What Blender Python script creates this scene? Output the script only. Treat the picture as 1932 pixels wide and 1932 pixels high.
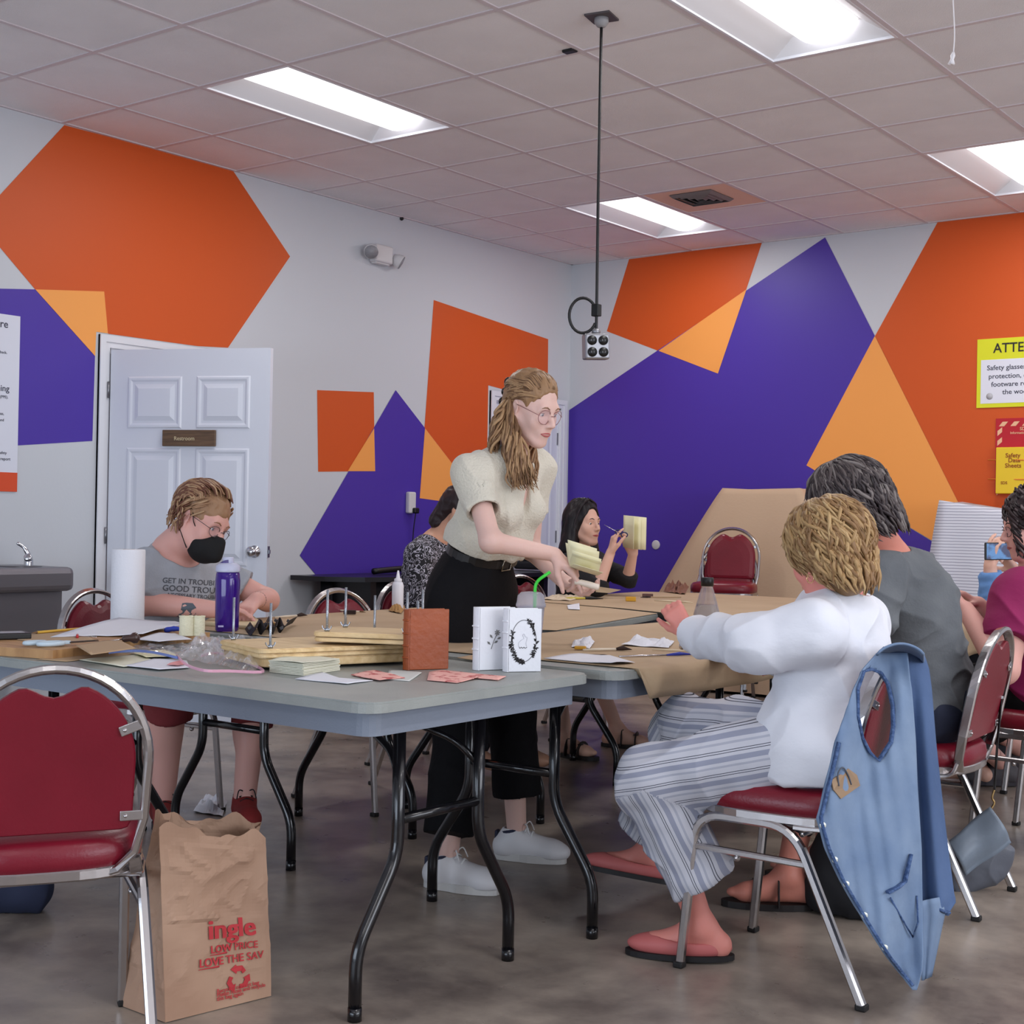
import bpy, bmesh, math, random
import numpy as np
from mathutils import Vector, Matrix

for o in list(bpy.data.objects): bpy.data.objects.remove(o)
SC = bpy.context.scene
COL = SC.collection
random.seed(7)
PI = math.pi

# ------------------------------------------------------------------ camera
CAMZ = 1.13
FPX, YAW, PIT, ROL = 2632.64, .6462, .0065, .018
fw = np.array([-math.sin(YAW)*math.cos(PIT), math.cos(YAW)*math.cos(PIT), math.sin(PIT)])
r0 = np.array([math.cos(YAW), math.sin(YAW), 0.]); u0 = np.cross(r0, fw)
cr = r0*math.cos(ROL)+u0*math.sin(ROL); cu = -r0*math.sin(ROL)+u0*math.cos(ROL)
cd = bpy.data.cameras.new('camera'); cam = bpy.data.objects.new('camera', cd); COL.objects.link(cam)
cd.sensor_width = 36; cd.sensor_height = 36; cd.lens = FPX/1932*36; cd.clip_start = .05; cd.clip_end = 60
cam.matrix_world = Matrix([[cr[0], cu[0], -fw[0], 0], [cr[1], cu[1], -fw[1], 0], [cr[2], cu[2], -fw[2], CAMZ], [0, 0, 0, 1]])
SC.camera = cam
SC.view_settings.view_transform = 'Standard'; SC.view_settings.look = 'None'
SC.view_settings.gamma = 1; SC.view_settings.use_curve_mapping = False
SC.view_settings.exposure = 0.0

# ------------------------------------------------------------------ world + daylight
w = bpy.data.worlds.new('world'); SC.world = w; w.use_nodes = True
bg = w.node_tree.nodes['Background']; bg.inputs[0].default_value = (.62, .72, .9, 1); bg.inputs[1].default_value = 1.0
def area(name, loc, rot, sx, sy, power, color):
    l = bpy.data.lights.new(name, 'AREA'); l.shape = 'RECTANGLE'; l.size = sx; l.size_y = sy; l.energy = power; l.color = color
    o = bpy.data.objects.new(name, l); COL.objects.link(o); o.location = loc; o.rotation_euler = rot; return o
area('window_daylight', (-2.4, -2.9, 1.15), (PI/2, 0, 0), 5.0, 1.4, 125, (.74, .85, 1.0))
area('side_window_daylight', (3.4, 3.0, 1.75), (0, PI/2, 0), 1.6, 5.0, 150, (.90, .93, 1.0))
LAMP, LAMP_W = 2.2, 15.0            # glow of the troffer lenses, watts of each lamp

# ------------------------------------------------------------------ pixel/ray helpers (all return world points)
def ray(x, y): return fw+cr*(x-966)/FPX+cu*(966-y)/FPX
def D(x, y, d): return ray(x, y)*d+np.array([0, 0, CAMZ])
def Zp(x, y, z): v = ray(x, y); return v*((z-CAMZ)/v[2])+np.array([0, 0, CAMZ])
def Xp(x, y, X): v = ray(x, y); return v*(X/v[0])+np.array([0, 0, CAMZ])
def Yp(x, y, Y): v = ray(x, y); return v*(Y/v[1])+np.array([0, 0, CAMZ])
def cv(a, b, c):        # direction from camera basis (right, up, away)
    v = cr*a+cu*b+fw*c; return v/np.linalg.norm(v)

XW, YW, HC = -6.419, 9.2525, 3.2105
XE, YS = 3.5, -3.0
TZ = .74

# ------------------------------------------------------------------ materials
MATS = {}
def lin(c): return tuple((v/255/12.92 if v/255 <= .04045 else ((v/255+.055)/1.055)**2.4) for v in c)
def M(name, c, rough=.5, metal=0, spec=.5, bump=None, var=None, alpha=1, trans=0, ior=1.45, coat=0, emis=None, sheen=0, sss=0):
    if name in MATS: return MATS[name]
    m = bpy.data.materials.new(name); m.use_nodes = True; nt = m.node_tree; b = nt.nodes['Principled BSDF']
    L = lin(c)
    b.inputs['Base Color'].default_value = (*L, 1); b.inputs['Roughness'].default_value = rough; b.inputs['Metallic'].default_value = metal
    b.inputs['Specular IOR Level'].default_value = spec; b.inputs['Alpha'].default_value = alpha; b.inputs['Transmission Weight'].default_value = trans
    b.inputs['IOR'].default_value = ior; b.inputs['Coat Weight'].default_value = coat; b.inputs['Sheen Weight'].default_value = sheen
    if sss: b.inputs['Subsurface Weight'].default_value = sss; b.inputs['Subsurface Radius'].default_value = (1, .35, .2); b.inputs['Subsurface Scale'].default_value = .008
    if emis: b.inputs['Emission Color'].default_value = (*lin(emis[0]), 1); b.inputs['Emission Strength'].default_value = emis[1]
    tc = nt.nodes.new('ShaderNodeTexCoord')
    if var:                                   # var = (colour2, scale, (sx,sy,sz), lo, hi)
        mp = nt.nodes.new('ShaderNodeMapping'); mp.inputs['Scale'].default_value = var[2]
        n = nt.nodes.new('ShaderNodeTexNoise'); n.inputs['Scale'].default_value = var[1]; n.inputs['Detail'].default_value = 6
        r = nt.nodes.new('ShaderNodeValToRGB'); r.color_ramp.elements[0].position = var[3]; r.color_ramp.elements[1].position = var[4]
        r.color_ramp.elements[0].color = (*L, 1); r.color_ramp.elements[1].color = (*lin(var[0]), 1)
        nt.links.new(tc.outputs['Object'], mp.inputs[0]); nt.links.new(mp.outputs[0], n.inputs[0]); nt.links.new(n.outputs['Fac'], r.inputs[0])
        nt.links.new(r.outputs[0], b.inputs['Base Color'])
    if bump:                                  # bump = (scale, strength, (sx,sy,sz))
        mp2 = nt.nodes.new('ShaderNodeMapping'); mp2.inputs['Scale'].default_value = bump[2] if len(bump) > 2 else (1, 1, 1)
        n2 = nt.nodes.new('ShaderNodeTexNoise'); n2.inputs['Scale'].default_value = bump[0]; n2.inputs['Detail'].default_value = 5
        bp = nt.nodes.new('ShaderNodeBump'); bp.inputs['Strength'].default_value = bump[1]; bp.inputs['Distance'].default_value = .01
        nt.links.new(tc.outputs['Object'], mp2.inputs[0]); nt.links.new(mp2.outputs[0], n2.inputs[0]); nt.links.new(n2.outputs['Fac'], bp.inputs['Height'])
        nt.links.new(bp.outputs[0], b.inputs['Normal'])
    MATS[name] = m; return m
def nodes_of(m): return m.node_tree, m.node_tree.nodes['Principled BSDF']

# ------------------------------------------------------------------ object helpers
def link(name, me, mats=None, parent=None, smooth=False):
    o = bpy.data.objects.new(name, me); COL.objects.link(o)
    if mats is not None:
        for m in (mats if isinstance(mats, (list, tuple)) else [mats]): me.materials.append(m)
    if smooth: me.polygons.foreach_set('use_smooth', [True]*len(me.polygons))
    if parent is not None:
        o.parent = parent
        pw = parent
        off = Vector((0, 0, 0))
        # parents are only moved after their parts exist, except figures built in world space (they carry 'wo')
        if 'wo' in ORIG and parent.name in ORIG['wo']:
            me.transform(Matrix.Translation(-Vector(ORIG['wo'][parent.name])))
            ORIG['wo'][o.name] = ORIG['wo'][parent.name]
    return o
ORIG = {'wo': {}}
def empty(name, loc=(0, 0, 0), rz=0, world=False):
    o = bpy.data.objects.new(name, None); COL.objects.link(o); o.location = loc; o.rotation_euler = (0, 0, rz); o.empty_display_size = .1
    if world: ORIG['wo'][o.name] = tuple(loc)
    return o
def tag(o, label, cat, group=None, kind=None):
    o['label'] = label; o['category'] = cat
    if group: o['group'] = group
    if kind: o['kind'] = kind
    return o
def struct(o): o['kind'] = 'structure'; return o

class MB:
    """collects boxes, prisms, tubes and lathes, then becomes ONE mesh object"""
    def __init__(s): s.v = []; s.f = []; s.m = []; s.sm = []
    def add(s, vs, fs, mi=0, sm=False):
        n = len(s.v); s.v += [tuple(map(float, v)) for v in vs]; s.f += [tuple(i+n for i in f) for f in fs]; s.m += [mi]*len(fs); s.sm += [sm]*len(fs); return s
    def box(s, c, d, mi=0, R=None, bev=0):
        hx, hy, hz = d[0]/2, d[1]/2, d[2]/2
        if bev > 0:
            bm = bmesh.new(); bmesh.ops.create_cube(bm, size=1)
            for v in bm.verts: v.co = Vector((v.co.x*d[0], v.co.y*d[1], v.co.z*d[2]))
            bmesh.ops.bevel(bm, geom=bm.edges[:]+bm.verts[:], offset=min(bev, min(d)*.49), segments=3, profile=.5, affect='EDGES')
            bm.verts.index_update()
            vs = [np.array(v.co) for v in bm.verts]; fs = [[v.index for v in f.verts] for f in bm.faces]; bm.free()
        else:
            vs = [np.array((x, y, z)) for x in (-hx, hx) for y in (-hy, hy) for z in (-hz, hz)]
            fs = [(0, 1, 3, 2), (4, 6, 7, 5), (0, 4, 5, 1), (2, 3, 7, 6), (0, 2, 6, 4), (1, 5, 7, 3)]
        if R is not None: vs = [R@v for v in vs]
        return s.add([v+np.array(c) for v in vs], fs, mi, False)
    def prism(s, pts, z0, z1, mi=0, R=None, c=(0, 0, 0), sm=False):
        n = len(pts); c = np.array(c)
        vs = [np.array((x, y, z)) for z in (z0, z1) for x, y in pts]
        if R is not None: vs = [R@v for v in vs]
        vs = [v+c for v in vs]
        fs = [tuple(range(n-1, -1, -1)), tuple(range(n, 2*n))]+[(i, (i+1) % n, n+(i+1) % n, n+i) for i in range(n)]
        return s.add(vs, fs, mi, sm)
    def tube(s, pts, r, seg=10, mi=0, closed=False, rect=None, up=None, cap=True):
        """r: radius or list; rect=(w,h) gives a flat rounded profile"""
        P = [np.array(p, float) for p in pts]; n = len(P)
        T = []
        for i in range(n):
            a = P[(i-1) % n] if (closed or i > 0) else P[i]; b = P[(i+1) % n] if (closed or i < n-1) else P[i]
            t = b-a; T.append(t/(np.linalg.norm(t)+1e-12))
        ref = np.array(up, float) if up is not None else np.array([0, 0, 1.])
        if up is None and abs(T[0]@ref) > .9: ref = np.array([1., 0, 0])
        N = ref-(ref@T[0])*T[0]; N /= np.linalg.norm(N); vs = []
        if rect:
            w, h = rect[0]/2, rect[1]/2; c = min(w, h)*.45
            prof = [(w, h-c), (w-c, h), (-w+c, h), (-w, h-c), (-w, -h+c), (-w+c, -h), (w-c, -h), (w, -h+c)]; seg = 8
        else: prof = [(math.cos(2*PI*k/seg), math.sin(2*PI*k/seg)) for k in range(seg)]
        for i in range(n):
            if up is not None: N = ref-(ref@T[i])*T[i]
            else: N = N-(N@T[i])*T[i]
            N /= (np.linalg.norm(N)+1e-12); B = np.cross(T[i], N)
            rr = 1 if rect else (r[i] if isinstance(r, (list, tuple, np.ndarray)) else r)
            for a, b in prof: vs.append(P[i]+(N*a+B*b)*rr)
        fs = []
        m = n if closed else n-1
        for i in range(m):
            for k in range(seg):
                a = i*seg+k; b = i*seg+(k+1) % seg; j = ((i+1) % n)*seg
                fs.append((a, b, j+(k+1) % seg, j+k))
        if cap and not closed: fs.append(tuple(range(seg-1, -1, -1))); fs.append(tuple(range((n-1)*seg, n*seg)))
        return s.add(vs, fs, mi, not rect)
    def lathe(s, prof, c=(0, 0, 0), seg=24, mi=0, R=None, sm=True):
        vs = []; n = len(prof)
        for r, z in prof:
            for k in range(seg):
                v = np.array((r*math.cos(2*PI*k/seg), r*math.sin(2*PI*k/seg), z))
                if R is not None: v = R@v
                vs.append(v+np.array(c))
        fs = [(i*seg+k, i*seg+(k+1) % seg, (i+1)*seg+(k+1) % seg, (i+1)*seg+k) for i in range(n-1) for k in range(seg)]
        if prof[0][0] > 1e-6: fs.append(tuple(range(seg-1, -1, -1)))
        if prof[-1][0] > 1e-6: fs.append(tuple(range((n-1)*seg, n*seg)))
        return s.add(vs, fs, mi, sm)
    def ball(s, c, r, seg=14, mi=0, R=None, sc=(1, 1, 1)):
        n = 9; vs = []
        for i in range(n+1):
            a = -PI/2+PI*i/n
            for k in range(seg):
                v = np.array((sc[0]*r*math.cos(a)*math.cos(2*PI*k/seg), sc[1]*r*math.cos(a)*math.sin(2*PI*k/seg), sc[2]*r*math.sin(a)))
                if R is not None: v = R@v
                vs.append(v+np.array(c))
        return s.add(vs, [(i*seg+k, i*seg+(k+1) % seg, (i+1)*seg+(k+1) % seg, (i+1)*seg+k) for i in range(n) for k in range(seg)], mi, True)
    def grid(s, fn, nu, nv, mi=0, sm=True, keep=None):
        vs = [fn(i/nu, j/nv) for i in range(nu+1) for j in range(nv+1)]; fs = []
        for i in range(nu):
            for j in range(nv):
                if keep is None or keep((i+.5)/nu, (j+.5)/nv):
                    a = i*(nv+1)+j; fs.append((a, a+nv+1, a+nv+2, a+1))
        return s.add(vs, fs, mi, sm)
    def build(s, name, mats, parent=None, solid=0, sub=0):
        me = bpy.data.meshes.new(name); me.from_pydata(s.v, [], s.f); me.update()
        o = link(name, me, mats, parent)
        me.polygons.foreach_set('material_index', s.m); me.polygons.foreach_set('use_smooth', s.sm)
        if not solid:
            bm = bmesh.new(); bm.from_mesh(me); bmesh.ops.recalc_face_normals(bm, faces=bm.faces); bm.to_mesh(me); bm.free()
        else:
            md = o.modifiers.new('thickness', 'SOLIDIFY'); md.thickness = solid; md.offset = 0
        if sub: md = o.modifiers.new('smooth', 'SUBSURF'); md.levels = sub; md.render_levels = sub
        return o
def rotz(a): c, s = math.cos(a), math.sin(a); return np.array([[c, -s, 0], [s, c, 0], [0, 0, 1.]])
def rotx(a): c, s = math.cos(a), math.sin(a); return np.array([[1., 0, 0], [0, c, -s], [0, s, c]])
def roty(a): c, s = math.cos(a), math.sin(a); return np.array([[c, 0, s], [0, 1., 0], [-s, 0, c]])
def nrm(v): v = np.array(v, float); return v/np.linalg.norm(v)
def frame(x, z):          # columns x, y, z from an x axis and a z hint
    x = nrm(x); z = np.array(z, float); z = nrm(z-(z@x)*x); return np.array([x, np.cross(z, x), z]).T
def smooth_path(pts, n=6):
    P = [np.array(p, float) for p in pts]; out = []
    for i in range(len(P)-1):
        p0 = P[max(i-1, 0)]; p1 = P[i]; p2 = P[i+1]; p3 = P[min(i+2, len(P)-1)]
        for k in range(n):
            t = k/n; out.append(.5*((2*p1)+(-p0+p2)*t+(2*p0-5*p1+4*p2-p3)*t*t+(-p0+3*p1-3*p2+p3)*t**3))
    out.append(P[-1]); return out
def round_path(pts, r=.03, n=5):      # polyline with filleted corners
    P = [np.array(p, float) for p in pts]; out = [P[0]]
    for i in range(1, len(P)-1):
        a = nrm(P[i-1]-P[i]); b = nrm(P[i+1]-P[i]); q = min(r, np.linalg.norm(P[i-1]-P[i])*.45, np.linalg.norm(P[i+1]-P[i])*.45)
        A = P[i]+a*q; B = P[i]+b*q
        for k in range(n+1):
            t = k/n; out.append((1-t)**2*A+2*t*(1-t)*P[i]+t*t*B)
    out.append(P[-1]); return out
def text(name, body, size, mat, parent, origin, xdir, updir, thick=.0006, align='LEFT', squash=1, fn=None):
    cu_ = bpy.data.curves.new('txt', 'FONT'); cu_.body = body; cu_.size = size; cu_.align_x = align; cu_.extrude = thick/2; cu_.offset = size*.012
    cu_.resolution_u = 3
    t = bpy.data.objects.new('txt', cu_); COL.objects.link(t); bpy.context.view_layer.update()
    me = bpy.data.meshes.new_from_object(t.evaluated_get(bpy.context.evaluated_depsgraph_get())); bpy.data.objects.remove(t)
    x = nrm(xdir); u = nrm(updir); n = np.cross(x, u); o = np.array(origin, float)
    for v in me.vertices:
        if fn is not None: v.co = Vector(fn(v.co.x*squash, v.co.y, v.co.z))
        else: v.co = Vector(o+x*v.co.x*squash+u*v.co.y+n*v.co.z)
    me.name = name; me.materials.clear()
    return link(name, me, mat, parent)
def copy_tree(o, parent=None):
    c = o.copy(); COL.objects.link(c)
    if parent is not None: c.parent = parent
    for ch in list(o.children): copy_tree(ch, c)
    return c

# ------------------------------------------------------------------ implicit surfaces for bodies, clothes and hair
class SDF:
    def __init__(s, h=.005): s.p = []; s.h = h
    def cap(s, a, b, ra, rb=None, k=.02, flat=None, ca=False, cb=False, op='u'):
        s.p.append(('c', np.array(a, float), np.array(b, float), ra, ra if rb is None else rb, k, flat, ca, cb, op)); return s
    def ell(s, c, r, R=None, k=.02, op='u'):
        s.p.append(('e', np.array(c, float), np.array(r, float), np.eye(3) if R is None else R, k, op)); return s
    def plane(s, pt, n, op='cut'): s.p.append(('p', np.array(pt, float), nrm(n), op)); return s     # removes the side n points to
    def bounds(s):
        lo = np.full(3, 1e9); hi = -lo
        for q in s.p:
            if q[0] == 'p' or q[-1] == 's': continue
            if q[0] == 'c': r = max(q[3], q[4])+q[5]*.3; a = np.minimum(q[1], q[2])-r; b = np.maximum(q[1], q[2])+r
            else: r = np.abs(q[3])@q[2]+q[4]*.3; a = q[1]-r; b = q[1]+r
            lo = np.minimum(lo, a); hi = np.maximum(hi, b)
        return lo-3*s.h, hi+3*s.h
    def field(s):
        lo, hi = s.bounds(); h = s.h; n = np.ceil((hi-lo)/h).astype(int)+1
        F = np.full(n, 1., np.float32); ax = [lo[i]+h*np.arange(n[i]) for i in range(3)]
        for q in s.p:
            if q[0] == 'p':
                g = (ax[0][:, None, None]-q[1][0])*q[2][0]+(ax[1][None, :, None]-q[1][1])*q[2][1]+(ax[2][None, None, :]-q[1][2])*q[2][2]
                F = np.maximum(F, g.astype(np.float32)); continue
            if q[0] == 'c': r = max(q[3], q[4]); k = q[5]; a = np.minimum(q[1], q[2])-r; b = np.maximum(q[1], q[2])+r
            else: r = np.abs(q[3])@q[2]; k = q[4]; a = q[1]-r; b = q[1]+r
            mg = k+2.5*h
            i0 = np.maximum(0, np.floor((a-mg-lo)/h).astype(int)); i1 = np.minimum(n, np.ceil((b+mg-lo)/h).astype(int)+1)
            if np.any(i1 <= i0): continue
            sl = tuple(slice(i0[j], i1[j]) for j in range(3))
            X = (ax[0][sl[0]][:, None, None]).astype(np.float32); Y = (ax[1][sl[1]][None, :, None]).astype(np.float32); Zz = (ax[2][sl[2]][None, None, :]).astype(np.float32)
            if q[0] == 'c':
                A, B = q[1], q[2]; d = B-A; L2 = max(d@d, 1e-9)
                px, py, pz = X-A[0], Y-A[1], Zz-A[2]
                t0 = (px*d[0]+py*d[1]+pz*d[2])/L2; t = np.clip(t0, 0, 1)
                px, py, pz = px-t*d[0], py-t*d[1], pz-t*d[2]
                if q[6] is not None:
                    nn, f = q[6]; g = (px*nn[0]+py*nn[1]+pz*nn[2])*(1/f-1); px, py, pz = px+g*nn[0], py+g*nn[1], pz+g*nn[2]
                dd = np.sqrt(px*px+py*py+pz*pz)-(q[3]+(q[4]-q[3])*t)
                if q[6] is not None: dd = dd*(.5+.5*q[6][1])
                L = math.sqrt(L2)
                if q[7]: dd = np.maximum(dd, -t0*L)
                if q[8]: dd = np.maximum(dd, (t0-1)*L)
            else:
                R = q[3]; px, py, pz = X-q[1][0], Y-q[1][1], Zz-q[1][2]
                a1 = (px*R[0, 0]+py*R[1, 0]+pz*R[2, 0]); a2 = (px*R[0, 1]+py*R[1, 1]+pz*R[2, 1]); a3 = (px*R[0, 2]+py*R[1, 2]+pz*R[2, 2])
                e = q[2]; k0 = np.sqrt((a1/e[0])**2+(a2/e[1])**2+(a3/e[2])**2)+1e-6
                k1 = np.sqrt((a1/e[0]**2)**2+(a2/e[1]**2)**2+(a3/e[2]**2)**2)+1e-6
                dd = np.where(k0 < .3, (k0-1)*min(e), k0*(k0-1)/k1)
            f = F[sl]
            if q[-1] == 'u':
                hh = np.maximum(k-np.abs(f-dd), 0)/k; F[sl] = np.minimum(f, dd)-hh*hh*k*.25
            else:
                dd = -dd; hh = np.maximum(k-np.abs(f-dd), 0)/k; F[sl] = np.maximum(f, dd)+hh*hh*k*.25
        return F, lo
    def mesh(s, name, mats, parent=None, disp=None, post=None, relax=1):
        F, lo = s.field(); h = s.h
        S = F < 0
        c = [S[i:S.shape[0]-1+i, j:S.shape[1]-1+j, k:S.shape[2]-1+k] for i in (0, 1) for j in (0, 1) for k in (0, 1)]
        cnt = sum(x.astype(np.int8) for x in c); act = (cnt > 0) & (cnt < 8)
        I, J, K = np.nonzero(act); nv = len(I)
        if nv == 0: raise Exception('empty '+name)
        idx = np.full(act.shape, -1, np.int32); idx[I, J, K] = np.arange(nv)
        cor = [(i, j, k) for i in (0, 1) for j in (0, 1) for k in (0, 1)]
        val = [F[I+a, J+b, K+cc] for a, b, cc in cor]
        P = np.zeros((nv, 3)); C = np.zeros(nv)
        for e in range(8):
            for g in range(e+1, 8):
                a, b = np.array(cor[e]), np.array(cor[g])
                if np.abs(a-b).sum() != 1: continue
                m = (val[e] < 0) != (val[g] < 0)
                t = np.where(m, val[e]/(val[e]-val[g]+1e-12), 0)
                P += m[:, None]*(a+t[:, None]*(b-a)); C += m
        P = P/np.maximum(C, 1)[:, None]+np.stack([I, J, K], 1)
        Q = []
        for axi in range(3):
            sh = [slice(None)]*3; sl0 = sh[:]; sl1 = sh[:]; sl0[axi] = slice(0, -1); sl1[axi] = slice(1, None)
            A = S[tuple(sl0)]; B = S[tuple(sl1)]; m = A != B
            o1, o2 = [x for x in range(3) if x != axi]
            E = np.stack(np.nonzero(m), 1)
            ok = (E[:, o1] > 0) & (E[:, o2] > 0) & (E[:, o1] < act.shape[o1]) & (E[:, o2] < act.shape[o2]); E = E[ok]
            flip = A[E[:, 0], E[:, 1], E[:, 2]]
            def gi(d1, d2):
                G = E.copy(); G[:, o1] -= d1; G[:, o2] -= d2; return idx[G[:, 0], G[:, 1], G[:, 2]]
            q = np.stack([gi(1, 1), gi(0, 1), gi(0, 0), gi(1, 0)], 1)
            if axi == 1: flip = ~flip
            q[~flip] = q[~flip][:, ::-1]; Q.append(q)
        Q = np.concatenate(Q); V = P*h+lo
        for _ in range(relax):
            acc = np.zeros_like(V); n_ = np.zeros(nv)
            for i in range(4):
                j = (i+1) % 4
                np.add.at(acc, Q[:, i], V[Q[:, j]]); np.add.at(n_, Q[:, i], 1); np.add.at(acc, Q[:, j], V[Q[:, i]]); np.add.at(n_, Q[:, j], 1)
            V = V*.5+.5*acc/np.maximum(n_, 1)[:, None]
        if disp is not None:
            fn_ = np.cross(V[Q[:, 2]]-V[Q[:, 0]], V[Q[:, 3]]-V[Q[:, 1]]); N = np.zeros_like(V)
            for i in range(4): np.add.at(N, Q[:, i], fn_)
            N /= (np.linalg.norm(N, axis=1)[:, None]+1e-12); V = V+N*disp(V)[:, None]
        me = bpy.data.meshes.new(name); me.vertices.add(nv); me.vertices.foreach_set('co', V.astype(np.float32).ravel())
        nf = len(Q); me.loops.add(nf*4); me.polygons.add(nf)
        me.polygons.foreach_set('loop_start', np.arange(0, nf*4, 4, dtype=np.int32)); me.polygons.foreach_set('loop_total', np.full(nf, 4, np.int32))
        me.loops.foreach_set('vertex_index', Q.ravel().astype(np.int32)); me.update(calc_edges=True); me.validate()
        o = link(name, me, mats, parent, smooth=True)
        if post is not None:
            ctr = (V[Q[:, 0]]+V[Q[:, 2]])/2; me.polygons.foreach_set('material_index', post(ctr).astype(np.int32))
        return o
def wn(V, sc, seed=0):        # cheap smooth noise from warped sines
    x, y, z = V[:, 0]*sc, V[:, 1]*sc, V[:, 2]*sc
    a = np.sin(x*1.7+2.1*np.sin(y*1.1+seed)+seed)+np.sin(y*1.9+1.7*np.sin(z*1.3+seed*2)+seed*1.3)+np.sin(z*1.6+2.3*np.sin(x*.9+seed*.7)+seed*2.1)
    return a/3
def folds(amp=.004, sc=18, seed=1, sq=(1, 1, 1)):
    def f(V):
        W = V*np.array(sq); a = wn(W, sc, seed); return amp*((1-np.abs(a))**3*1.6-.6)+amp*.5*wn(W, sc*2.3, seed+4)
    return f
# ================================================================== THE SETTING
wall_m = M('wall_paint', (206, 210, 216), .55, bump=(60, .04))
orange_m = M('orange_paint', (214, 88, 26), .5); purple_m = M('purple_paint', (76, 52, 165), .45); amber_m = M('amber_paint', (252, 168, 84), .5)
trim_m = M('white_trim', (228, 230, 236), .35)
WM = [wall_m, orange_m, purple_m, amber_m]
tile_m = M('ceiling_tile', (242, 239, 241), .9, spec=.15, bump=(180, .25), var=((234, 231, 233), 3, (1, 1, 1), .3, .7))
stain_m = M('ceiling_tile_warm', (240, 200, 180), .9, spec=.15, bump=(180, .25))
tbar_m = M('ceiling_grid_metal', (214, 204, 208), .6)
floor_m = M('polished_concrete', (128, 117, 108), .3, spec=.45)
nt, b = nodes_of(floor_m)
tc = nt.nodes.new('ShaderNodeTexCoord'); n1 = nt.nodes.new('ShaderNodeTexNoise'); n1.inputs['Scale'].default_value = 1.6; n1.inputs['Detail'].default_value = 9; n1.inputs['Roughness'].default_value = .62
n1.inputs['Distortion'].default_value = .15
r1 = nt.nodes.new('ShaderNodeValToRGB'); e = r1.color_ramp.elements; e[0].position = .36; e[0].color = (*lin((98, 88, 84)), 1); e[1].position = .64; e[1].color = (*lin((178, 165, 152)), 1)
n2 = nt.nodes.new('ShaderNodeTexNoise'); n2.inputs['Scale'].default_value = 9; n2.inputs['Detail'].default_value = 4
r2 = nt.nodes.new('ShaderNodeValToRGB'); r2.color_ramp.elements[0].color = (.88, .87, .86, 1); r2.color_ramp.elements[1].color = (1.05, 1.03, 1.0, 1); r2.color_ramp.elements[0].position = .35; r2.color_ramp.elements[1].position = .65
mx = nt.nodes.new('ShaderNodeMix'); mx.data_type = 'RGBA'; mx.blend_type = 'MULTIPLY'; mx.inputs[0].default_value = .6
rr = nt.nodes.new('ShaderNodeMapRange'); rr.inputs[3].default_value = .2; rr.inputs[4].default_value = .42
nt.links.new(tc.outputs['Object'], n1.inputs[0]); nt.links.new(tc.outputs['Object'], n2.inputs[0]); nt.links.new(n1.outputs['Fac'], r1.inputs[0]); nt.links.new(n2.outputs['Fac'], r2.inputs[0])
nt.links.new(r1.outputs[0], mx.inputs[6]); nt.links.new(r2.outputs[0], mx.inputs[7]); nt.links.new(mx.outputs[2], b.inputs['Base Color']); nt.links.new(n2.outputs['Fac'], rr.inputs[0]); nt.links.new(rr.outputs[0], b.inputs['Roughness'])

struct(MB().box((( XW+XE)/2, (YS+YW)/2, -.05), (XE-XW+.4, YW-YS+.4, .1)).build('floor', floor_m))

D1 = (4.79, 5.72, 2.045)          # first doorway on the left wall: y from, y to, top
D2 = (8.275, 9.13, 2.035)
m = MB(); T = .12
def lw(y0, y1, z0, z1): m.box((XW-T/2, (y0+y1)/2, (z0+z1)/2), (T, y1-y0, z1-z0))
lw(YS, D1[0], 0, HC); lw(D1[1], D2[0], 0, HC); lw(D2[1], YW+T, 0, HC); lw(D1[0], D1[1], D1[2], HC); lw(D2[0], D2[1], D2[2], HC)
def mural(m, pts, mi, fn, off, nrmv):
    P = [fn(*p)+np.array(nrmv)*off for p in pts]; m.add(P, [tuple(range(len(P)))], mi)
L = lambda x, y: Xp(x, y, XW); B = lambda x, y: Yp(x, y, YW)
def topL(x0, y0):  # slide a point on the left wall up to the ceiling line
    p = L(x0, y0); return p
for pts, mi, off in [([(121, 236), (438, 320), (547, 484), (430, 656), (372, 653), (205, 630), (66, 546), (-44, 415)], 1, .0015),
                     ([(-160, 541), (66, 546), (179, 672), (174, 832), (-160, 852)], 2, .0015),
                     ([(66, 546), (196, 550), (203, 629), (181, 626), (179, 672)], 3, .003),
                     ([(598, 736), (705, 740), (707, 889), (600, 890)], 1, .0015),
                     ([(746, 736), (565, 1048), (600, 1090), (640, 1140), (917, 1140), (917, 958)], 2, .003),
                     ([(818, 566), (1034, 640), (1033, 757), (921, 727), (917, 957), (791, 940)], 1, .0015),
                     ([(705, 808), (707, 889), (655, 889)], 3, .0045), ([(801, 808), (916, 957), (791, 940)], 3, .0045)]:
    mural(m, pts, mi, L, off, (1, 0, 0))
struct(m.build('wall_left', WM))
m = MB().box(((XW+XE)/2, YW+T/2, HC/2), (XE-XW, T, HC))
for pts, mi, off in [([(1187, 489), (1438, 457), (1355, 705), (1145, 625)], 1, .0015),
                     ([(1557, 448), (1651, 634), (1522, 878), (1900, 1107), (1900, 1240), (1069, 1240), (1071, 776)], 2, .003),
                     ([(1409, 546), (1355, 705), (1243, 662)], 3, .0045),
                     ([(1771, 416), (1651, 634), (1881, 1093), (2100, 1220), (2180, 1100), (2180, 368)], 1, .0015),
                     ([(1651, 634), (1522, 878), (1881, 1093)], 3, .0045)]:
    mural(m, pts, mi, B, off, (0, -1, 0))
struct(m.build('wall_back', WM))
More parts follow.
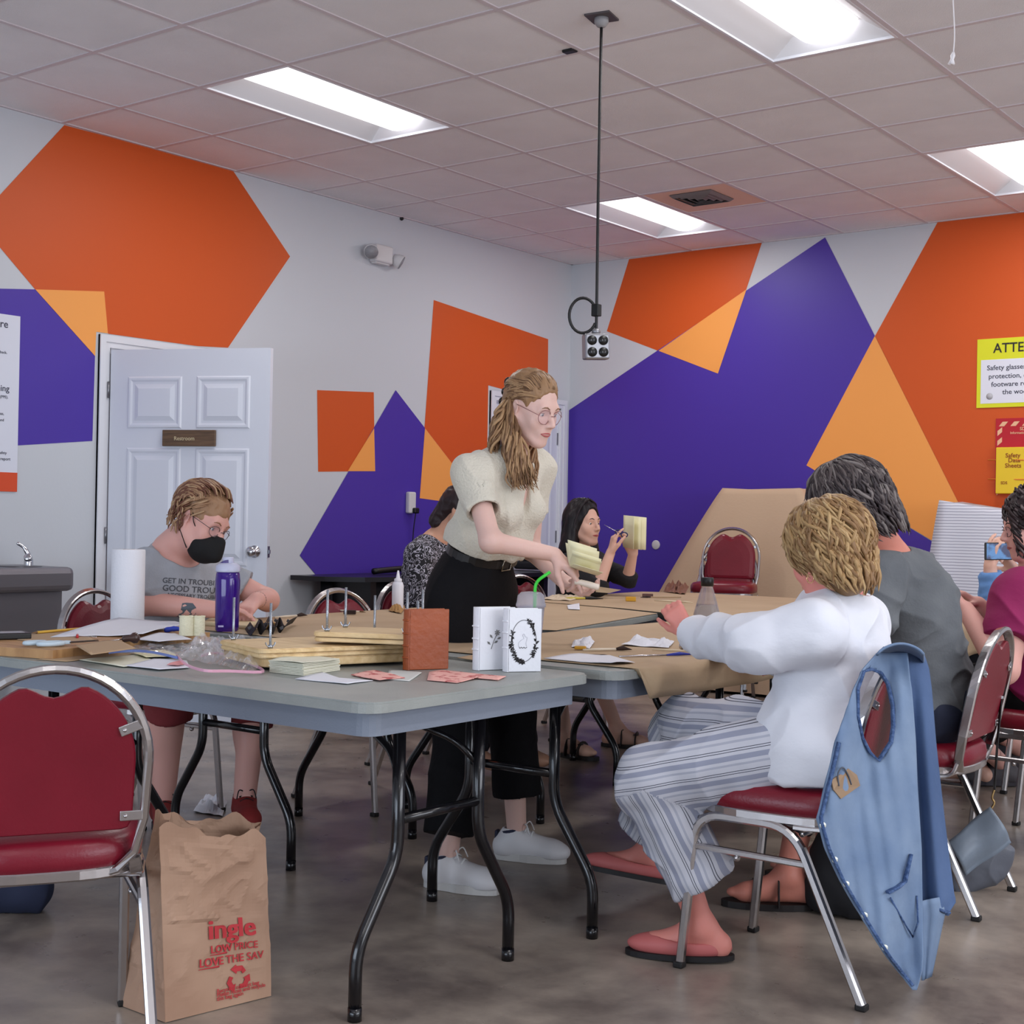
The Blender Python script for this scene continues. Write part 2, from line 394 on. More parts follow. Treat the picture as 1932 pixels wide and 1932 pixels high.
# right and front walls, each with a window
def wallwin(name, wn_, axis, pos, a0, a1, w0, w1, z0, z1):
    m = MB()
    def bx(p0, p1, q0, q1, mm=m, t=T, off=T/2):
        c = ((p0+p1)/2, (q0+q1)/2)
        mm.box((pos+off, c[0], c[1]) if axis == 'x' else (c[0], pos-off, c[1]), (t, p1-p0, q1-q0) if axis == 'x' else (p1-p0, t, q1-q0))
    bx(a0, w0, 0, HC); bx(w1, a1, 0, HC); bx(w0, w1, 0, z0); bx(w0, w1, z1, HC); struct(m.build(name, wall_m))
    f = MB(); n = 4
    for k in range(n+1):
        x = w0+(w1-w0)*k/n; bx(x-.025, x+.025, z0, z1, f, .06)
    for z in (z0, z1): bx(w0, w1, z-.025, z+.025, f, .06)
    fo = struct(f.build(wn_, trim_m)); g = MB(); bx(w0, w1, z0, z1, g, .006, T/2+.01); g.build('glass', M('window_glass', (235, 240, 245), .02, trans=1, ior=1.45), fo)
wallwin('wall_right', 'window_1', 'x', XE, YS, YW, .5, 5.5, .95, 2.55)
wallwin('wall_front', 'window_2', 'y', YS, XW, XE, -4.9, .1, .45, 1.85)

# ceiling: 2 ft tiles as one mesh with holes for the fixtures and the vent
GX, GY, G = -5.31, 4.459, .61
troffers = [(i, j) for i in (0, 4, 8, 12) for j in (-10, -5, 0, 5) if (i, j) not in ((0, -10), (0, -5), (4, -10), (4, -5))]
holes = set()
for i, j in troffers: holes |= {(i, j), (i, j+1)}
m = MB(); VENT = (1, 5)
ca, cb_ = -2, 15; ja, jb = -13, 8
for i in range(ca, cb_):
    for j in range(ja, jb):
        x0, x1 = max(GX+i*G, XW), min(GX+(i+1)*G, XE); y0, y1 = max(GY+j*G, YS), min(GY+(j+1)*G, YW)
        if x1-x0 < .002 or y1-y0 < .002 or (i, j) in holes: continue
        mi = 1 if (i, j) == VENT else 0
        m.add([(x0, y0, HC), (x0, y1, HC), (x1, y1, HC), (x1, y0, HC)], [(0, 1, 2, 3)], mi)
        e_ = .009; dz = .002      # tegular edge: tile face sits a hair below its rim
m.box(((XW+XE)/2, (YS+YW)/2, HC+.35), (XE-XW+.3, YW-YS+.3, .05), 0)
struct(m.build('ceiling', [tile_m, stain_m], solid=.0))
m = MB(); q = .012
def seg_free(i, j, vert):      # grid bars are absent only inside a fixture
    return True
for i in range(ca, cb_+1):
    x = GX+i*G
    if XW < x < XE: m.box((x, (YS+YW)/2, HC-.002), (2*q, YW-YS, .006))
for j in range(ja, jb+1):
    y = GY+j*G
    if not (YS < y < YW): continue
    xs = [XW]+[GX+i*G for i in range(ca+1, cb_)]+[XE]
    for k in range(len(xs)-1):
        i = int(round((xs[k]-GX)/G)) if k > 0 else ca
        if (i, j) in holes and (i, j-1) in holes: continue
        m.box(((xs[k]+xs[k+1])/2, y, HC-.002), (xs[k+1]-xs[k]-2*q, 2*q, .006))
for z0, nm in ((0, 0),):
    for (c, d) in [((XW+.01, (YS+YW)/2, HC-.003), (.02, YW-YS, .006)), (((XW+XE)/2, YW-.01, HC-.003), (XE-XW, .02, .006)), ((XE-.01, (YS+YW)/2, HC-.003), (.02, YW-YS, .006)), (((XW+XE)/2, YS+.01, HC-.003), (XE-XW, .02, .006))]: m.box(c, d)
struct(m.build('trim_1', tbar_m))
base_m = M('rubber_base', (96, 96, 104), .5)
for nm, c, d in (('baseboard_left', (XW+.006, (D1[1]+.09+D2[0]-.09)/2, .05), (.012, D2[0]-D1[1]-.18, .1)), ('baseboard_back', ((XW+XE)/2, YW-.006, .05), (XE-XW-.02, .012, .1))):
    struct(MB().box(c, d).build(nm, base_m))

# ceiling troffers
pan_m = M('troffer_pan', (226, 226, 230), .45); lens_m = M('troffer_lens', (255, 255, 255), .5, emis=((255, 253, 255), LAMP))
places = {(0, 0): 'lit recessed ceiling light left of the cord, above the six-panel door', (4, 0): 'largest lit ceiling light at the top right of the photo', (0, 5): 'lit ceiling light behind the hanging cord, beside the air vent', (4, 5): 'lit ceiling light cut off by the right edge of the photo'}
first = None
def make_troffer():
    W, Ln = G-2*q, 2*G-2*q; t = empty('ceiling_light', (0, 0, HC))
    H = .085; lw_, ll = .14, Ln/2-.06
    f = MB()
    for s in (-1, 1):
        f.box((s*(W/2-.006), 0, .0), (.012, Ln, .012)); f.box((0, s*(Ln/2-.006), 0), (W-.024, .012, .012))
    f.build('frame', trim_m, t)
    p = MB(); a, c = W/2-.006, Ln/2-.006; b_, d_ = lw_+.012, ll
    o = [(-a, -c, 0), (a, -c, 0), (a, c, 0), (-a, c, 0)]; i_ = [(-b_, -d_, H), (b_, -d_, H), (b_, d_, H), (-b_, d_, H)]
    p.add(o+i_, [(0, 1, 5, 4), (1, 2, 6, 5), (2, 3, 7, 6), (3, 0, 4, 7), (4, 5, 6, 7)])
    p.build('reflector', pan_m, t, solid=.002)
    l = MB(); n = 12
    def fn(u, v):
        an = PI*v; return ((-lw_*math.cos(an)), -ll+.012+u*(2*ll-.024), H-.004-.074*math.sin(an))
    l.grid(fn, 1, n)
    for s in (0, 1):
        l.add([fn(s, j/n) for j in range(n+1)], [tuple(range(n+1))])
    l.build('lens', lens_m, t)
    al = area('lamp', (0, 0, .004), (0, 0, 0), .2, 2*ll-.05, LAMP_W, (1, .985, .98)); al.parent = t
    return t
for (i, j) in troffers:
    if first is None: first = make_troffer(); o = first
    else: o = copy_tree(first)
    o.location = (GX+(i+.5)*G, GY+(j+1)*G, HC)
    tag(o, places.get((i, j), 'ceiling light of the room outside the photo'), 'ceiling light', 'recessed ceiling lights')

# air vent
vx, vy = GX+1.5*G, GY+5.42*G
t = tag(empty('air_vent', (vx, vy, HC)), 'square louvred air vent in the warm-stained ceiling tile', 'vent')
vm = M('vent_metal', (120, 112, 112), .5)
for k in range(4):
    a = .15-.036*k; m = MB()
    o = [(-a, -a, -.004), (a, -a, -.004), (a, a, -.004), (-a, a, -.004)]; b2 = a-.02; ii = [(-b2, -b2, -.022), (b2, -b2, -.022), (b2, b2, -.022), (-b2, b2, -.022)]
    m.add(o+ii, [(0, 1, 5, 4), (1, 2, 6, 5), (2, 3, 7, 6), (3, 0, 4, 7)]); m.build('louvre', vm, t, solid=.002)
MB().box((0, 0, -.002), (.29, .29, .003)).build('backing', M('vent_dark', (30, 28, 30), .8), t)

# ------------------------------------------------------------------ doors
def panel_door(w, h, panels, name='leaf'):
    """front face (+y side) and back face with moulded panels; x from 0 to w"""
    m = MB(); m.box((w/2, 0, h/2), (w, .034, h))
    for x0, x1, z0, z1 in panels:
        for sg in (1, -1):
            y = .017*sg; d = .009*sg
            R = [(x0, z0), (x1, z0), (x1, z1), (x0, z1)]
            def ins(k): return [(x0+k, z0+k), (x1-k, z0+k), (x1-k, z1-k), (x0+k, z1-k)]
            rings = [(ins(-.012), 0), (ins(-.004), .006*sg), (ins(.006), .006*sg), (ins(.018), -.0*sg+.001*sg), (ins(.03), .001*sg), (ins(.055), .009*sg)]
            vs = [np.array((a, y+dy, c)) for rg, dy in rings for a, c in rg]; fs = []
            for q_ in range(len(rings)-1):
                for k in range(4): fs.append((q_*4+k, q_*4+(k+1) % 4, (q_+1)*4+(k+1) % 4, (q_+1)*4+k))
            fs.append(tuple((len(rings)-1)*4+k for k in range(4))); m.add(vs, fs)
    return m
chrome = M('chrome', (205, 205, 210), .18, 1); brushed = M('brushed_metal', (150, 150, 155), .35, 1)
leafm = M('door_white', (224, 228, 238), .32)
ang = math.atan2(.381, .886)
d = empty('door_1', (XW+.02, D1[0]+.012, .012), ang); struct(d)
W1 = .945; pn = [(.12, .42, 1.60, 1.86), (.53, .82, 1.60, 1.86), (.12, .42, .86, 1.47), (.53, .82, .86, 1.47), (.12, .42, .22, .68), (.53, .82, .22, .68)]
lf = panel_door(W1, 2.02, pn).build('door_leaf', leafm, d)
m = MB()
for sg in (-1, 1):
    R = rotx(-sg*PI/2) if False else np.array([[1, 0, 0], [0, 0, sg], [0, 1, 0]], float)
    m.lathe([(0.0, .0), (.033, .0), (.033, .006), (.012, .01), (.012, .03), (.026, .04), (.029, .052), (.02, .062), (0, .064)], (W1-.07, sg*.017, .93), 20, 0, R)
m.build('door_handle', chrome, lf)
MB().box((W1, 0, .93), (.006, .026, .06)).box((W1+.005, 0, .93), (.01, .014, .02)).build('latch_plate', brushed, lf)
for z in (.25, 1.0, 1.80):
    MB().box((-.004, -.012, z), (.03, .004, .09)).lathe([(.006, -.045), (.006, .045)], (-.008, -.022, z), 8).build('hinge', brushed, d)
# wooden sign on the door (lies on its camera side, local -y)
sg_ = tag(empty('door_sign', (0, 0, 0)), 'dark wooden name plaque with engraved word on the open white door', 'sign')
cs, sn = math.cos(ang), math.sin(ang)
def dl(x, y, z): return np.array((XW+.02+x*cs-y*sn, D1[0]+.012+x*sn+y*cs, .012+z))
sg_.location = dl(.485, -.03, 1.535); sg_.rotation_euler = (0, 0, ang)
MB().box((0, 0, 0), (.31, .018, .088), bev=.003).build('board', M('dark_wood', (116, 88, 62), .45, var=((84, 62, 44), 6, (1, 1, 14), .35, .65)), sg_)
text('lettering', 'Restroom', .03, M('gold_ink', (205, 188, 150), .5), sg_, (-.085, -.0095, -.012), (1, 0, 0), (0, 0, 1))
# casings
def casing(y0, y1, zt, name):
    m = MB(); w = .068
    for lay, (ww, th) in enumerate(((w, .014), (w*.55, .022))):
        oo = 0 if lay == 0 else w-ww
        m.box((XW+th/2, y0-oo-ww/2, (zt+w)/2), (th, ww, zt+w)); m.box((XW+th/2, y1+oo+ww/2, (zt+w)/2), (th, ww, zt+w)); m.box((XW+th/2, (y0+y1)/2, zt+oo+ww/2), (th, y1-y0+2*oo, ww))
    m.box((XW-T/2, y0+.004, zt/2), (T, .02, zt)); m.box((XW-T/2, y1-.004, zt/2), (T, .02, zt)); m.box((XW-T/2, (y0+y1)/2, zt-.004), (T, y1-y0, .02))
    return struct(m.build(name, trim_m))
casing(*D1, 'trim_2'); casing(*D2, 'trim_3')
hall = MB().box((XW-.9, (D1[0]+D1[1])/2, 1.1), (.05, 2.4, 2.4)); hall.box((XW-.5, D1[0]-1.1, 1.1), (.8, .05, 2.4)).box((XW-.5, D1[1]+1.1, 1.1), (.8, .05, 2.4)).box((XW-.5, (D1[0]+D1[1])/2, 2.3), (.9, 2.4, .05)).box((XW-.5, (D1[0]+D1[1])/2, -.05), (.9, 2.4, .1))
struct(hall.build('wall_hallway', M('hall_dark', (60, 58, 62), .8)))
d = empty('door_2', (XW-.03, D2[0]+.006, .012), PI/2); struct(d)
W2 = D2[1]-D2[0]-.012
panel_door(W2, 2.01, [(.1, .38, 1.60, 1.86), (.47, .75, 1.60, 1.86), (.1, .38, .86, 1.47), (.47, .75, .86, 1.47), (.1, .38, .22, .68), (.47, .75, .22, .68)]).build('door_leaf', leafm, d)
for z in (.25, 1.0, 1.78): MB().box((W2-.005, -.02, z), (.03, .006, .095)).build('hinge', brushed, d)

# ================================================================== things on walls and ceiling
# poster
y0, y1 = 3.2, Xp(35, 700, XW)[1]; z1, z0 = Xp(35, 597, XW)[2], Xp(30, 928, XW)[2]
t = tag(empty('wall_poster', (XW, y1, z0), 0, world=True), 'tall white printed poster with an orange foot band, cut by the left edge', 'poster')
MB().box((XW+.004, (y0+y1)/2, (z0+z1)/2), (.005, y1-y0, z1-z0)).build('sheet', M('poster_white', (225, 228, 240), .4), t)
zb = Xp(30, 892, XW)[2]
MB().box((XW+.0075, (y0+y1)/2, (z0+zb)/2), (.002, y1-y0, zb-z0)).build('foot_band', M('poster_orange', (222, 80, 40), .45), t)
ink = M('grey_ink', (70, 72, 88), .6)
for tx, px, py, s in (('Procedure', 14, 619, .055), ('feedback.', 12, 668, .02), ('Cleaning', 16, 739, .045), ('tools (PPE).', 14, 752, .02), ('areas,', 6, 783, .02), ('and', 6, 795, .02), ('safety', 11, 857, .02), ('and report', 18, 869, .022)):
    p = Xp(px, py, XW); p[0] = XW+.0072; text('lettering', tx, s, ink, t, p, (0, 1, 0), (0, 0, 1), align='RIGHT')

# emergency light
c = Xp(712, 481, XW)
t = tag(empty('emergency_light', tuple(c), 0), 'white twin-head emergency light high on the left wall', 'emergency light')
em = M('ivory_plastic', (214, 212, 214), .4); lens2 = M('lamp_lens_grey', (150, 150, 155), .2, bump=(90, .5))
MB().box((.035, 0, 0), (.07, .17, .12), bev=.012).box((.03, 0, -.06), (.05, .14, .02), bev=.008).build('housing', em, t)
for s in (-1, 1):
    R = rotz(s*.7)@roty(.5)
    hd = MB().lathe([(0, -.03), (.03, -.03), (.045, .0), (.05, .03), (.05, .036)], (.06, s*.13, .005 if s < 0 else -.02), 16, 0, R@roty(PI/2)).build('lamp_head', em, t)
    MB().lathe([(0, .036), (.046, .036), (.046, .04), (0, .046)], (.06, s*.13, .005 if s < 0 else -.02), 16, 0, R@roty(PI/2)).build('lens', lens2, hd)

# outlet with adapter and cord
c = Xp(771, 951, XW)
t = tag(empty('power_adapter', tuple(c)), 'white plug-in adapter with a black plug on the purple paint', 'adapter')
MB().box((.02, 0, .01), (.04, .075, .15), bev=.012).build('adapter_body', em, t)
m = MB().box((.05, .02, -.045), (.03, .05, .04), bev=.01); m.tube(smooth_path([(.05, .02, -.06), (.03, .02, -.2), (.02, .03, -.4), (.03, .06, -.52)]), .004, 6).build('plug', M('black_plastic', (20, 20, 22), .4), t)
blk = MATS['black_plastic']
# round plate on back wall
c = Yp(1238, 1028, YW)
tag(MB().lathe([(0, 0), (.036, 0), (.036, .006), (.03, .009), (0, .009)], c, 28, 0, np.array([[1, 0, 0], [0, 0, -1], [0, 1, 0]], float)).build('wall_plate', em), 'small round white cover plate on the purple back wall', 'wall plate')
# sensor + dark hole
c = Zp(1075, 94, HC)
tag(MB().box((c[0], c[1], HC-.006), (.06, .04, .012), bev=.004).build('ceiling_sensor', blk), 'tiny black rectangular sensor on a ceiling tile near the cord plate', 'sensor')
c = Xp(756, 410, XW)
tag(MB().ball((XW+.01, c[1], c[2]-.01), .014).build('black_screw', blk), 'small black screw head at the top of the left wall', 'screw')

# hanging power cord
px_, py_ = Zp(1135, 31, HC)[:2]
t = tag(empty('hanging_power_cord', (px_, py_, HC)), 'black power cord hanging from the ceiling to a four-socket metal box', 'power cord')
dk = M('dark_plate', (92, 86, 88), .5, .4)
MB().box((0, 0, -.004), (.11, .11, .008), R=rotz(.2)).build('ceiling_plate', dk, t)
MB().lathe([(.03, 0), (.03, -.02), (.02, -.035), (.012, -.04)], (0, 0, -.006), 16).build('strain_relief', M('grey_plastic', (150, 148, 150), .5), t)
dd = 5.71; sc_ = FPX/dd
zb = D(1132, 626, dd)[2]-HC
lx = cr[0]; ly = cr[1]
MB().tube(smooth_path([(0, 0, -.03), (-.002*lx, 0, -.6), (.001, 0, zb+.12), (0, 0, zb)]), .0062, 10).build('cord', blk, t)
def ring(cx, cz, rx, rz_): return [(lx*(cx+rx*math.cos(a)), ly*(cx+rx*math.cos(a)), cz+rz_*math.sin(a)) for a in np.linspace(.5, 2*PI-.45, 26)]
MB().tube(ring(-.055, zb+.068, .056, .072), .0062, 10).build('cord_loop', blk, t)
m = MB().box((0, 0, zb+.09), (.034, .03, .05), bev=.004).build('cord_clamp', blk, t)
MB().tube([(lx*-.012, ly*-.012, zb+.11), (lx*.01, ly*.01, zb+.1), (lx*-.01, ly*-.01, zb+.085), (lx*.012, ly*.012, zb+.075)], .002, 6).build('clamp_spring', brushed, t)
zc = zb-.06
FR = frame((math.cos(YAW+.25), math.sin(YAW+.25), .04), (0, 0, 1))
bx = MB().box((0, 0, zc), (.105, .055, .105), R=FR, bev=.008).lathe([(.018, 0), (.018, .018), (.012, .022)], (0, 0, zc+.052), 12).build('socket_box', M('galvanised_box', (150, 150, 155), .38, .75), t)
nf = -FR[:, 1]
for a in (-1, 1):
    for b2 in (-1, 1):
        c = np.array((0, 0, zc))+FR[:, 0]*a*.024+FR[:, 2]*b2*.024+nf*.0275
        R3 = np.stack([FR[:, 0], FR[:, 2], nf], 1)
        so = MB().lathe([(0, 0), (.02, 0), (.02, .004), (0, .0045)], c, 18, 0, R3).build('socket', blk, bx)
        m = MB()
        for s in (-.006, .006): m.box(c+nf*.0055+FR[:, 0]*s, (.002, .003, .008), R=FR)
        m.build('slot', M('slot_grey', (110, 110, 115), .4, .5), so)
# white pull string
p0 = D(1804, -97, 5.0); p1 = D(1801, 60, 5.0); p2 = D(1799, 98, 5.0); p3 = D(1795, 121, 5.0); ws = M('white_string', (235, 232, 235), .7)
t = tag(empty('pull_string', (p0[0], p0[1], HC), world=True), 'white knotted pull string hanging at the top right', 'string')
kk = (p0+p1)/2
MB().tube(smooth_path([(p0[0], p0[1], HC), kk+[.004, 0, .02], kk+[-.008, 0, -.01], p1, p2]), .0022, 6).build('string', ws, t)
MB().tube([p2, p2*.7+p3*.3, p2*.4+p3*.6, p3], [.004, .009, .006, .013], 8).build('knot', ws, t)

# safety signs on the back wall
t = tag(empty('safety_sign', tuple(Yp(1845, 770, YW)), 0, world=True), 'yellow sign headed ATTEN at the right edge with white text panel', 'sign')
a0 = Yp(1845, 641, YW); a1 = Yp(1844, 770, YW); xr = a0[0]+.62; yf = YW
MB().box(((a0[0]+xr)/2, yf-.005, (a0[2]+a1[2])/2), (xr-a0[0], .008, a0[2]-a1[2])).build('board', M('sign_yellow', (226, 228, 40), .45), t)
w0 = Yp(1852, 680, YW); w1 = Yp(1852, 762, YW)
MB().box(((w0[0]+xr-.03)/2, yf-.0095, (w0[2]+w1[2])/2), (xr-.03-w0[0], .002, w0[2]-w1[2])).build('text_panel', M('sign_white', (232, 234, 245), .45), t)
def bt(tx, px, py, s, mat, off=.011, par=None, sq=1.):
    p = Yp(px, py, YW); p[1] = YW-off; return text('lettering', tx, s, mat, par or t, p, (1, 0, 0), (0, 0, 1), squash=sq)
ink2 = M('dark_ink', (45, 42, 40), .6)
bt('ATTENTION', 1875, 666, .088, ink2, sq=.95); 
for tx, px, py in (('Safety glasses, ear', 1863, 699), ('protection, closed', 1866, 715), ('footware required', 1871, 730), ('the wood shop', 1892, 744)): bt(tx, px, py, .045, ink, sq=1.05)
p = Yp(1868, 748, YW); p[1] = YW-.011
MB().lathe([(0, 0), (.022, 0), (.022, .001), (0, .001)], p, 16, 0, np.array([[1, 0, 0], [0, 0, -1], [0, 1, 0]], float)).build('round_mark', M('mark_grey', (190, 190, 195), .6), t)
t = tag(empty('data_sheet_holder', tuple(Yp(1880, 930, YW)), 0, world=True), 'red striped board below the yellow sign at the right edge', 'board')
a0 = Yp(1880, 790, YW); a1 = Yp(1880, 932, YW); xr = a0[0]+.5; redm = M('sign_red', (190, 28, 45), .45); peach = M('stripe_peach', (240, 190, 150), .5)
MB().box(((a0[0]+xr)/2, yf-.006, (a0[2]+a1[2])/2), (xr-a0[0], .01, a0[2]-a1[2])).build('board', redm, t)
m = MB()
for k in range(7):
    x = a0[0]+.02+k*.075; z = a0[2]-.022; m.add([(x, yf-.012, z-.03), (x+.035, yf-.012, z-.03), (x+.06, yf-.012, z), (x+.025, yf-.012, z)], [(0, 1, 2, 3)])
    z = a0[2]-.07-k*.065; x = a0[0]+.012; m.add([(x, yf-.012, z-.045), (x+.03, yf-.012, z-.02), (x+.03, yf-.012, z+.012), (x, yf-.012, z-.012)], [(0, 1, 2, 3)])
m.build('warning_stripes', peach, t, solid=.0005)
bt('SDS', 1925, 812, .03, peach, .0125); bt('Information Center', 1907, 819, .022, peach, .0125)
t = tag(empty('data_sheet_binder', tuple(Yp(1886, 930, YW)), 0, world=True), 'yellow binder lettered Safety Data Sheets on the red board', 'binder')
a0 = Yp(1885, 845, YW); a1 = Yp(1884, 932, YW); xr = a0[0]+.36; yel = M('binder_yellow', (240, 205, 45), .4)
MB().box(((a0[0]+xr)/2, yf-.04, (a0[2]+a1[2])/2), (xr-a0[0], .05, a0[2]-a1[2]), bev=.006).build('cover', yel, t)
brn = M('brown_ink', (150, 70, 25), .6)
for tx, px, py in (('Safety', 1903, 864), ('Data', 1908, 873), ('Sheets', 1902, 883), ('SDS', 1894, 914)): bt(tx, px, py, .04 if tx != 'SDS' else .026, brn, .067)
m = MB()
for py in (868, 904):
    p = Yp(1866, py, YW); m.tube([(p[0], YW-.02, p[2]), (p[0]+.2, YW-.066, p[2]-.005), (p[0]+.45, YW-.066, p[2]-.005)], .004, 6)
m.build('wire_rail', M('orange_wire', (235, 140, 60), .5), t)

# water fountain
c = Xp(0, 1078, XW)
yy = 4.04
t = tag(empty('water_fountain', (XW, yy, 0)), 'grey wall-mounted drinking fountain at the left edge', 'water fountain')
fm = M('fountain_steel', (128, 126, 132), .35, .7)
m = MB().box((.24, 0, .80), (.46, .46, .12), bev=.03); m.prism([(-.19, -.2), (.2, -.2), (.2, .2), (-.19, .2)], .30, .74, c=(.2, 0, 0)); m.build('basin', fm, t)
MB().lathe([(0, 0), (.15, 0), (.13, -.01), (0, -.02)], (.26, 0, .862), 24).build('bowl', M('steel_dark', (90, 90, 95), .3, .8), t)
MB().tube(smooth_path([(.2, .14, .855), (.2, .14, .89), (.22, .12, .905)]), [.022]*6+[.02]*6+[.016], 12).tube(smooth_path([(.21, .14, .9), (.19, .12, .95), (.17, .09, .975)]), [.012]*6+[.009]*6+[.006], 10).build('spout', chrome, t)

# black side table by the left wall with black things on top
t = tag(empty('side_table', (XW, 7.3, 0)), 'long thin black side table against the left wall below the murals', 'table')
bt_ = M('black_top', (26, 24, 30), .3); y0 = Xp(540, 1085, XW)[1]
MB().prism([(.02, -1.12), (.3, -1.1), (.5, -.95), (.56, -.75), (.56, 1.1), (.02, 1.1)], .735, .765).build('table_top', bt_, t)
m = MB(); m.grid(lambda u, v: (.12+.35*math.sin(u*PI*.5)*(1-.35*v), -.95+u*1.5, .735-.62*v), 14, 8); m.build('modesty_panel', M('black_panel', (22, 22, 34), .6), t, solid=.01)
for y in (-.85, 1.0):
    MB().box((.28, y, .37), (.4, .05, .73)).build('leg', bt_, t)
tag(MB().tube(smooth_path([(XW+.2, 6.75, .785), (XW+.22, 7.1, .80), (XW+.25, 7.4, .785), (XW+.3, 7.9, .79)]), .02, 8).build('folded_umbrella', blk), 'black folded umbrella lying on the black side table', 'umbrella')
tag(MB().box((XW+.25, 8.65, .80), (.3, .5, .06), bev=.02).box((XW+.25, 8.6, .845), (.25, .35, .03), bev=.01).build('laptop_bag', M('black_cloth', (30, 30, 34), .8)), 'flat black bag on the side table by the corner door', 'bag')
# ================================================================== TABLES
grey_top = M('grey_table_plastic', (152, 156, 152), .42, bump=(220, .12), var=((140, 144, 142), 7, (1, 1, 1), .35, .7))
apron_m = M('grey_apron', (122, 130, 144), .5, bump=(200, .1))
black_leg = M('black_leg_enamel', (14, 13, 17), .22, coat=.3)
def rrect(x0, x1, y0, y1, r, n=5):
    out = []
    for cx, cy, a in ((x1-r, y0+r, -PI/2), (x1-r, y1-r, 0), (x0+r, y1-r, PI/2), (x0+r, y0+r, PI)):
        for k in range(n+1): out.append((cx+r*math.cos(a+PI/2*k/n), cy+r*math.sin(a+PI/2*k/n)))
    return out
def table(label, cx, cy, L_, W_, rz, frames, group='folding tables pushed together', r=.055, z=TZ):
    """length along local x; frames: list of (x offset) for the two leg frames"""
    t = tag(empty('folding_table', (cx, cy, 0), rz), label, 'table', group)
    m = MB(); a, b = L_/2, W_/2
    m.prism(rrect(-a, a, -b, b, r), z-.024, z-.004); m.prism(rrect(-a+.004, a-.004, -b+.004, b-.004, r-.004), z-.004, z)
    m.build('tabletop', grey_top, t)
    MB().prism(rrect(-a+.03, a-.03, -b+.03, b-.03, r*.5+.01, 4), z-.078, z-.024).build('apron', apron_m, t)
    for fx, sg in frames:
        fr = MB().tube([(fx, -.25, z-.09), (fx, .25, z-.09)], .014, 10).build('leg_frame', black_leg, t)
        for s in (-1, 1):
            MB().tube(round_path([(fx, s*.15, z-.08), (fx, s*.15, .35), (fx, s*.285, .155), (fx, s*.285, .02)], .05), .0155, 12).lathe([(.0165, 0), (.0165, .03)], (fx, s*.285, 0), 12).build('leg', black_leg, fr)
            MB().tube(round_path([(fx+sg*.0, s*.15, .52), (fx+sg*.05, s*.12, .58), (fx+sg*.27, s*.04, z-.085)], .04), .009, 8).build('brace', black_leg, fr)
        MB().tube([(fx, -.15, .43), (fx, .15, .43)], .0125, 10).build('crossbar', black_leg, fr)
    return t
T1 = table('front grey folding table holding the presses and standing books', -2.95, 2.595, 1.9, .85, 0, [(.79, -1), (-.55, 1)])
RT = table('grey folding table under kraft paper where the woman in white sits', -2.385, 3.98, 1.8, .83, PI/2, [(-.8, 1), (.7, -1)])
LT = table('paper-covered folding table in front of the masked man', -3.53, 3.47, .78, .80, PI/2, [(-.31, 1), (.28, -1)])
LT2 = table('paper-covered folding table set askew beyond the masked man', -3.42, 4.58, 1.17, .86, PI/2+.23, [(-.4, 1), (.45, -1)])
RT2 = table('paper-covered folding table where the person in magenta works', -2.385, 5.83, 1.83, .83, PI/2, [(-.7, 1), (.7, -1)])
FT = table('far paper-covered folding table by the dark-haired woman', -3.46, 6.08, 1.45, 1.25, PI/2, [(-.6, 1), (.6, -1)])

kraft = M('kraft_paper', (188, 163, 132), .75, bump=(9, .35), var=((178, 152, 121), 3.5, (1, 1, 1), .35, .7))
def sheet(poly, z=TZ+.0025, t=.0012): return MB().prism(poly, z-t/2, z+t/2)
kp = 'kraft paper covers on the tables'
tag(sheet([(-3.95, 3.16), (-3.14, 3.13), (-3.13, 3.99), (-2.87, 4.08), (-3.125, 5.2), (-3.45, 5.33), (-4.04, 5.46), (-4.0, 4.0)]).build('kraft_paper', kraft), 'kraft paper covering the left tables in front of the masked man', 'paper', kp)
tag(sheet([(-4.1, 5.48), (-3.44, 5.36), (-3.12, 5.245), (-2.87, 4.9), (-2.8, 4.87), (-2.8, 6.9), (-3.9, 6.9), (-4.16, 6.75)], TZ+.004).build('kraft_paper', kraft), 'kraft paper covering the far table by the dark-haired woman', 'paper', kp)
def drape(x0, x1, y0, y1, drop, label, yk=None):
    m = MB(); Z0 = TZ+.0035
    def fn(u, v):
        y = y0+(y1-y0)*u; w = x1-x0; s = v*(w+drop*(1 if yk is None else min(1, .0+(y-y0)/yk)))
        wob = .012*math.sin(y*7+1)+.006*math.sin(y*17)
        if s < w: return (x0+s, y, Z0)
        d_ = s-w; r_ = .03
        if d_ < r_*1.57: a = d_/r_; return (x1+r_*math.sin(a), y, Z0-r_*(1-math.cos(a)))
        e_ = d_-r_*1.57; return (x1+r_+wob*e_/drop*1.5-.12*e_, y, Z0-r_-e_)
    m.grid(fn, 40, 46); return tag(m.build('kraft_paper', kraft, solid=.0012), label, 'paper', kp)
drape(-2.83, -1.96, 3.17, 4.9, .10, 'kraft paper hanging over the table edge beside the woman in white', yk=.03)
drape(-2.80, -1.96, 4.9, 6.75, .15, 'kraft paper on the table in front of the person in magenta')

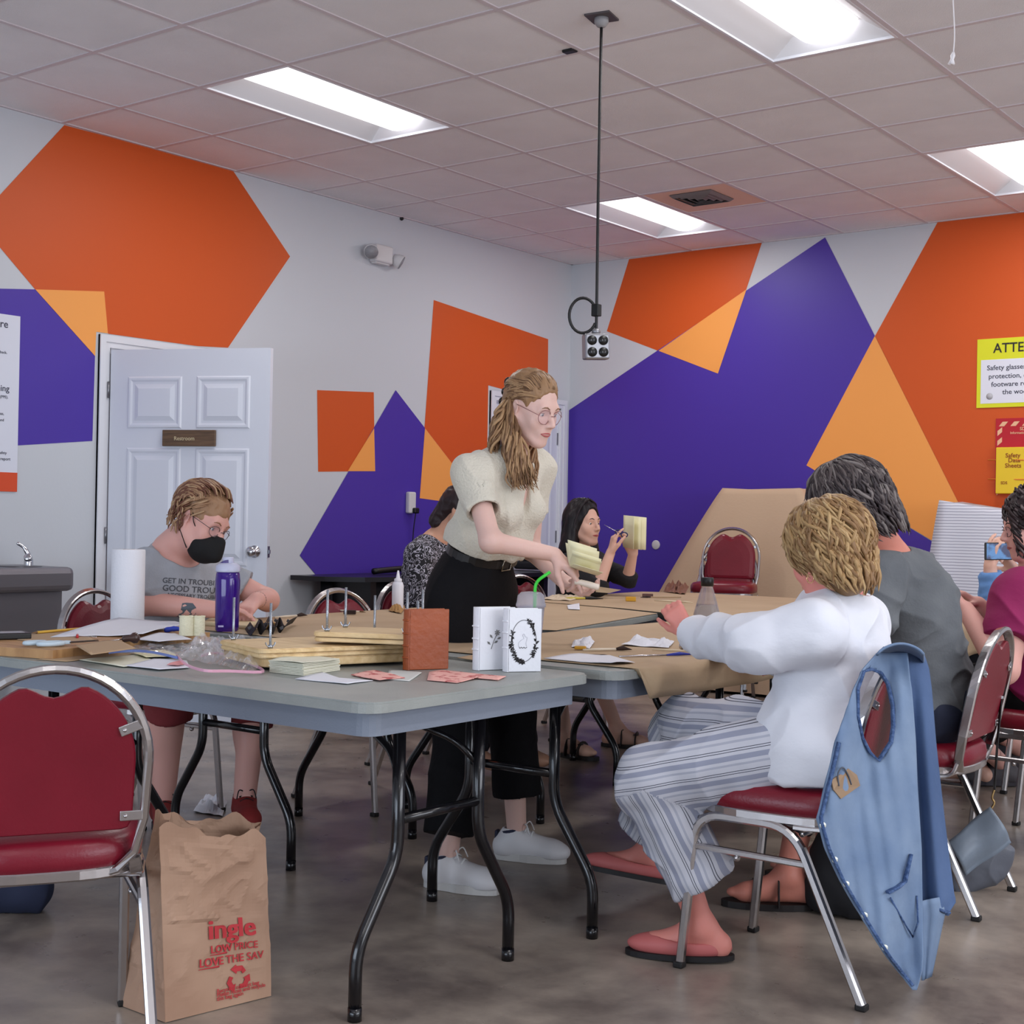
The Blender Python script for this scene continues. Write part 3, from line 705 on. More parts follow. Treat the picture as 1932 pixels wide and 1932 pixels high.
# ================================================================== CHAIRS
vinyl = M('maroon_vinyl', (122, 22, 40), .33, bump=(160, .08), var=((110, 16, 34), 5, (1, 1, 1), .3, .7))
steel = M('chair_chrome', (188, 184, 184), .24, 1, bump=(30, .03)); foot_m = M('black_rubber', (24, 22, 22), .6)
CH = .83
def back_outline(hw, z0, z1, n=26):      # arched loop outline in (x, z), closed
    p = []
    zs = z1-hw*1.02
    for k in range(n+1):
        a = PI*k/n; p.append((hw*math.cos(a), zs+(z1-zs)*math.sin(a)))
    p.append((-hw*.98, z0+.12)); q_ = [(-hw*.9, z0+.05), (-hw*.72, z0+.012), (-hw*.5, z0)]
    return p+q_+[(-x, z) for x, z in reversed(q_)]+[(hw*.98, z0+.12)]
def yb(z): return -.165-(z-.40)*.21       # lean of the back
def make_chair():
    t = empty('banquet_chair')
    # seat cushion: rounded trapezoid, domed
    m = MB(); n = 40; rings = []
    def ol(k, s):
        a = 2*PI*k/n; c, s_ = math.cos(a), math.sin(a); e = 3.2
        x = .205*np.sign(c)*abs(c)**(2/e); y = .205*np.sign(s_)*abs(s_)**(2/e); x *= (1+.06*(y/.2))
        return x*s, .022+y*s*1.07
    for s, z in ((.9, .418), (.985, .426), (1.0, .445), (.985, .468), (.93, .482), (.8, .489), (.5, .492), (.2, .493)): rings.append([(*ol(k, s), z) for k in range(n)])
    vs = [v for r in rings for v in r]; fs = [(i*n+k, i*n+(k+1) % n, (i+1)*n+(k+1) % n, (i+1)*n+k) for i in range(len(rings)-1) for k in range(n)]
    fs += [tuple(range(n-1, -1, -1)), tuple(range((len(rings)-1)*n, len(rings)*n))]; m.add(vs, fs, 0, True); seat = m.build('seat', vinyl, t)
    m = MB(); m.tube([(*ol(k, .97), .415) for k in range(n)], 0, rect=(.022, .012), closed=True, up=(0, 0, 1)); m.build('seat_frame', steel, t)
    # back cushion, notched top
    hw, z0, z1 = .160, .500, CH-.02
    ol2 = []
    zs = z1-hw*1.05
    for k in range(31):
        a = PI*k/30; x = hw*math.cos(a); z = zs+(z1-zs)*math.sin(a); dip = .034*(.5+.5*math.cos(PI*x/.068)) if abs(x) < .068 else 0
        ol2.append((x, z-.002-dip))
    ol2 += [(-hw*.99, z0+.02), (-hw*.94, z0+.004), (-hw*.86, z0), (hw*.86, z0), (hw*.94, z0+.004), (hw*.99, z0+.02)]
    cz = .62; m = MB(); n2 = len(ol2); rings = []
    for s, dy in ((.5, .028), (.8, .026), (.93, .02), (.985, .01), (1, 0), (.992, -.008), (.97, -.012)):
        rings.append([(x*s, yb(cz+(z-cz)*s)+dy+.002, cz+(z-cz)*s) for x, z in ol2])
    vs = [v for r in rings for v in r]; fs = [(i*n2+k, i*n2+(k+1) % n2, (i+1)*n2+(k+1) % n2, (i+1)*n2+k) for i in range(len(rings)-1) for k in range(n2)]
    fs += [tuple(range(n2-1, -1, -1)), tuple(range((len(rings)-1)*n2, len(rings)*n2))]
    m.add(vs, fs, 0, False); bc = m.build('backrest', vinyl, t)
    o = back_outline(.185, .405, CH)
    m = MB(); m.tube([(x, yb(z), z) for x, z in o], 0, rect=(.028, .016), closed=True, up=(0, 1, -.3)); m.build('back_frame', steel, t)
    for s in (-1, 1):
        for z in (.53, .71):
            hx = .185 if z < .65 else .176
            MB().box((s*(hx-.03), yb(z)-.012, z+s*0), (.045, .004, .02), R=roty(-.35*s if z > .6 else 0), bev=.0018).ball((s*(hx-.042), yb(z)-.015, z-(.004 if z > .6 else 0)), .004, 8).build('bracket', steel, t)
        # side frame: front leg, top rail and rear leg
        pts = round_path([(s*.20, .245, .012), (s*.195, .205, .40), (s*.195, -.06, .40), (s*.205, -.245, .012)], .075, 7)
        cut = len(pts)//2
        MB().tube(pts[:cut+1], 0, rect=(.022, .022), up=(1, 0, 0)).build('leg', steel, t)
        MB().tube(pts[cut:], 0, rect=(.022, .022), up=(1, 0, 0)).build('leg', steel, t)
        MB().tube([(s*.197, .215, .315), (s*.199, -.105, .315)], 0, rect=(.016, .016), up=(1, 0, 0)).ball((s*.197, .09, .302), .009, 8).build('stretcher', steel, t)
        for y in (.245, -.245): MB().box((s*.203, y, .008), (.027, .027, .016), bev=.004).build('foot_cap', foot_m, t)
        # curved bracket joining back frame to seat
        MB().tube(smooth_path([(s*.165, yb(.44), .44), (s*.175, -.15, .405), (s*.19, -.06, .40)]), 0, rect=(.026, .012), up=(1, 0, 0)).build('joint', steel, t)
    for y, z in ((.2, .385), (-.08, .385)):
        MB().tube([(-.19, y, z), (.19, y, z)], .008, 8).build('cross_rail', steel, t)
    return t
proto = make_chair(); used = [False]
def chair(x, y, face, label, z=0, group='maroon banquet chairs'):
    """face: world direction the sitter faces"""
    o = proto if not used[0] else copy_tree(proto); used[0] = True
    o.location = (x, y, z); o.rotation_euler = (0, 0, math.atan2(face[1], face[0])-PI/2)
    return tag(o, label, 'chair', group)
chair(-2.528, 1.744, (-.86, .51), 'empty maroon chair seen from behind at the lower left')
chair(-1.545, 3.32, (-1, .0), 'maroon chair under the woman in white, vest hung on its back')
chair(-1.60, 4.23, (-1, -.06), 'maroon chair of the person in grey with a purse strap')
chair(-1.44, 5.22, (-1, .1), 'chair beneath the person in magenta at the right edge')
chair(-4.31, 3.38, (1, .1), 'maroon chair behind the masked man in the grey tee')
chair(-3.81, 4.16, (1, -.12), 'empty maroon chair left of the white glue bottle')
chair(-4.12, 4.93, (1, 0), 'maroon chair of the woman in the patterned top')
chair(-4.35, 6.12, (1, -.2), 'chair of the long dark-haired woman')
chair(-1.66, 6.26, (-1, 0), 'chair beneath the phone holder in blue sleeves, behind the magenta shirt')
sx, sy = -4.34, 7.97
for k in range(4):
    chair(sx+.012*k, sy+.01*k, (.35, -1), 'topmost maroon chair of the stack before the tan draped shape' if k == 3 else 'lower maroon chair in the stack before the tan draped shape', z=.092*k, group='stacked maroon chairs' if k == 3 else 'lower stacked maroon chairs')
# ================================================================== PEOPLE
def headR(f, u):
    f = np.array(f, float); f = f/np.linalg.norm(f); u = np.array(u, float); u = u-(u@f)*f; u /= np.linalg.norm(u)
    return np.stack([np.cross(f, u), f, u], 1)          # columns: right, forward, up
def add_head(S, c, R, s=1., neck=None, nr=.052, mouth=True):
    P = lambda x, y, z: c+R@(np.array((x, y, z))*s)
    S.ell(P(0, -.014, .035), np.array((.072, .092, .084))*s, R, k=.01)
    S.ell(P(0, .022, -.03), np.array((.058, .062, .08))*s, R, k=.03*s)
    for q in (-1, 1):
        S.cap(P(q*.056, -.005, -.045), P(q*.022, .062, -.096), .018*s, .015*s, k=.025*s)
        S.ell(P(q*.036, .058, -.026), np.array((.022, .018, .024))*s, R, k=.03*s)
    S.ell(P(0, .070, -.098), np.array((.022, .018, .017))*s, R, k=.022*s)
    S.cap(P(-.034, .072, .024), P(.034, .072, .024), .011*s, .011*s, k=.022*s)
    S.cap(P(0, .082, .012), P(0, .106, -.026), .0075*s, .0095*s, k=.014*s)
    for q in (-1, 1): S.ell(P(q*.0105, .094, -.031), np.array((.007, .01, .007))*s, R, k=.008*s)
    S.ell(P(0, .076, -.06), np.array((.026, .016, .02))*s, R, k=.022*s)
    for q in (-1, 1):
        S.ell(P(q*.032, .092, .003), np.array((.017, .014, .010))*s, R, k=.014*s, op='s')
        S.cap(P(q*.02, .0765, .0095), P(q*.046, .0685, .0085), .0045*s, .004*s, k=.006*s)
        Re = R@rotz(-q*.35)@roty(q*.12)
        S.ell(P(q*.074, -.012, -.004), np.array((.007, .018, .029))*s, Re, k=.006*s)
        S.ell(P(q*.0805, -.008, .002), np.array((.005, .010, .017))*s, Re, k=.005*s, op='s')
        S.ell(P(q*.073, -.004, -.032), np.array((.006, .008, .009))*s, Re, k=.006*s)
    if neck is not None: S.cap(P(0, -.022, -.055), neck, nr*s, nr*1.12*s, k=.022)
def face_parts(par, c, R, s=1., brow=(110, 80, 55), lip=(165, 85, 85), iris=(70, 90, 110), open_=.0, lid=.62):
    skin_ = [o_ for o_ in par.children if o_.name.startswith('body')][0].data.materials[0]
    P = lambda x, y, z: c+R@(np.array((x, y, z))*s)
    bd = [o_ for o_ in par.children if o_.name.startswith('body')][0]; off_ = np.array(ORIG['wo'][par.name]); bpy.context.view_layer.update()
    def F(x, z, out=0.):          # point on the face at head-space (x, z), lifted by out
        o_ = P(x, .22, z)-off_; h_ = bd.ray_cast(Vector(o_), Vector(-R[:, 1])); return (np.array(h_[1])+off_ if h_[0] else P(x, .08, z))+R[:, 1]*out*s
    ew = M('eye_white', (225, 220, 215), .25); ir = M('iris_%d' % iris[0], iris, .2); pu = M('pupil', (10, 8, 8), .15)
    for q in (-1, 1):
        e = MB().ball(P(q*.0315, .0665, .0025), .0125*s, 16).build('eye', ew, par)
        d = R@nrm((q*.05, 1, -.12)); X = frame(d, R[:, 2]); Rm = np.stack([X[:, 1], X[:, 2], X[:, 0]], 1)
        MB().ball(P(q*.0315, .0665, .0025)+d*.0092*s, .0058*s, 12, 0, Rm, (1, 1, .7)).build('iris', ir, e)
        MB().ball(P(q*.0315, .0665, .0025)+d*.0112*s, .003*s, 10, 0, Rm, (1, 1, .8)).build('pupil', pu, e)
        ec = P(q*.0315, .0665, .0025)
        def lidpt(u, v, top, ec=ec):
            lo_ = 1.25*lid if top else 1.05; ph = (PI*(1-u)); el = (PI/2-(v*(lo_))) if top else (-PI/2+v*(PI/2-.42))
            return ec+R@(A_((math.cos(ph)*math.cos(el), math.sin(ph)*math.cos(el), math.sin(el)))*.0137*s)
        MB().grid(lambda u, v: lidpt(u, v, True), 12, 6).build('upper_eyelid', skin_, par, solid=.0008)
        MB().grid(lambda u, v: lidpt(u, v, False), 12, 4).build('lower_eyelid', skin_, par, solid=.0008)
        MB().tube([F(q*.015, .0235, .0004), F(q*.027, .0295, .0006), F(q*.038, .0285, .0004), F(q*.045, .024, .0)], [.0014*s, .0026*s, .0022*s, .001*s], 8).build('eyebrow', M('brow_%d' % brow[0], brow, .8), par)
        MB().tube([lidpt(k/8, 1, True)+R[:, 1]*.0006 for k in range(1, 8)], .0008*s, 6).build('lashes', pu, par)
    lm = M('lip_%d' % lip[0], lip, .4)
    if open_: MB().ball(P(0, .0845, -.062), .016*s, 12, 0, R, (1, .35, .3)).build('mouth', M('mouth_dark', (60, 22, 24), .5), par)
    for sg, rr_ in ((1, .0026), (-1, .0034)):
        zc_ = lambda x: -.0615+sg*(.0026+open_)*(1-(x/.026)**2)
        xs_ = np.linspace(-.025, .025, 11)
        MB().tube([F(x, zc_(x), .0002) for x in xs_], [max(.0006, rr_*(1-(x/.027)**2)**.7)*s for x in xs_], 8).build('lip', lm, par)
def glasses(par, c, R, s=1., col=(140, 110, 105), name='glasses', rx=.025, rz=.021, tilt=0):
    P = lambda x, y, z: c+R@(np.array((x, y, z))*s)
    m = MB(); gm = M('frame_%d' % col[0], col, .35, .6)
    for q in (-1, 1):
        m.tube([P(q*(.032+rx*math.cos(a)), .093-.008*abs(math.cos(a)+.3), -.002+rz*math.sin(a)) for a in np.linspace(0, 2*PI, 25)[:-1]], .0011*s, 6, closed=True)
        m.tube([P(q*(.032+rx), .086, .002), P(q*.071, .06, .006), P(q*.078, -.005, .01)], .0011*s, 6)
    m.tube([P(-.008, .0945, .003), P(0, .101, .006), P(.008, .0945, .003)], .0012*s, 6)
    g = m.build(name, gm, par)
    for q in (-1, 1):
        l = MB(); n = 20; l.add([P(q*(.032+(rx-.001)*math.cos(a)), .092-.008*abs(math.cos(a)+.3), -.002+(rz-.001)*math.sin(a)) for a in np.linspace(0, 2*PI, n+1)[:-1]], [tuple(range(n))])
        l.build('glass_lens', M('tinted_lens', (225, 195, 205), .05, alpha=.22), g)
def add_hand(S, W, d, n, s=1., side=1, curl=(.3, .35, .4, .45, .5), spread=1., thumb=(.55, .75, .35), L=1.):
    """W wrist, d along the palm, n out of the palm; side=+1 puts the thumb on cross(d, n)"""
    d = nrm(d); n = np.array(n, float); n = nrm(n-(n@d)*d); t = nrm(np.cross(d, n))*side
    for o in (.026, .009, -.009, -.026): S.cap(W+d*.008*s+t*o*.5*s, W+d*.082*s+t*o*s, .0135*s, .0115*s, k=.012)
    for i, (o, ln) in enumerate(((.027, .072), (.0095, .08), (-.009, .075), (-.026, .058))):
        b = W+d*.083*s+t*o*s; dr = nrm(d+t*o*3.2*spread); a = curl[i+1]; q = b
        for seg, (fr, r1_, r2_) in enumerate(((.44, .0095, .0085), (.31, .0085, .0075), (.25, .0075, .0062))):
            an = a*(1.0+seg*.85) if seg else a*.9
            v = dr*math.cos(an)+n*math.sin(an); e = q+v*ln*fr*s*L; S.cap(q, e, r1_*s, r2_*s, k=.004); q = e
    q = W+d*.022*s+t*.024*s+n*.006*s; v = nrm(d*thumb[0]+t*thumb[1]+n*thumb[2])
    e = q+v*.045*s; S.cap(q, e, .0145*s, .0105*s, k=.012); v2 = nrm(v*.7+d*.6+n*.25*curl[0]); e2 = e+v2*.032*s; S.cap(e, e2, .0105*s, .009*s, k=.005)
    v3 = nrm(v2+n*.5*curl[0]+d*.2); S.cap(e2, e2+v3*.024*s, .009*s, .0072*s, k=.004)
    return t
def limb(S, a, b, c, r, k=.02, mid=True):
    S.cap(a, b, r[0], r[1], k=k); S.cap(b, c, r[1], r[2], k=k)
def calf(S, kn, an, back, s=1.):
    S.cap(kn, an, .05*s, .034*s, k=.02); m_ = kn*.68+an*.32+np.array(back)*.018; ax = nrm(kn-an)
    S.ell(m_, np.array((.048, .046, .10))*s, frame(np.cross(ax, back), ax), k=.03)
def foot(S, an, toe_dir, s=1., L=.24, z0=None):
    t = nrm(toe_dir); heel = an-t*.05*s; heel = np.array([heel[0], heel[1], heel[2]-.055*s])
    ball = heel+t*.17*s*L/.24; toe = heel+t*.21*s*L/.24
    S.cap(an, heel+[0, 0, .012], .033*s, .028*s, k=.02); S.cap(an+[0, 0, -.01], ball, .032*s, .024*s, k=.03)
    S.cap(heel, ball, .026*s, .027*s, k=.02); S.cap(ball, toe, .03*s, .02*s, k=.02, flat=(np.array((0, 0, 1.)), .7))
def torso(S, pel, che, nek, shL, shR, w=1., infl=0., bust=0, bel=0.):
    lat = nrm(shR-shL); up = nrm(che-pel); fwd_ = nrm(np.cross(lat, up))*-1
    if False: pass
    f = np.cross(up, lat); f = nrm(f)
    R = frame(lat, up)
    S.ell(pel, np.array((.165*w+infl, .115*w+infl, .13+infl)), R, k=.03)
    mid = pel*.5+che*.5
    S.ell(mid+f*bel*.5, np.array((.138*w+infl+bel*.5, .098*w+infl+bel*.6, .17+infl)), R, k=.06)
    S.ell(che, np.array((.155*w+infl, .11*w+infl, .17+infl)), frame(lat, nek-mid), k=.05)
    for s_ in (shL, shR): S.cap(nek*.8+che*.2, s_, .058+infl, .050+infl, k=.05)
    if bust:
        for q in (-1, 1): S.ell(che+f*(.085+infl)+lat*q*.07-up*.01, np.array((.055, .05, .058))*bust+infl*.5, R, k=.04)
    return lat, up, f
A_ = np.array
skinm = lambda nm, c: M(nm, c, .5, sss=.12, bump=(120, .05))

# locks of hair: tapered tufts that hug the skull then fall
def locks(paths, r0_=.005, n=9, taper=(.5, 1, 1, .9, .7, .1), seg=6, jit=.004, seed=3):
    rnd = random.Random(seed); m = MB()
    for p in paths:
        P = smooth_path([A_(q)+A_([rnd.uniform(-jit, jit) for _ in range(3)]) for q in p], 4); k = len(P); rr_ = r0_*rnd.uniform(.7, 1.3)
        m.tube(P, [rr_*np.interp(i/(k-1), np.linspace(0, 1, len(taper)), taper) for i in range(k)], seg, mi=rnd.choice((0, 0, 1, 1, 2)))
    return m
def hair_mat(nm, c1, c2, sc=9, st=(1, 1, .25)):
    return M(nm, c1, .5, var=(c2, sc, st, .35, .62), bump=(70, .35, (1, 1, .2)), sheen=.1)

def hmats(nm, mid, dark, light):
    mk = lambda t_, c: M('hair_'+nm+t_, c, .42, bump=(90, .3, (1, 1, .3)), spec=.35)
    return [mk('', mid), mk('_dark', dark), mk('_light', light)]
def skull(S, P, R, s=1., r=(.085, .107, .095), c=(0, -.022, .04)):
    S.ell(P(*c), A_(r)*s, R, k=.01)
def nape(P, n, c0, c1, r0, r1, seed=2, lift=.004):
    """tufts lying down the back of the head: c0, c1 centres of the upper and lower ring, r0, r1 their radii"""
    rnd = random.Random(seed); out = []
    for i in range(n):
        az = rnd.uniform(-1.9, 1.9); v0 = rnd.uniform(-.15, .8); l_ = rnd.uniform(.35, .6); q = []; tw = rnd.uniform(-.35, .35)
        for k in range(5):
            v = v0+l_*k/4; a_ = az+tw*k/4; c_ = A_(c0)*(1-v)+A_(c1)*v; r_ = r0*(1-v)+r1*v+lift*(1+math.sin(k*.8))
            q.append(P(c_[0]+r_*math.sin(a_), c_[1]-r_*math.cos(a_), c_[2]))
        out.append(q)
    return out
def shell_paths(P, c, r, n, st=(0, .8), step=.24, tw=(.1, .5), lift=(0, .03), seed=1, ylim=(.05, .06), ear=(.075, -.02, -.02), sgn=.8, pts=5, front=0):
    rnd = random.Random(seed); out = []
    for i in range(n):
        az = rnd.uniform(-PI, PI); s0 = rnd.uniform(*st); t_ = rnd.uniform(*tw)*(1 if rnd.random() < sgn else -1); l_ = rnd.uniform(*lift); q = []
        for k in range(pts):
            el = s0+k*step; a2 = az+t_*k*.35; b = 1.0+l_*(.4+.6*math.sin(k/(pts-1)*PI))+(l_*1.2 if k == pts-1 else 0)
            q.append((c[0]+r[0]*math.sin(el)*math.sin(a2)*b, c[1]-r[1]*math.sin(el)*math.cos(a2)*b, c[2]+r[2]*math.cos(el)*b))
        if any(y > ylim[0] and z < ylim[1] for x, y, z in q): continue
        if any(abs(x) > ear[0] and y > ear[1] and z < ear[2] for x, y, z in q): continue
        out.append([P(*v) for v in q])
    return out
# ------------------------------------------------------------------ 1 standing woman in the cream top
def person_root(x, y, label, z=0): return tag(empty('person', (x, y, z), 0, world=True), label, 'person')
pale = skinm('skin_pale', (222, 184, 172))
p = person_root(-2.78, 3.62, 'standing woman in cream top and black trousers leaning over the tables')
pel, che, nek = D(892, 1105, 4.58), D(940, 945, 4.52), D(960, 862, 4.52)
shR, elR, wrR = D(893, 888, 4.40), D(926, 1022, 4.26), D(1046, 1046, 4.36)
shL, elL, wrL = D(1012, 880, 4.66), D(1000, 1036, 4.68), D(1062, 1096, 4.50)
hc = D(1004, 771, 4.47); HR = headR(cv(.70, -.36, -.60), cv(.22, .93, -.2))
S = SDF(.0042)
lat, up, fd = torso(S, pel, che, nek, shL, shR, .84)
add_head(S, hc, HR, .95, neck=nek, nr=.046)
limb(S, shR-up*.01, elR, wrR, (.036, .033, .023)); limb(S, shL-up*.01, elL, wrL, (.036, .033, .023))
add_hand(S, wrR, cv(.72, -.62, -.05), cv(-.55, -.7, .35), .95, side=-1, curl=(.6, .25, .7, .8, .8), spread=.8, thumb=(.7, .3, .6))
add_hand(S, wrL, cv(.78, -.35, -.35), cv(.3, .75, -.5), .95, side=1, curl=(.5, .55, .6, .6, .6), spread=.5, thumb=(.7, .6, .4))
hiR, hiL = pel+lat*.085-up*.03, pel-lat*.085-up*.03
anR, anL = Zp(845, 1618, .095), Zp(975, 1568, .095)
knR = (hiR+anR)/2+cv(.6, 0, -.2)*.03; knL = (hiL+anL)/2+cv(.7, 0, -.2)*.03
for h_, k_, a_ in ((hiR, knR, anR), (hiL, knL, anL)): S.cap(h_, k_, .075, .05, k=.03); calf(S, k_, a_, cv(-1, 0, 0), .95)
S.mesh('body', pale, p)
face_parts(p, hc, HR, .95, brow=(140, 105, 80), lip=(178, 92, 92), iris=(95, 110, 120), open_=.0022, lid=.95)
glasses(p, hc, HR, .95, (150, 105, 105), rx=.0265, rz=.0245)
# top: soft knitted cream
cream = M('cream_knit', (214, 208, 192), .85, bump=(140, .5), sheen=.3)
S = SDF(.0045)
torso(S, pel+up*.06, che, nek-up*.005, shL-up*.012, shR-up*.012, .90, .009, bust=.75)
S.ell(pel+up*.175+fd*.01, A_((.152, .118, .07)), frame(lat, up), k=.05)
S.cap(shR-up*.008, shR*.42+elR*.58, .050, .058, k=.05, cb=True); S.cap(shL-up*.008, shL*.45+elL*.55, .050, .056, k=.05, cb=True)
S.cap(shR*.7+elR*.3, elR, .046, .043, k=.006, op='s'); S.cap(shL*.7+elL*.3, elL, .046, .043, k=.006, op='s')
vn = che+fd*.13+up*-.02
for t_ in np.linspace(0, 1, 5): S.cap(nek+up*.06, (nek+fd*.10)*(1-t_)+(vn)*t_, .05*(1-.75*t_)+.01, .012, k=.008, op='s')
S.plane(pel+up*.132, -up)
S.mesh('cream_top', cream, p, disp=folds(.006, 16, 2, (1, 1, .6)))
# trousers
blackc = M('black_trouser', (17, 16, 19), .8, bump=(60, .2), spec=.2)
S = SDF(.006)
S.ell(pel, A_((.158, .125, .125)), frame(lat, up), k=.05); S.cap(pel+up*.0, pel+up*.135, .128, .118, k=.04, flat=(fd, .86), cb=True)
for h_, k_, a_, e_ in ((hiR, knR, anR, .07), (hiL, knL, anL, .12)):
    S.cap(h_-[0, 0, .02], k_, .092, .082, k=.05); S.cap(k_, a_+A_((0, 0, e_)), .082, .078, k=.03, cb=True)
S.mesh('trousers', blackc, p, disp=folds(.005, 10, 5, (1, 1, .5)))
bc_ = pel+up*.118
b_ = MB().tube([bc_+lat*.128*math.cos(a)+fd*.108*math.sin(a) for a in np.linspace(0, 2*PI, 33)[:-1]], 0, rect=(.03, .006), closed=True, up=up).build('belt', M('belt_black', (24, 20, 20), .35), p)
q = bc_+fd*.113+lat*.01
MB().tube([q+lat*x+up*z for x, z in ((-.022, -.017), (.022, -.017), (.022, .017), (-.022, .017))], .003, 6, closed=True).build('buckle', M('buckle_silver', (180, 175, 165), .25, 1), b_)
# shoes
white_leather = M('white_leather', (222, 220, 222), .5); sole_m = M('sole_white', (205, 203, 200), .6); navy = M('navy_collar', (34, 38, 62), .6)
def sneaker(par, an, tdir, upper, sole, collar, lace, s=1., name='shoe'):
    t = nrm(A_((tdir[0], tdir[1], 0)))*.86; sd = nrm(np.cross(t, (0, 0, 1))); z0 = max(an[2]-.095, .0); o = A_((an[0], an[1], z0))
    S = SDF(.004)
    S.cap(o+t*-.045+[0, 0, .05], o+t*-.02+[0, 0, .085], .036*s, .036*s, k=.02)
    S.cap(o+t*-.045+[0, 0, .04], o+t*.14+[0, 0, .036], .036*s, .036*s, k=.03); S.cap(o+t*.0+[0, 0, .075], o+t*.12+[0, 0, .045], .036*s, .028*s, k=.03)
    S.ell(o+t*.15+[0, 0, .036], A_((.055, .042, .034))*s, frame(t, (0, 0, 1)), k=.02)
    S.cap(o+t*-.015+[0, 0, .09], o+t*-.015+[0, 0, .14], .027, .03, k=.008, op='s'); S.plane(o+[0, 0, .016], (0, 0, -1))
    sh = S.mesh(name, upper, par)
    m = MB(); n = 28; pts = []
    for k in range(n):
        a = 2*PI*k/n; l_ = .145*math.cos(a); w_ = (.043 if l_ > 0 else .037)*s; pts.append(o+t*(.055+l_)+sd*(w_*np.sign(math.sin(a))*abs(math.sin(a))**.7))
    vs = [q_+[0, 0, z] for z in (.001, .026) for q_ in pts]; fs = [tuple(range(n-1, -1, -1)), tuple(range(n, 2*n))]+[(i, (i+1) % n, n+(i+1) % n, n+i) for i in range(n)]
    m.add(vs, fs, 0); m.build('sole', sole, sh)
    if collar: MB().tube([o+t*(-.018+.036*math.cos(a))+sd*.034*s*math.sin(a)+[0, 0, .098+.006*math.cos(a)] for a in np.linspace(0, 2*PI, 21)[:-1]], .0065, 8, closed=True).box(o+t*-.078+[0, 0, .07], (.012, .03, .05), R=frame(t, (0, 0, 1)), bev=.004).build('collar', collar, sh)
    m = MB()
    for i in range(4):
        c_ = o+t*(.04+.024*i)+[0, 0, .107-.0125*i]; m.tube([c_-sd*.024+[0, 0, -.008], c_+[0, 0, .003], c_+sd*.024+[0, 0, -.008]], .003, 6)
    for q_ in (-1, 1): m.tube(smooth_path([o+t*.03+[0, 0, .112], o+t*.045+sd*.025*q_+[0, 0, .125], o+t*.06+sd*.035*q_+[0, 0, .095]]), .0022, 6)
    m.build('laces', lace, sh); return sh
lace = M('lace_white', (225, 225, 225), .8)
sneaker(p, anR, cv(.93, 0, -.36), white_leather, sole_m, navy, lace)
sneaker(p, anL, cv(.97, 0, -.25), white_leather, sole_m, navy, lace)
# hair: half-up, wavy to the chest
HL = lambda c, R, s: (lambda x, y, z: c+R@(A_((x, y, z))*s))
P = HL(hc, HR, .95)
hm1 = hmats('light_brown', (150, 116, 84), (112, 82, 58), (170, 136, 100)); hair1 = hm1[0]
S = SDF(.0045)
S.ell(P(0, -.022, .045), A_((.0765, .094, .083)), HR, k=.01)
S.ell(P(0, .07, -.03), A_((.066, .075, .098)), HR, k=.012, op='s')
for q in (-1, 1): S.ell(P(q*.085, .0, -.012), A_((.03, .024, .04)), HR, k=.01, op='s')
S.cap(P(0, -.07, .0), P(0, -.085, -.1), .045, .055, k=.03)
S.mesh('hair', hair1, p, disp=lambda V: .0025*wn(V@np.diag((1, 1, .5)), 120, 3))
rnd = random.Random(5); paths = []
dn = A_((0, 0, -1.))
for i in range(360):      # wavy lengths from the nape and behind the ear, over the shoulder
    s_ = 1 if rnd.random() < .72 else -1
    a = rnd.random(); root = P(s_*(.074-.045*a), -.045-.05*a, rnd.uniform(-.03, .03))
    front = rnd.random() < .7; L_ = rnd.uniform(.17, .26) if front else rnd.uniform(.12, .2)
    if front: tip = D(rnd.uniform(972, 1008), 0, 1)*0+D(rnd.uniform(968, 1012), rnd.uniform(885, 928), 4.36 if s_ > 0 else 4.5)
    else: tip = root+dn*L_+cv(-.3, 0, -.2)*.05
    ph = rnd.uniform(0, 6); mid_ = root*.5+tip*.5+cv(-.25, -.1, -.3)*(.045 if s_ > 0 else .0)
    pts = []
    for k in range(8):
        u = k/7; q_ = root*(1-u)**2+mid_*2*u*(1-u)+tip*u*u
        pts.append(q_+cr*.011*math.sin(ph+u*10)*min(1, u*2)+fw*.009*math.cos(ph+u*10)*min(1, u*2))
    paths.append(pts)
locks(paths, .0042, taper=(.6, 1, 1.1, 1, .8, .15), seed=9).build('hair_lengths', hm1, p)
paths = []
for i in range(190):      # strands combed back over the crown into the clip
    an = rnd.uniform(-1.35, 1.35); z_ = rnd.uniform(.3, 1)
    b0 = A_((math.sin(an)*.068, .066-.03*abs(an), .062+.028*math.cos(an)))
    mid_ = A_((math.sin(an)*.0795, -.012, .045+.083*math.cos(an)*.98)); e_ = A_((math.sin(an)*.04, -.112, .04+rnd.uniform(-.02, .01)))
    paths.append([P(*b0), P(*((b0+mid_)/2+A_((math.sin(an)*.008, 0, .01)))), P(*mid_), P(*((mid_+e_)/2+A_((math.sin(an)*.015, -.012, .012)))), P(*e_)])
for i in range(150):
    q = rnd.choice((-1, 1)); y_ = rnd.uniform(-.03, .062); z_ = rnd.uniform(.015, .085); f_ = lambda y, z: .0785*math.sqrt(max(.03, 1-((y+.022)/.097)**2-((z-.045)/.087)**2))
    pts = [(q*f_(y_-.03*k, z_-.004*k*k), y_-.03*k, z_-.004*k*k) for k in range(4) if y_-.03*k > -.11]
    if len(pts) > 2 and not any(abs(y) < .03 and z < .03 for x, y, z in pts): paths.append([P(*v) for v in pts])
locks(paths, .0026, taper=(.4, 1, 1, 1, .6), jit=.002, seed=2).build('hair_strands', hm1, p)
cl = MB()
for z in (.055, .02, -.015): cl.ball(P(.012, -.125, z), .014, 12, 0, HR, (1.2, .6, 1.1)); cl.ball(P(-.02, -.12, z-.01), .012, 12, 0, HR, (1.2, .6, 1.1))
cl.build('hair_clip', M('clip_black', (16, 14, 18), .3), p)
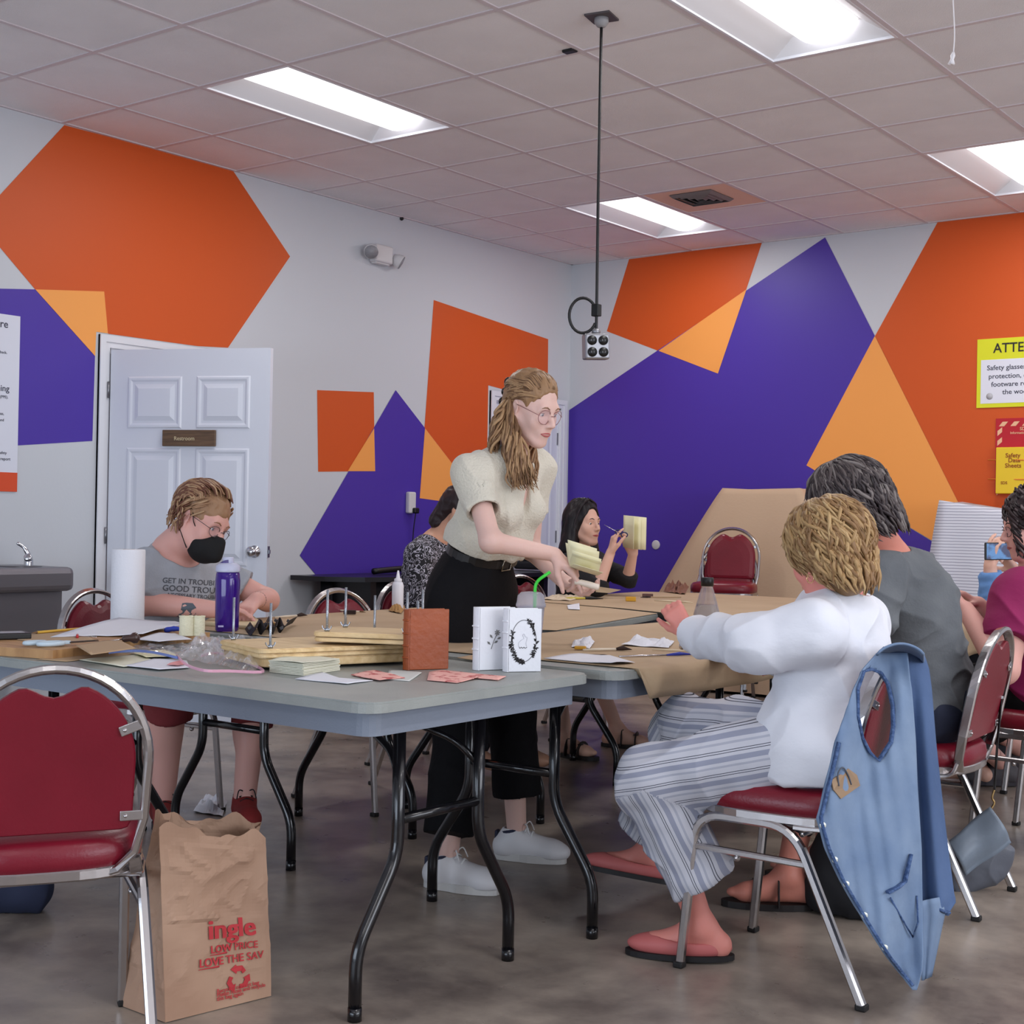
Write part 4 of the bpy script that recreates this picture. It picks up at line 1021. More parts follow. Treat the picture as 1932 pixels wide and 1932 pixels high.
MB().tube([wrL+cv(.78, -.35, -.35)*.096+cv(0, 1, 0)*.0+nrm(cv(.3, .75, -.5))*(.0+.011*math.cos(a))+np.cross(cv(.78, -.35, -.35), cv(.3, .75, -.5))*.011*math.sin(a) for a in np.linspace(0, 2*PI, 15)[:-1]], .0014, 6, closed=True).build('ring', M('silver', (210, 205, 200), .2, 1), p)

# ------------------------------------------------------------------ 2 masked man
rosy = skinm('skin_rosy', (222, 168, 156))
p = person_root(-4.33, 3.38, 'seated man in black face mask and grey lettered tee behind the purple bottle')
pel, che, nek = D(268, 1262, 5.28), D(318, 1118, 5.18), D(325, 1040, 5.16)
shR, elR, wrR = D(268, 1082, 5.10), D(262, 1137, 5.03), D(405, 1150, 5.0)
shL, elL, wrL = D(392, 1078, 5.36), D(505, 1132, 5.36), D(484, 1132, 5.12)
hc = D(381, 985, 5.10); HR = headR(cv(.80, -.42, -.43), cv(.42, .9, .05))
S = SDF(.0048)
lat, up, fd = torso(S, pel, che, nek, shL, shR, 1.12, 0, bel=.04)
add_head(S, hc, HR, 1.08, neck=nek, nr=.062)
limb(S, shR, elR, wrR, (.054, .047, .031)); limb(S, shL, elL, wrL, (.054, .042, .03))
add_hand(S, wrR, cv(.95, -.08, .1), cv(-.1, -.9, -.3), .98, side=1, curl=(.5, .35, .3, .3, .3), thumb=(.7, .3, .4), spread=.6)
add_hand(S, wrL, cv(-.25, -.3, -.75), cv(-.1, -.9, .2), .98, side=-1, curl=(.6, .6, .6, .6, .6), thumb=(.7, .6, .3), spread=.5)
knR, anR = D(322, 1300, 4.93), Zp(308, 1508, .1); knL, anL = D(482, 1292, 5.3), Zp(462, 1502, .1)
for q, k_, a_ in ((1, knR, anR), (-1, knL, anL)): S.cap(pel+lat*.09*q, k_, .09, .06, k=.03); calf(S, k_, a_, cv(-.9, 0, .3), 1.22)
S.mesh('body', rosy, p)
P = HL(hc, HR, 1.08)
face_parts(p, hc, HR, 1.08, brow=(150, 110, 85), lip=(175, 95, 90), lid=1.0); glasses(p, hc, HR, 1.08, (90, 80, 82), rx=.024, rz=.018)
S = SDF(.004); S.ell(P(0, .058, -.066), A_((.062, .066, .062)), HR, k=.01); S.cap(P(0, .108, -.026), P(0, .118, -.075), .016, .02, k=.03); S.plane(P(0, .018, 0), -HR[:, 1]+HR[:, 2]*.2)
mk = M('mask_black', (14, 14, 16), .8); mo = S.mesh('face_mask', mk, p)
m = MB()
for q in (-1, 1):
    m.tube(smooth_path([P(q*.05, .04, -.028), P(q*.07, .02, -.005), P(q*.078, -.005, .03), P(q*.086, -.03, .0)]), .0018, 6)
    m.tube(smooth_path([P(q*.048, .03, -.095), P(q*.07, .0, -.06), P(q*.08, -.03, -.03), P(q*.086, -.03, .0)]), .0018, 6)
m.build('ear_loop', mk, mo)
greyt = M('grey_tee', (172, 176, 184), .9, bump=(130, .2), var=((158, 162, 170), 12, (1, 1, 1), .3, .7))
S = SDF(.005)
torso(S, pel, che, nek-up*.03, shL, shR, 1.16, .016, bel=.05)
S.cap(shR, shR*.15+elR*.85+A_((0, 0, -.01)), .075, .078, k=.04, cb=True); S.cap(shL, shL*.38+elL*.62, .072, .075, k=.04, cb=True)
S.cap(shL*.6+elL*.4, elL, .05, .047, k=.006, op='s'); S.cap(nek-up*.02+fd*.03, nek+up*.12+fd*.03, .078, .10, k=.02, op='s')
tee = S.mesh('grey_tee', greyt, p, disp=folds(.006, 13, 7, (1, 1, 1)))
tm = M('tee_print', (84, 86, 92), .9)
for tx, px, py, sz in (('GET IN TROUBLE', 306, 1099, .027), ('GOOD TROUBLE', 306, 1114, .031), ('NECESSARY TROUBLE', 316, 1125, .019)):
    # lettering is projected onto the shirt front as real thin letters following its curve
    x_ = cv(.985, -.07, .15); u_ = cv(.07, .95, .1)
    last = [.75]
    bpy.context.view_layer.update()
    deps = bpy.context.evaluated_depsgraph_get(); inv = tee.matrix_world.inverted(); bx0 = D(px, py, 4.4)
    def wrap(a, b, c_, x_=x_, u_=u_, bx0=bx0):
        pt = bx0+x_*a+u_*b; o_ = Vector(pt-np.array(ORIG['wo'][p.name])); dr_ = nrm(pt-A_([0, 0, CAMZ])); hit = tee.ray_cast(o_, Vector(dr_))
        L0 = float(np.linalg.norm(np.array(hit[1])-np.array(o_))) if hit[0] else last[0]; last[0] = L0; r_ = np.array(o_)+dr_*(L0-.0018+c_*.5); return r_+np.array(ORIG['wo'][p.name])
    text('lettering', tx, sz*.86, tm, tee, (0, 0, 0), (1, 0, 0), (0, 0, 1), fn=wrap)
shorts = M('maroon_shorts', (120, 42, 46), .85, bump=(50, .2))
S = SDF(.006); S.ell(pel, A_((.20, .16, .12)), frame(lat, up), k=.05)
S.cap(pel+lat*.09, knR+(knR-pel)*.0+A_((0, 0, -.0)), .11, .088, k=.04); S.cap(pel-lat*.09, knL, .11, .09, k=.04)
S.cap(knR, knR*.75+anR*.25, .086, .08, k=.02, cb=True); S.cap(knL, knL*.62+anL*.38, .086, .08, k=.02, cb=True)
S.mesh('shorts', shorts, p, disp=folds(.005, 12, 3))
redsh = M('red_canvas', (128, 34, 34), .8); dks = M('dark_sole', (40, 36, 44), .6); dl_ = M('lace_dark', (26, 24, 28), .8)
sneaker(p, anR, cv(.35, 0, -.94), redsh, dks, dks, dl_, 1.05); sneaker(p, anL, cv(.3, 0, -.95), redsh, dks, dks, dl_, 1.05)
hm2 = hmats('sandy', (160, 124, 94), (112, 72, 56), (182, 150, 116))
S = SDF(.0045); skull(S, P, HR, 1, (.086, .108, .093)); S.ell(P(0, .092, -.045), A_((.075, .085, .10)), HR, k=.012, op='s')
for q in (-1, 1): S.ell(P(q*.09, .015, -.02), A_((.03, .034, .045)), HR, k=.01, op='s')
S.plane(P(0, -.04, -.06), -HR[:, 2]+HR[:, 1]*.25)
S.mesh('hair', hm2[0], p, disp=lambda V: .003*wn(V, 90, 3))
rnd = random.Random(11); paths = []
for i in range(420):      # combed from the brow over to the back
    an = rnd.uniform(-1.35, 1.35); t0_ = rnd.uniform(-.8, .72); l_ = rnd.uniform(0, .05); pts = []
    for k in range(6):
        th = t0_-k*.27; b_ = 1.01+l_*math.sin(k/5*PI)
        if k < 5 and th < -1.75: break
        pts.append((.087*math.sin(an)*b_, -.022+.11*math.cos(an)*math.sin(th)*b_, .04+.096*math.cos(an)*math.cos(th)*b_+(.006 if t0_ > .6 and k == 1 else 0)))
    if len(pts) < 4 or any(z_ < -.045 for x_, y_, z_ in pts) or any(y_ > .05 and z_ < .06 for x_, y_, z_ in pts): continue
    paths.append([P(*q_) for q_ in pts])
for i in range(170):      # short sides and back
    q = rnd.choice((-1, 1)); y_ = rnd.uniform(-.10, .06); z_ = rnd.uniform(-.02, .09)
    xs = lambda y, z: q*.0885*math.sqrt(max(.04, 1-((y+.022)/.113)**2-((z-.04)/.1)**2))
    pts = [(xs(y_-.012*k, z_-.012*k), y_-.012*k, z_-.012*k) for k in range(4)]
    if any(abs(y-.0) < .035 and z < .0 for x, y, z in pts): continue
    paths.append([P(*v) for v in pts])
paths += nape(P, 90, (0, -.022, .02), (0, -.03, -.05), .097, .075, 3, .002)
locks(paths, .0036, taper=(.5, 1, 1, 1, .3), jit=.002, seed=4).build('hair_strands', hm2, p)
# tattoo and bracelet
q = wrR*.62+elR*.38
tat = MB()
bpy.context.view_layer.update()
body = [c for c in p.children if c.name.startswith('body')][0]
def onskin(px, py, off=.0012):
    o_ = Vector(D(px, py, 4.2)-np.array(ORIG['wo'][p.name])); h_ = body.ray_cast(o_, Vector(ray(px, py)))
    return (np.array(h_[1])-fw*off if h_[0] else np.array(o_)+ray(px, py)*.75)+np.array(ORIG['wo'][p.name])
for pts in ([(336, 1160), (342, 1148), (344, 1138), (352, 1137), (364, 1138), (370, 1146), (370, 1158), (364, 1162), (358, 1156), (352, 1150), (346, 1158)], [(333, 1163), (340, 1158), (346, 1162), (340, 1166)], [(356, 1160), (362, 1157), (364, 1164), (358, 1166)]):
    tat.add([onskin(*a) for a in pts], [tuple(range(len(pts)))])
tat.build('tattoo', M('tattoo_grey', (88, 96, 104), .6), p, solid=.0006)
wq = wrL+A_((0, 0, 0)); ax = nrm(elL-wrL); F_ = frame(ax, (0, 0, 1))
MB().tube([wq+ax*.03+F_[:, 1]*.0295*math.cos(a)+F_[:, 2]*.0295*math.sin(a) for a in np.linspace(0, 2*PI, 21)[:-1]], 0, rect=(.016, .004), closed=True, up=ax).build('wristband', M('brown_strap', (70, 50, 50), .6), p)

# ------------------------------------------------------------------ 3 woman in the patterned top
tan = skinm('skin_tan', (205, 155, 128))
p = person_root(-4.2, 4.93, 'seated woman in black and white patterned top, mostly hidden behind the standing woman')
pel, che, nek = D(800, 1240, 6.6), D(812, 1082, 6.5), D(822, 1018, 6.5)
shR, elR, wrR = D(790, 1048, 6.32), D(792, 1135, 6.25), D(865, 1150, 6.15)
shL, elL, wrL = D(858, 1045, 6.72), D(885, 1135, 6.6), D(900, 1150, 6.4)
hc = D(874, 966, 6.45); HR = headR(cv(.75, -.4, -.35), cv(.35, .9, 0))
S = SDF(.006)
lat, up, fd = torso(S, pel, che, nek, shL, shR, .98); add_head(S, hc, HR, .97, neck=nek, nr=.05)
limb(S, shR, elR, wrR, (.045, .038, .026)); limb(S, shL, elL, wrL, (.045, .038, .026))
add_hand(S, wrR, cv(.9, -.1, -.1), cv(0, -1, 0), .95, side=1); add_hand(S, wrL, cv(.7, -.1, -.5), cv(0, -1, 0), .95, side=-1)
knR, anR = pel+A_((.42, -.1, -.05)), A_((pel[0]+.40, pel[1]-.1, .1)); knL, anL = pel+A_((.42, .12, -.05)), A_((pel[0]+.48, pel[1]+.14, .1))
for q, k_, a_ in ((1, knR, anR), (-1, knL, anL)): S.cap(pel+lat*.08*q, k_, .08, .055, k=.03); calf(S, k_, a_, A_((-1, 0, 0.)), 1.); foot(S, a_, A_((1, 0, 0.)))
S.mesh('body', tan, p); face_parts(p, hc, HR, .97)
pat = M('patterned_knit', (24, 23, 28), .8)
nt, b = nodes_of(pat); tc = nt.nodes.new('ShaderNodeTexCoord'); n1 = nt.nodes.new('ShaderNodeTexNoise'); n1.inputs['Scale'].default_value = 26; n1.inputs['Detail'].default_value = 1.5; n1.inputs['Distortion'].default_value = 1.2
mm = nt.nodes.new('ShaderNodeMath'); mm.operation = 'MULTIPLY'; mm.inputs[1].default_value = 42; s1 = nt.nodes.new('ShaderNodeMath'); s1.operation = 'SINE'
r1 = nt.nodes.new('ShaderNodeValToRGB'); r1.color_ramp.interpolation = 'CONSTANT'; r1.color_ramp.elements[0].color = (*lin((22, 21, 27)), 1); r1.color_ramp.elements[1].position = .55; r1.color_ramp.elements[1].color = (*lin((168, 165, 178)), 1)
nt.links.new(tc.outputs['Object'], n1.inputs[0]); nt.links.new(n1.outputs['Fac'], mm.inputs[0]); nt.links.new(mm.outputs[0], s1.inputs[0]); nt.links.new(s1.outputs[0], r1.inputs[0]); nt.links.new(r1.outputs[0], b.inputs['Base Color'])
S = SDF(.006); torso(S, pel, che, nek-up*.02, shL, shR, 1.0, .014, bust=.8)
S.cap(shR, elR, .062, .055, k=.04); S.cap(elR, wrR, .055, .036, k=.02, cb=True); S.cap(shL, elL, .062, .055, k=.04); S.cap(elL, wrL, .055, .036, k=.02, cb=True)
S.cap(nek-up*.01+fd*.02, nek+up*.1+fd*.02, .07, .09, k=.015, op='s'); S.mesh('patterned_top', pat, p, disp=folds(.005, 13, 3))
darkj = M('dark_trouser', (30, 30, 38), .85)
S = SDF(.007); S.ell(pel, A_((.18, .13, .12)), frame(lat, up), k=.05)
for q, k_, a_ in ((1, knR, anR), (-1, knL, anL)): S.cap(pel+lat*.08*q, k_, .1, .078, k=.04); S.cap(k_, a_+[0, 0, .03], .078, .07, k=.03)
S.mesh('trousers', darkj, p, disp=folds(.005, 12, 3))
P = HL(hc, HR, .97); dkh = hmats('dark', (44, 32, 34), (26, 18, 22), (60, 44, 46))[0]
S = SDF(.005); S.ell(P(0, -.02, .04), A_((.082, .104, .09)), HR, k=.01); S.ell(P(0, .08, -.04), A_((.068, .078, .10)), HR, k=.012, op='s'); S.cap(P(0, -.07, 0), P(0, -.09, -.09), .06, .05, k=.03)
S.mesh('hair', dkh, p, disp=lambda V: .004*wn(V, 80, 3))

# ------------------------------------------------------------------ 4 long dark-haired woman holding up a booklet
p = person_root(-4.42, 6.1, 'seated woman with long dark hair in black top, raising scissors and a pale booklet')
fair = skinm('skin_fair', (222, 176, 156))
pel, che, nek = D(1078, 1200, 7.55), D(1092, 1098, 7.5), D(1098, 1046, 7.5)
shR, elR, wrR = D(1072, 1066, 7.32), D(1128, 1108, 7.12), D(1152, 1043, 7.12)
shL, elL, wrL = D(1128, 1064, 7.62), D(1184, 1092, 7.38), D(1194, 1046, 7.30)
hc = D(1101, 988, 7.45); HR = headR(cv(.72, -.02, -.66), cv(-.02, 1, .03))
S = SDF(.0037)
lat, up, fd = torso(S, pel, che, nek, shL, shR, .85); add_head(S, hc, HR, .98, neck=nek, nr=.045)
limb(S, shR, elR, wrR, (.04, .034, .024)); limb(S, shL, elL, wrL, (.04, .034, .024))
add_hand(S, wrR, cv(.22, .95, -.1), cv(.9, -.2, .2), .92, side=-1, curl=(.6, .25, .7, .8, .8), thumb=(.8, .5, .3)); add_hand(S, wrL, cv(.02, 1, 0), cv(-.1, 0, -1), .92, side=-1, curl=(.3, .2, .2, .2, .2), thumb=(.7, .5, .4))
anR, anL = Zp(1068, 1392, .09), Zp(1165, 1376, .09)
knR, knL = anR+A_((-.08, -.03, .42)), anL+A_((-.15, -.1, .42))
for q, k_, a_ in ((1, knR, anR), (-1, knL, anL)): S.cap(pel+lat*.08*q, k_, .07, .05, k=.03); calf(S, k_, a_, A_((-1, 0, 0.)), .95); foot(S, a_, cv(.75, 0, -.6) if q > 0 else cv(.95, 0, -.3))
S.mesh('body', fair, p); face_parts(p, hc, HR, .98, brow=(50, 34, 32), lip=(170, 84, 82), iris=(60, 42, 34), lid=.75)
blk_top = M('black_knit', (26, 25, 29), .85, bump=(60, .2))
S = SDF(.0055); torso(S, pel, che, nek-up*.02, shL, shR, .88, .013, bust=.8)
S.cap(shR, elR, .055, .05, k=.03); S.cap(shL, elL, .055, .05, k=.03); S.cap(elR, elR*.8+wrR*.2, .05, .048, k=.01, cb=True); S.cap(elL, elL*.8+wrL*.2, .05, .048, k=.01, cb=True)
S.cap(nek-up*.01+fd*.02, nek+up*.1+fd*.02, .06, .08, k=.015, op='s'); S.mesh('black_top', blk_top, p, disp=folds(.005, 13, 3))
S = SDF(.007); S.ell(pel, A_((.16, .12, .12)), frame(lat, up), k=.05)
for q, k_, a_ in ((1, knR, anR), (-1, knL, anL)): S.cap(pel+lat*.08*q, k_, .09, .07, k=.04); S.cap(k_, k_*.8+a_*.2, .07, .068, k=.03, cb=True)
S.mesh('shorts', M('brown_shorts', (92, 62, 48), .85), p, disp=folds(.005, 12, 3))
def sandal(par, an, tdir, mat):
    t = nrm(A_((tdir[0], tdir[1], 0))); sd = np.cross(t, (0, 0, 1)); o = A_((an[0], an[1], 0)); m = MB()
    m.prism([tuple((o+t*(.055+.14*math.cos(a))+sd*.045*math.sin(a))[:2]) for a in np.linspace(0, 2*PI, 25)[:-1]], .001, .02)
    s_ = m.build('sandal', mat, par)
    for f_, h_ in ((.1, .062), (.03, .085)): MB().tube([o+t*f_+sd*.047*math.cos(a)+[0, 0, .012+h_*math.sin(a)] for a in np.linspace(0, PI, 11)], 0, rect=(.005, .024), up=t).box(o+t*f_+sd*.02+[0, 0, .012+h_*.95], (.02, .02, .004)).build('strap', mat, s_)
snd = M('sandal_black', (28, 22, 22), .5); sandal(p, anR, cv(.75, 0, -.6), snd); sandal(p, anL, cv(.95, 0, -.3), snd)
P = HL(hc, HR, .98); hm4 = hmats('black', (22, 17, 22), (16, 12, 15), (40, 30, 34)); blh = hm4[0]
S = SDF(.0045); S.ell(P(0, -.02, .045), A_((.083, .102, .094)), HR, k=.01)
for q in (-1, 1): S.cap(P(q*.062, -.02, .02), P(q*.088, -.03, -.14), .04, .05, k=.03); S.cap(P(q*.088, -.03, -.14), P(q*.09, .02, -.25), .05, .02, k=.02)
S.cap(P(0, -.06, 0), P(0, -.08, -.2), .07, .06, k=.03); S.ell(P(.006, .095, -.018), A_((.062, .09, .104)), HR, k=.012, op='s')
S.mesh('hair', blh, p, disp=lambda V: .004*wn(V@np.diag((1, 1, .3)), 90, 3))
paths = []; rnd = random.Random(3)
for i in range(120):
    q = rnd.choice((-1, 1)); a = rnd.uniform(.1, 1.2); y_ = rnd.uniform(-.06, .018)
    paths.append([P(q*.005, y_+.02, .138-.3*max(0, y_)), P(q*.055, y_+.02, .108), P(q*.082, y_, .04), P(q*(.088+.01*a), y_-.01, -.06), P(q*(.092+.012*a), -.01+y_*.8, -.15), P(q*.09, .02+y_*.5, -.22-.04*a)])
locks(paths, .004, jit=.004, seed=8).build('hair_lengths', hm4, p)
# ------------------------------------------------------------------ 5 woman in the white shirt
p = person_root(-1.52, 3.32, 'seated woman with short blonde hair in white shirt and striped trousers')
pink = skinm('skin_pink', (220, 140, 128))
pel, che, nek = D(1552, 1408, 3.56), D(1575, 1232, 3.58), D(1582, 1135, 3.60)
shL, elL, wrL = D(1535, 1190, 3.42), D(1425, 1226, 3.46), D(1300, 1194, 3.74)
shR, elR, wrR = D(1620, 1180, 3.72), D(1560, 1262, 3.98), D(1440, 1235, 4.05)
hc = D(1556, 1046, 3.56); HR = headR(cv(-.50, -.34, .80), cv(-.22, .92, .25))
S = SDF(.0045)
lat, up, fd = torso(S, pel, che, nek, shL, shR, .95); add_head(S, hc, HR, .98, neck=nek, nr=.052)
limb(S, shL, elL, wrL, (.046, .038, .027)); limb(S, shR, elR, wrR, (.046, .038, .027))
add_hand(S, wrL, cv(-.45, .65, .25), cv(.35, -.2, .9), .84, side=1, curl=(.6, .7, .7, .8, .8), thumb=(.7, .5, .4)); add_hand(S, wrR, cv(-.9, .1, .2), cv(0, -1, 0), .93, side=-1)
knL, anL = D(1225, 1468, 3.62), Zp(1322, 1745, .09); knR, anR = D(1300, 1378, 3.86), D(1225, 1606, 4.12)
for q, k_, a_ in ((-1, knL, anL), (1, knR, anR)): S.cap(pel+lat*.08*q, k_, .085, .06, k=.03); calf(S, k_, a_, cv(1, 0, 0), 1.)
foot(S, anL, cv(-.97, 0, .2)); foot(S, anR, cv(-.93, .1, .3))
S.mesh('body', pink, p); face_parts(p, hc, HR, .98)
shirt = M('white_cotton', (222, 224, 232), .85, bump=(9, .55, (1, 1, 1.5)))
S = SDF(.0045)
torso(S, pel+up*.02, che, nek-up*.045, shL, shR, 1.0, .02, bust=.6)
S.cap(shL, elL+A_((0, 0, .012)), .078, .070, k=.022); S.cap(elL+A_((0, 0, .012)), wrL*.95+elL*.05, .072, .052, k=.03, cb=True)
S.cap(shR, elR, .07, .062, k=.05); S.cap(elR, wrR, .062, .045, k=.02, cb=True)
S.cap(nek-up*.02, nek+up*.14, .072, .09, k=.012, op='s'); S.cap(wrL*.7+elL*.3, wrL+(wrL-elL)*.1, .034, .034, k=.005, op='s')
S.ell(pel-up*.02, A_((.205, .175, .16)), frame(lat, up), k=.05)
S.plane(pel-up*.095, -up-fd*.12)
f1 = lambda V: .008*wn(V@np.diag((1, 1, .8)), 13, 4)
f2 = lambda V: .011*((1-np.abs(wn(V@np.diag((1, 1, 1.3)), 15, 9)))**2-.45)+.002*wn(V, 40, 2)
S.mesh('white_shirt', shirt, p, disp=lambda V: f1(V)+f2(V))
# striped trousers
stripe = M('striped_linen', (190, 192, 202), .85)
nt, b = nodes_of(stripe); tc = nt.nodes.new('ShaderNodeUVMap')
at = nt.nodes.new('ShaderNodeAttribute'); at.attribute_name = 'around'
def mth(op, a, b_=None):
    n = nt.nodes.new('ShaderNodeMath'); n.operation = op
    nt.links.new(a, n.inputs[0]) if not isinstance(a, (int, float)) else None
    if b_ is not None: n.inputs[1].default_value = b_
    return n.outputs[0]
fr_ = mth('FRACT', at.outputs['Fac'])
cr_ = nt.nodes.new('ShaderNodeValToRGB'); cr_.color_ramp.interpolation = 'CONSTANT'; E_ = cr_.color_ramp.elements
base, dk1, mid1 = (198, 199, 208), (70, 72, 86), (150, 154, 172)
stops = [(0, base), (.14, dk1), (.17, base), (.24, dk1), (.27, base), (.42, mid1), (.66, base), (.80, (172, 175, 188)), (.9, base)]
E_[0].color = (*lin(stops[0][1]), 1); E_[1].position = stops[1][0]; E_[1].color = (*lin(stops[1][1]), 1)
for ps, c_ in stops[2:]: e_ = E_.new(ps); e_.color = (*lin(c_), 1)
nt.links.new(fr_, cr_.inputs[0]); nt.links.new(cr_.outputs[0], b.inputs['Base Color'])
S = SDF(.0048)
S.ell(pel+A_((0, 0, -.01)), A_((.185, .15, .12)), frame(lat, up), k=.05)
hL, hR_ = pel-lat*.08, pel+lat*.08
eL = anL+A_((0, 0, .115)); eR = anR+A_((0, 0, .09))
S.cap(hL, knL, .105, .086, k=.04); S.cap(knL, eL, .086, .092, k=.03, cb=True); S.cap(hR_, knR, .105, .088, k=.04); S.cap(knR, eR, .088, .092, k=.03, cb=True)
f1 = folds(.010, 12, 6)
tr = S.mesh('striped_trousers', stripe, p, disp=lambda V: f1(V)+.003*wn(V, 40, 2))
co = np.empty(len(tr.data.vertices)*3, np.float32); tr.data.vertices.foreach_get('co', co); co = co.reshape(-1, 3).astype(float)+A_(ORIG['wo'][p.name])
def stripe_attr(V, segs):
    best = np.full(len(V), 9.); val = np.zeros(len(V))
    for a, b2, off in segs:
        ax = nrm(b2-a); L2 = np.linalg.norm(b2-a); t_ = np.clip((V-a)@ax, 0, L2); dv = V-a-t_[:, None]*ax; ds = np.linalg.norm(dv, axis=1)
        F_ = frame(ax, (0, .3, 1) if abs(ax[2]) < .8 else (1, .2, 0)); an_ = np.arctan2(dv@F_[:, 2], dv@F_[:, 1]); v = an_/(2*PI)*8+off
        m_ = ds < best; best[m_] = ds[m_]; val[m_] = v[m_]
    return val
av = stripe_attr(co, [(hL, knL, 0), (knL, eL, 0), (hR_, knR, 0), (knR, eR, 0)])
# stripes from a smooth planar coordinate, so they run along each leg without seams
def planar(V, segs):
    best = np.full(len(V), 9.); val = np.zeros(len(V))
    for a, b2 in segs:
        ax = nrm(b2-a); t_ = np.clip((V-a)@ax, 0, np.linalg.norm(b2-a)); ds = np.linalg.norm(V-a-t_[:, None]*ax, axis=1)
        n_ = nrm(np.cross(ax, fw*.8+A_((.3, .0, 0)))); v = ((V-a)@n_)/.054+3; m_ = ds < best; best[m_] = ds[m_]; val[m_] = v[m_]
    return val
av = planar(co, [(hL, knL), (knL, eL), (hR_, knR), (knR, eR)])
A2 = tr.data.attributes.new('around', 'FLOAT', 'POINT'); A2.data.foreach_set('value', av.astype(np.float32))
# slippers
slp = M('pink_flat', (186, 100, 98), .55); slsole = M('sole_black', (24, 22, 24), .6)
def flat_shoe(par, an, tdir, upv, s=1.):
    t = nrm(tdir); u = nrm(A_(upv)-(A_(upv)@t)*t); o = an-u*.085
    R = frame(t, u); S = SDF(.004)
    S.ell(o+t*.055+u*.03, A_((.137, .045, .035)), R, k=.01); S.ell(o+t*.035+u*.055, A_((.085, .034, .04)), R, k=.01, op='s'); S.plane(o+u*.012, -u); S.plane(o+u*.052-t*.02, u-t*.12)
    sh = S.mesh('flat_shoe', slp, par); m = MB(); n = 26
    m.prism([(.055+.142*math.cos(a), .047*math.sin(a)) for a in np.linspace(0, 2*PI, n+1)[:-1]], .0, .014, R=R, c=o); m.build('sole', slsole, sh)
flat_shoe(p, anL, cv(-.97, 0, .2), (0, 0, 1)); flat_shoe(p, anR, cv(-.93, .12, .25), cv(-.12, .9, .25))
P = HL(hc, HR, .98); hm5 = hmats('blonde', (166, 134, 92), (134, 102, 68), (182, 152, 108))
S = SDF(.0048); skull(S, P, HR, 1, (.09, .106, .096), (0, -.03, .03)); S.cap(P(0, -.06, -.03), P(0, -.05, -.08), .055, .042, k=.03, flat=(HR[:, 1], .8))
S.ell(P(0, .10, -.05), A_((.075, .09, .09)), HR, k=.012, op='s')
for q in (-1, 1): S.ell(P(q*.1, .0, -.045), A_((.035, .03, .03)), HR, k=.01, op='s')
S.cap(P(0, -.075, -.01), P(0, -.065, -.07), .066, .05, k=.03)
S.mesh('hair', hm5[1], p, disp=lambda V: .004*wn(V, 60, 3))
paths = shell_paths(P, (0, -.03, .03), (.096, .113, .103), 1100, (0, 1.5), .25, (.1, .7), (.0, .13), 21, (.06, .05), (.085, -.035, -.05))
paths += nape(P, 260, (0, -.035, .03), (0, -.06, -.10), .105, .058, 5, .005)
locks(paths, .0042, taper=(.5, 1, 1.1, .8, .05), jit=.004, seed=6).build('hair_tufts', hm5, p)
ec = P(-.082, -.006, -.062)
MB().tube([ec+cr*.0085*math.cos(a)+cu*(.0105*math.sin(a)) for a in np.linspace(0, 2*PI, 19)[:-1]], .0011, 6, closed=True).build('earring', M('gold', (215, 180, 130), .25, 1), p)

# denim vest hung over the chair back of the woman in white
denim = M('denim_blue', (126, 146, 172), .85, bump=(14, .5), var=((92, 115, 148), 7, (1, 1, 1), .3, .78))
denim_d = M('denim_dark', (80, 103, 142), .85, bump=(14, .4), var=((66, 88, 126), 5, (1, 1, 1), .3, .7)); seam_m = M('denim_seam', (82, 106, 148), .9, bump=(120, .8, (1, 1, 1)), var=((56, 80, 122), 90, (1, 1, 1), .4, .6))
v = tag(empty('denim_vest', tuple(Zp(1680, 1600, .4)), 0, world=True), 'faded blue denim vest hanging on the back of the chair with the woman in white', 'vest')
from bisect import bisect
def curve(tbl, y):
    ys = [a for a, _ in tbl]
    if y <= ys[0]: return tbl[0][1]
    if y >= ys[-1]: return tbl[-1][1]
    i = bisect(ys, y)-1; t_ = (y-ys[i])/(ys[i+1]-ys[i]); return tbl[i][1]*(1-t_)+tbl[i+1][1]*t_
hole = [(1628, 1268), (1640, 1262), (1660, 1268), (1675, 1290), (1684, 1330), (1685, 1370), (1681, 1400), (1658, 1434), (1640, 1418), (1626, 1390), (1618, 1350), (1618, 1300)]
def inside(pt, poly):
    x, y = pt; c_ = False; n = len(poly)
    for i in range(n):
        x1, y1 = poly[i]; x2, y2 = poly[(i+1) % n]
        if (y1 > y) != (y2 > y) and x < (x2-x1)*(y-y1)/(y2-y1)+x1: c_ = not c_
    return c_
LE = [(1232, 1655), (1262, 1628), (1300, 1610), (1400, 1575), (1480, 1556), (1545, 1540), (1600, 1556), (1660, 1583), (1740, 1630), (1800, 1668), (1868, 1722)]
RE = [(1232, 1712), (1262, 1715), (1300, 1720), (1400, 1727), (1480, 1730), (1600, 1738), (1700, 1740), (1800, 1742), (1830, 1740), (1868, 1730)]
def dep1(x, y):      # front panel: close to the chair frame, swings clear lower down
    return 3.17-.00012*(y-1232)+.015*math.sin(x*.055+y*.008)+.00055*(x-1600)+.008*math.sin(x*.07+y*.018)+.003*math.sin(x*.2-y*.03)
def pan(u, w_): y = 1232+u*(1868-1232); l, r_ = curve(LE, y), curve(RE, y); return l+(r_-l)*w_, y
def fn1(u, w_): x, y = pan(u, w_); return D(x, y, dep1(x, y))
def smudge(pt):       # nearest move so that hole rim is smooth
    return pt
m = MB(); NU, NV = 120, 40
ptsg = []
for i in range(NU+1):
    for j in range(NV+1):
        x, y = pan(i/NU, j/NV); ptsg.append((x, y))
cxh, cyh = 1652, 1345
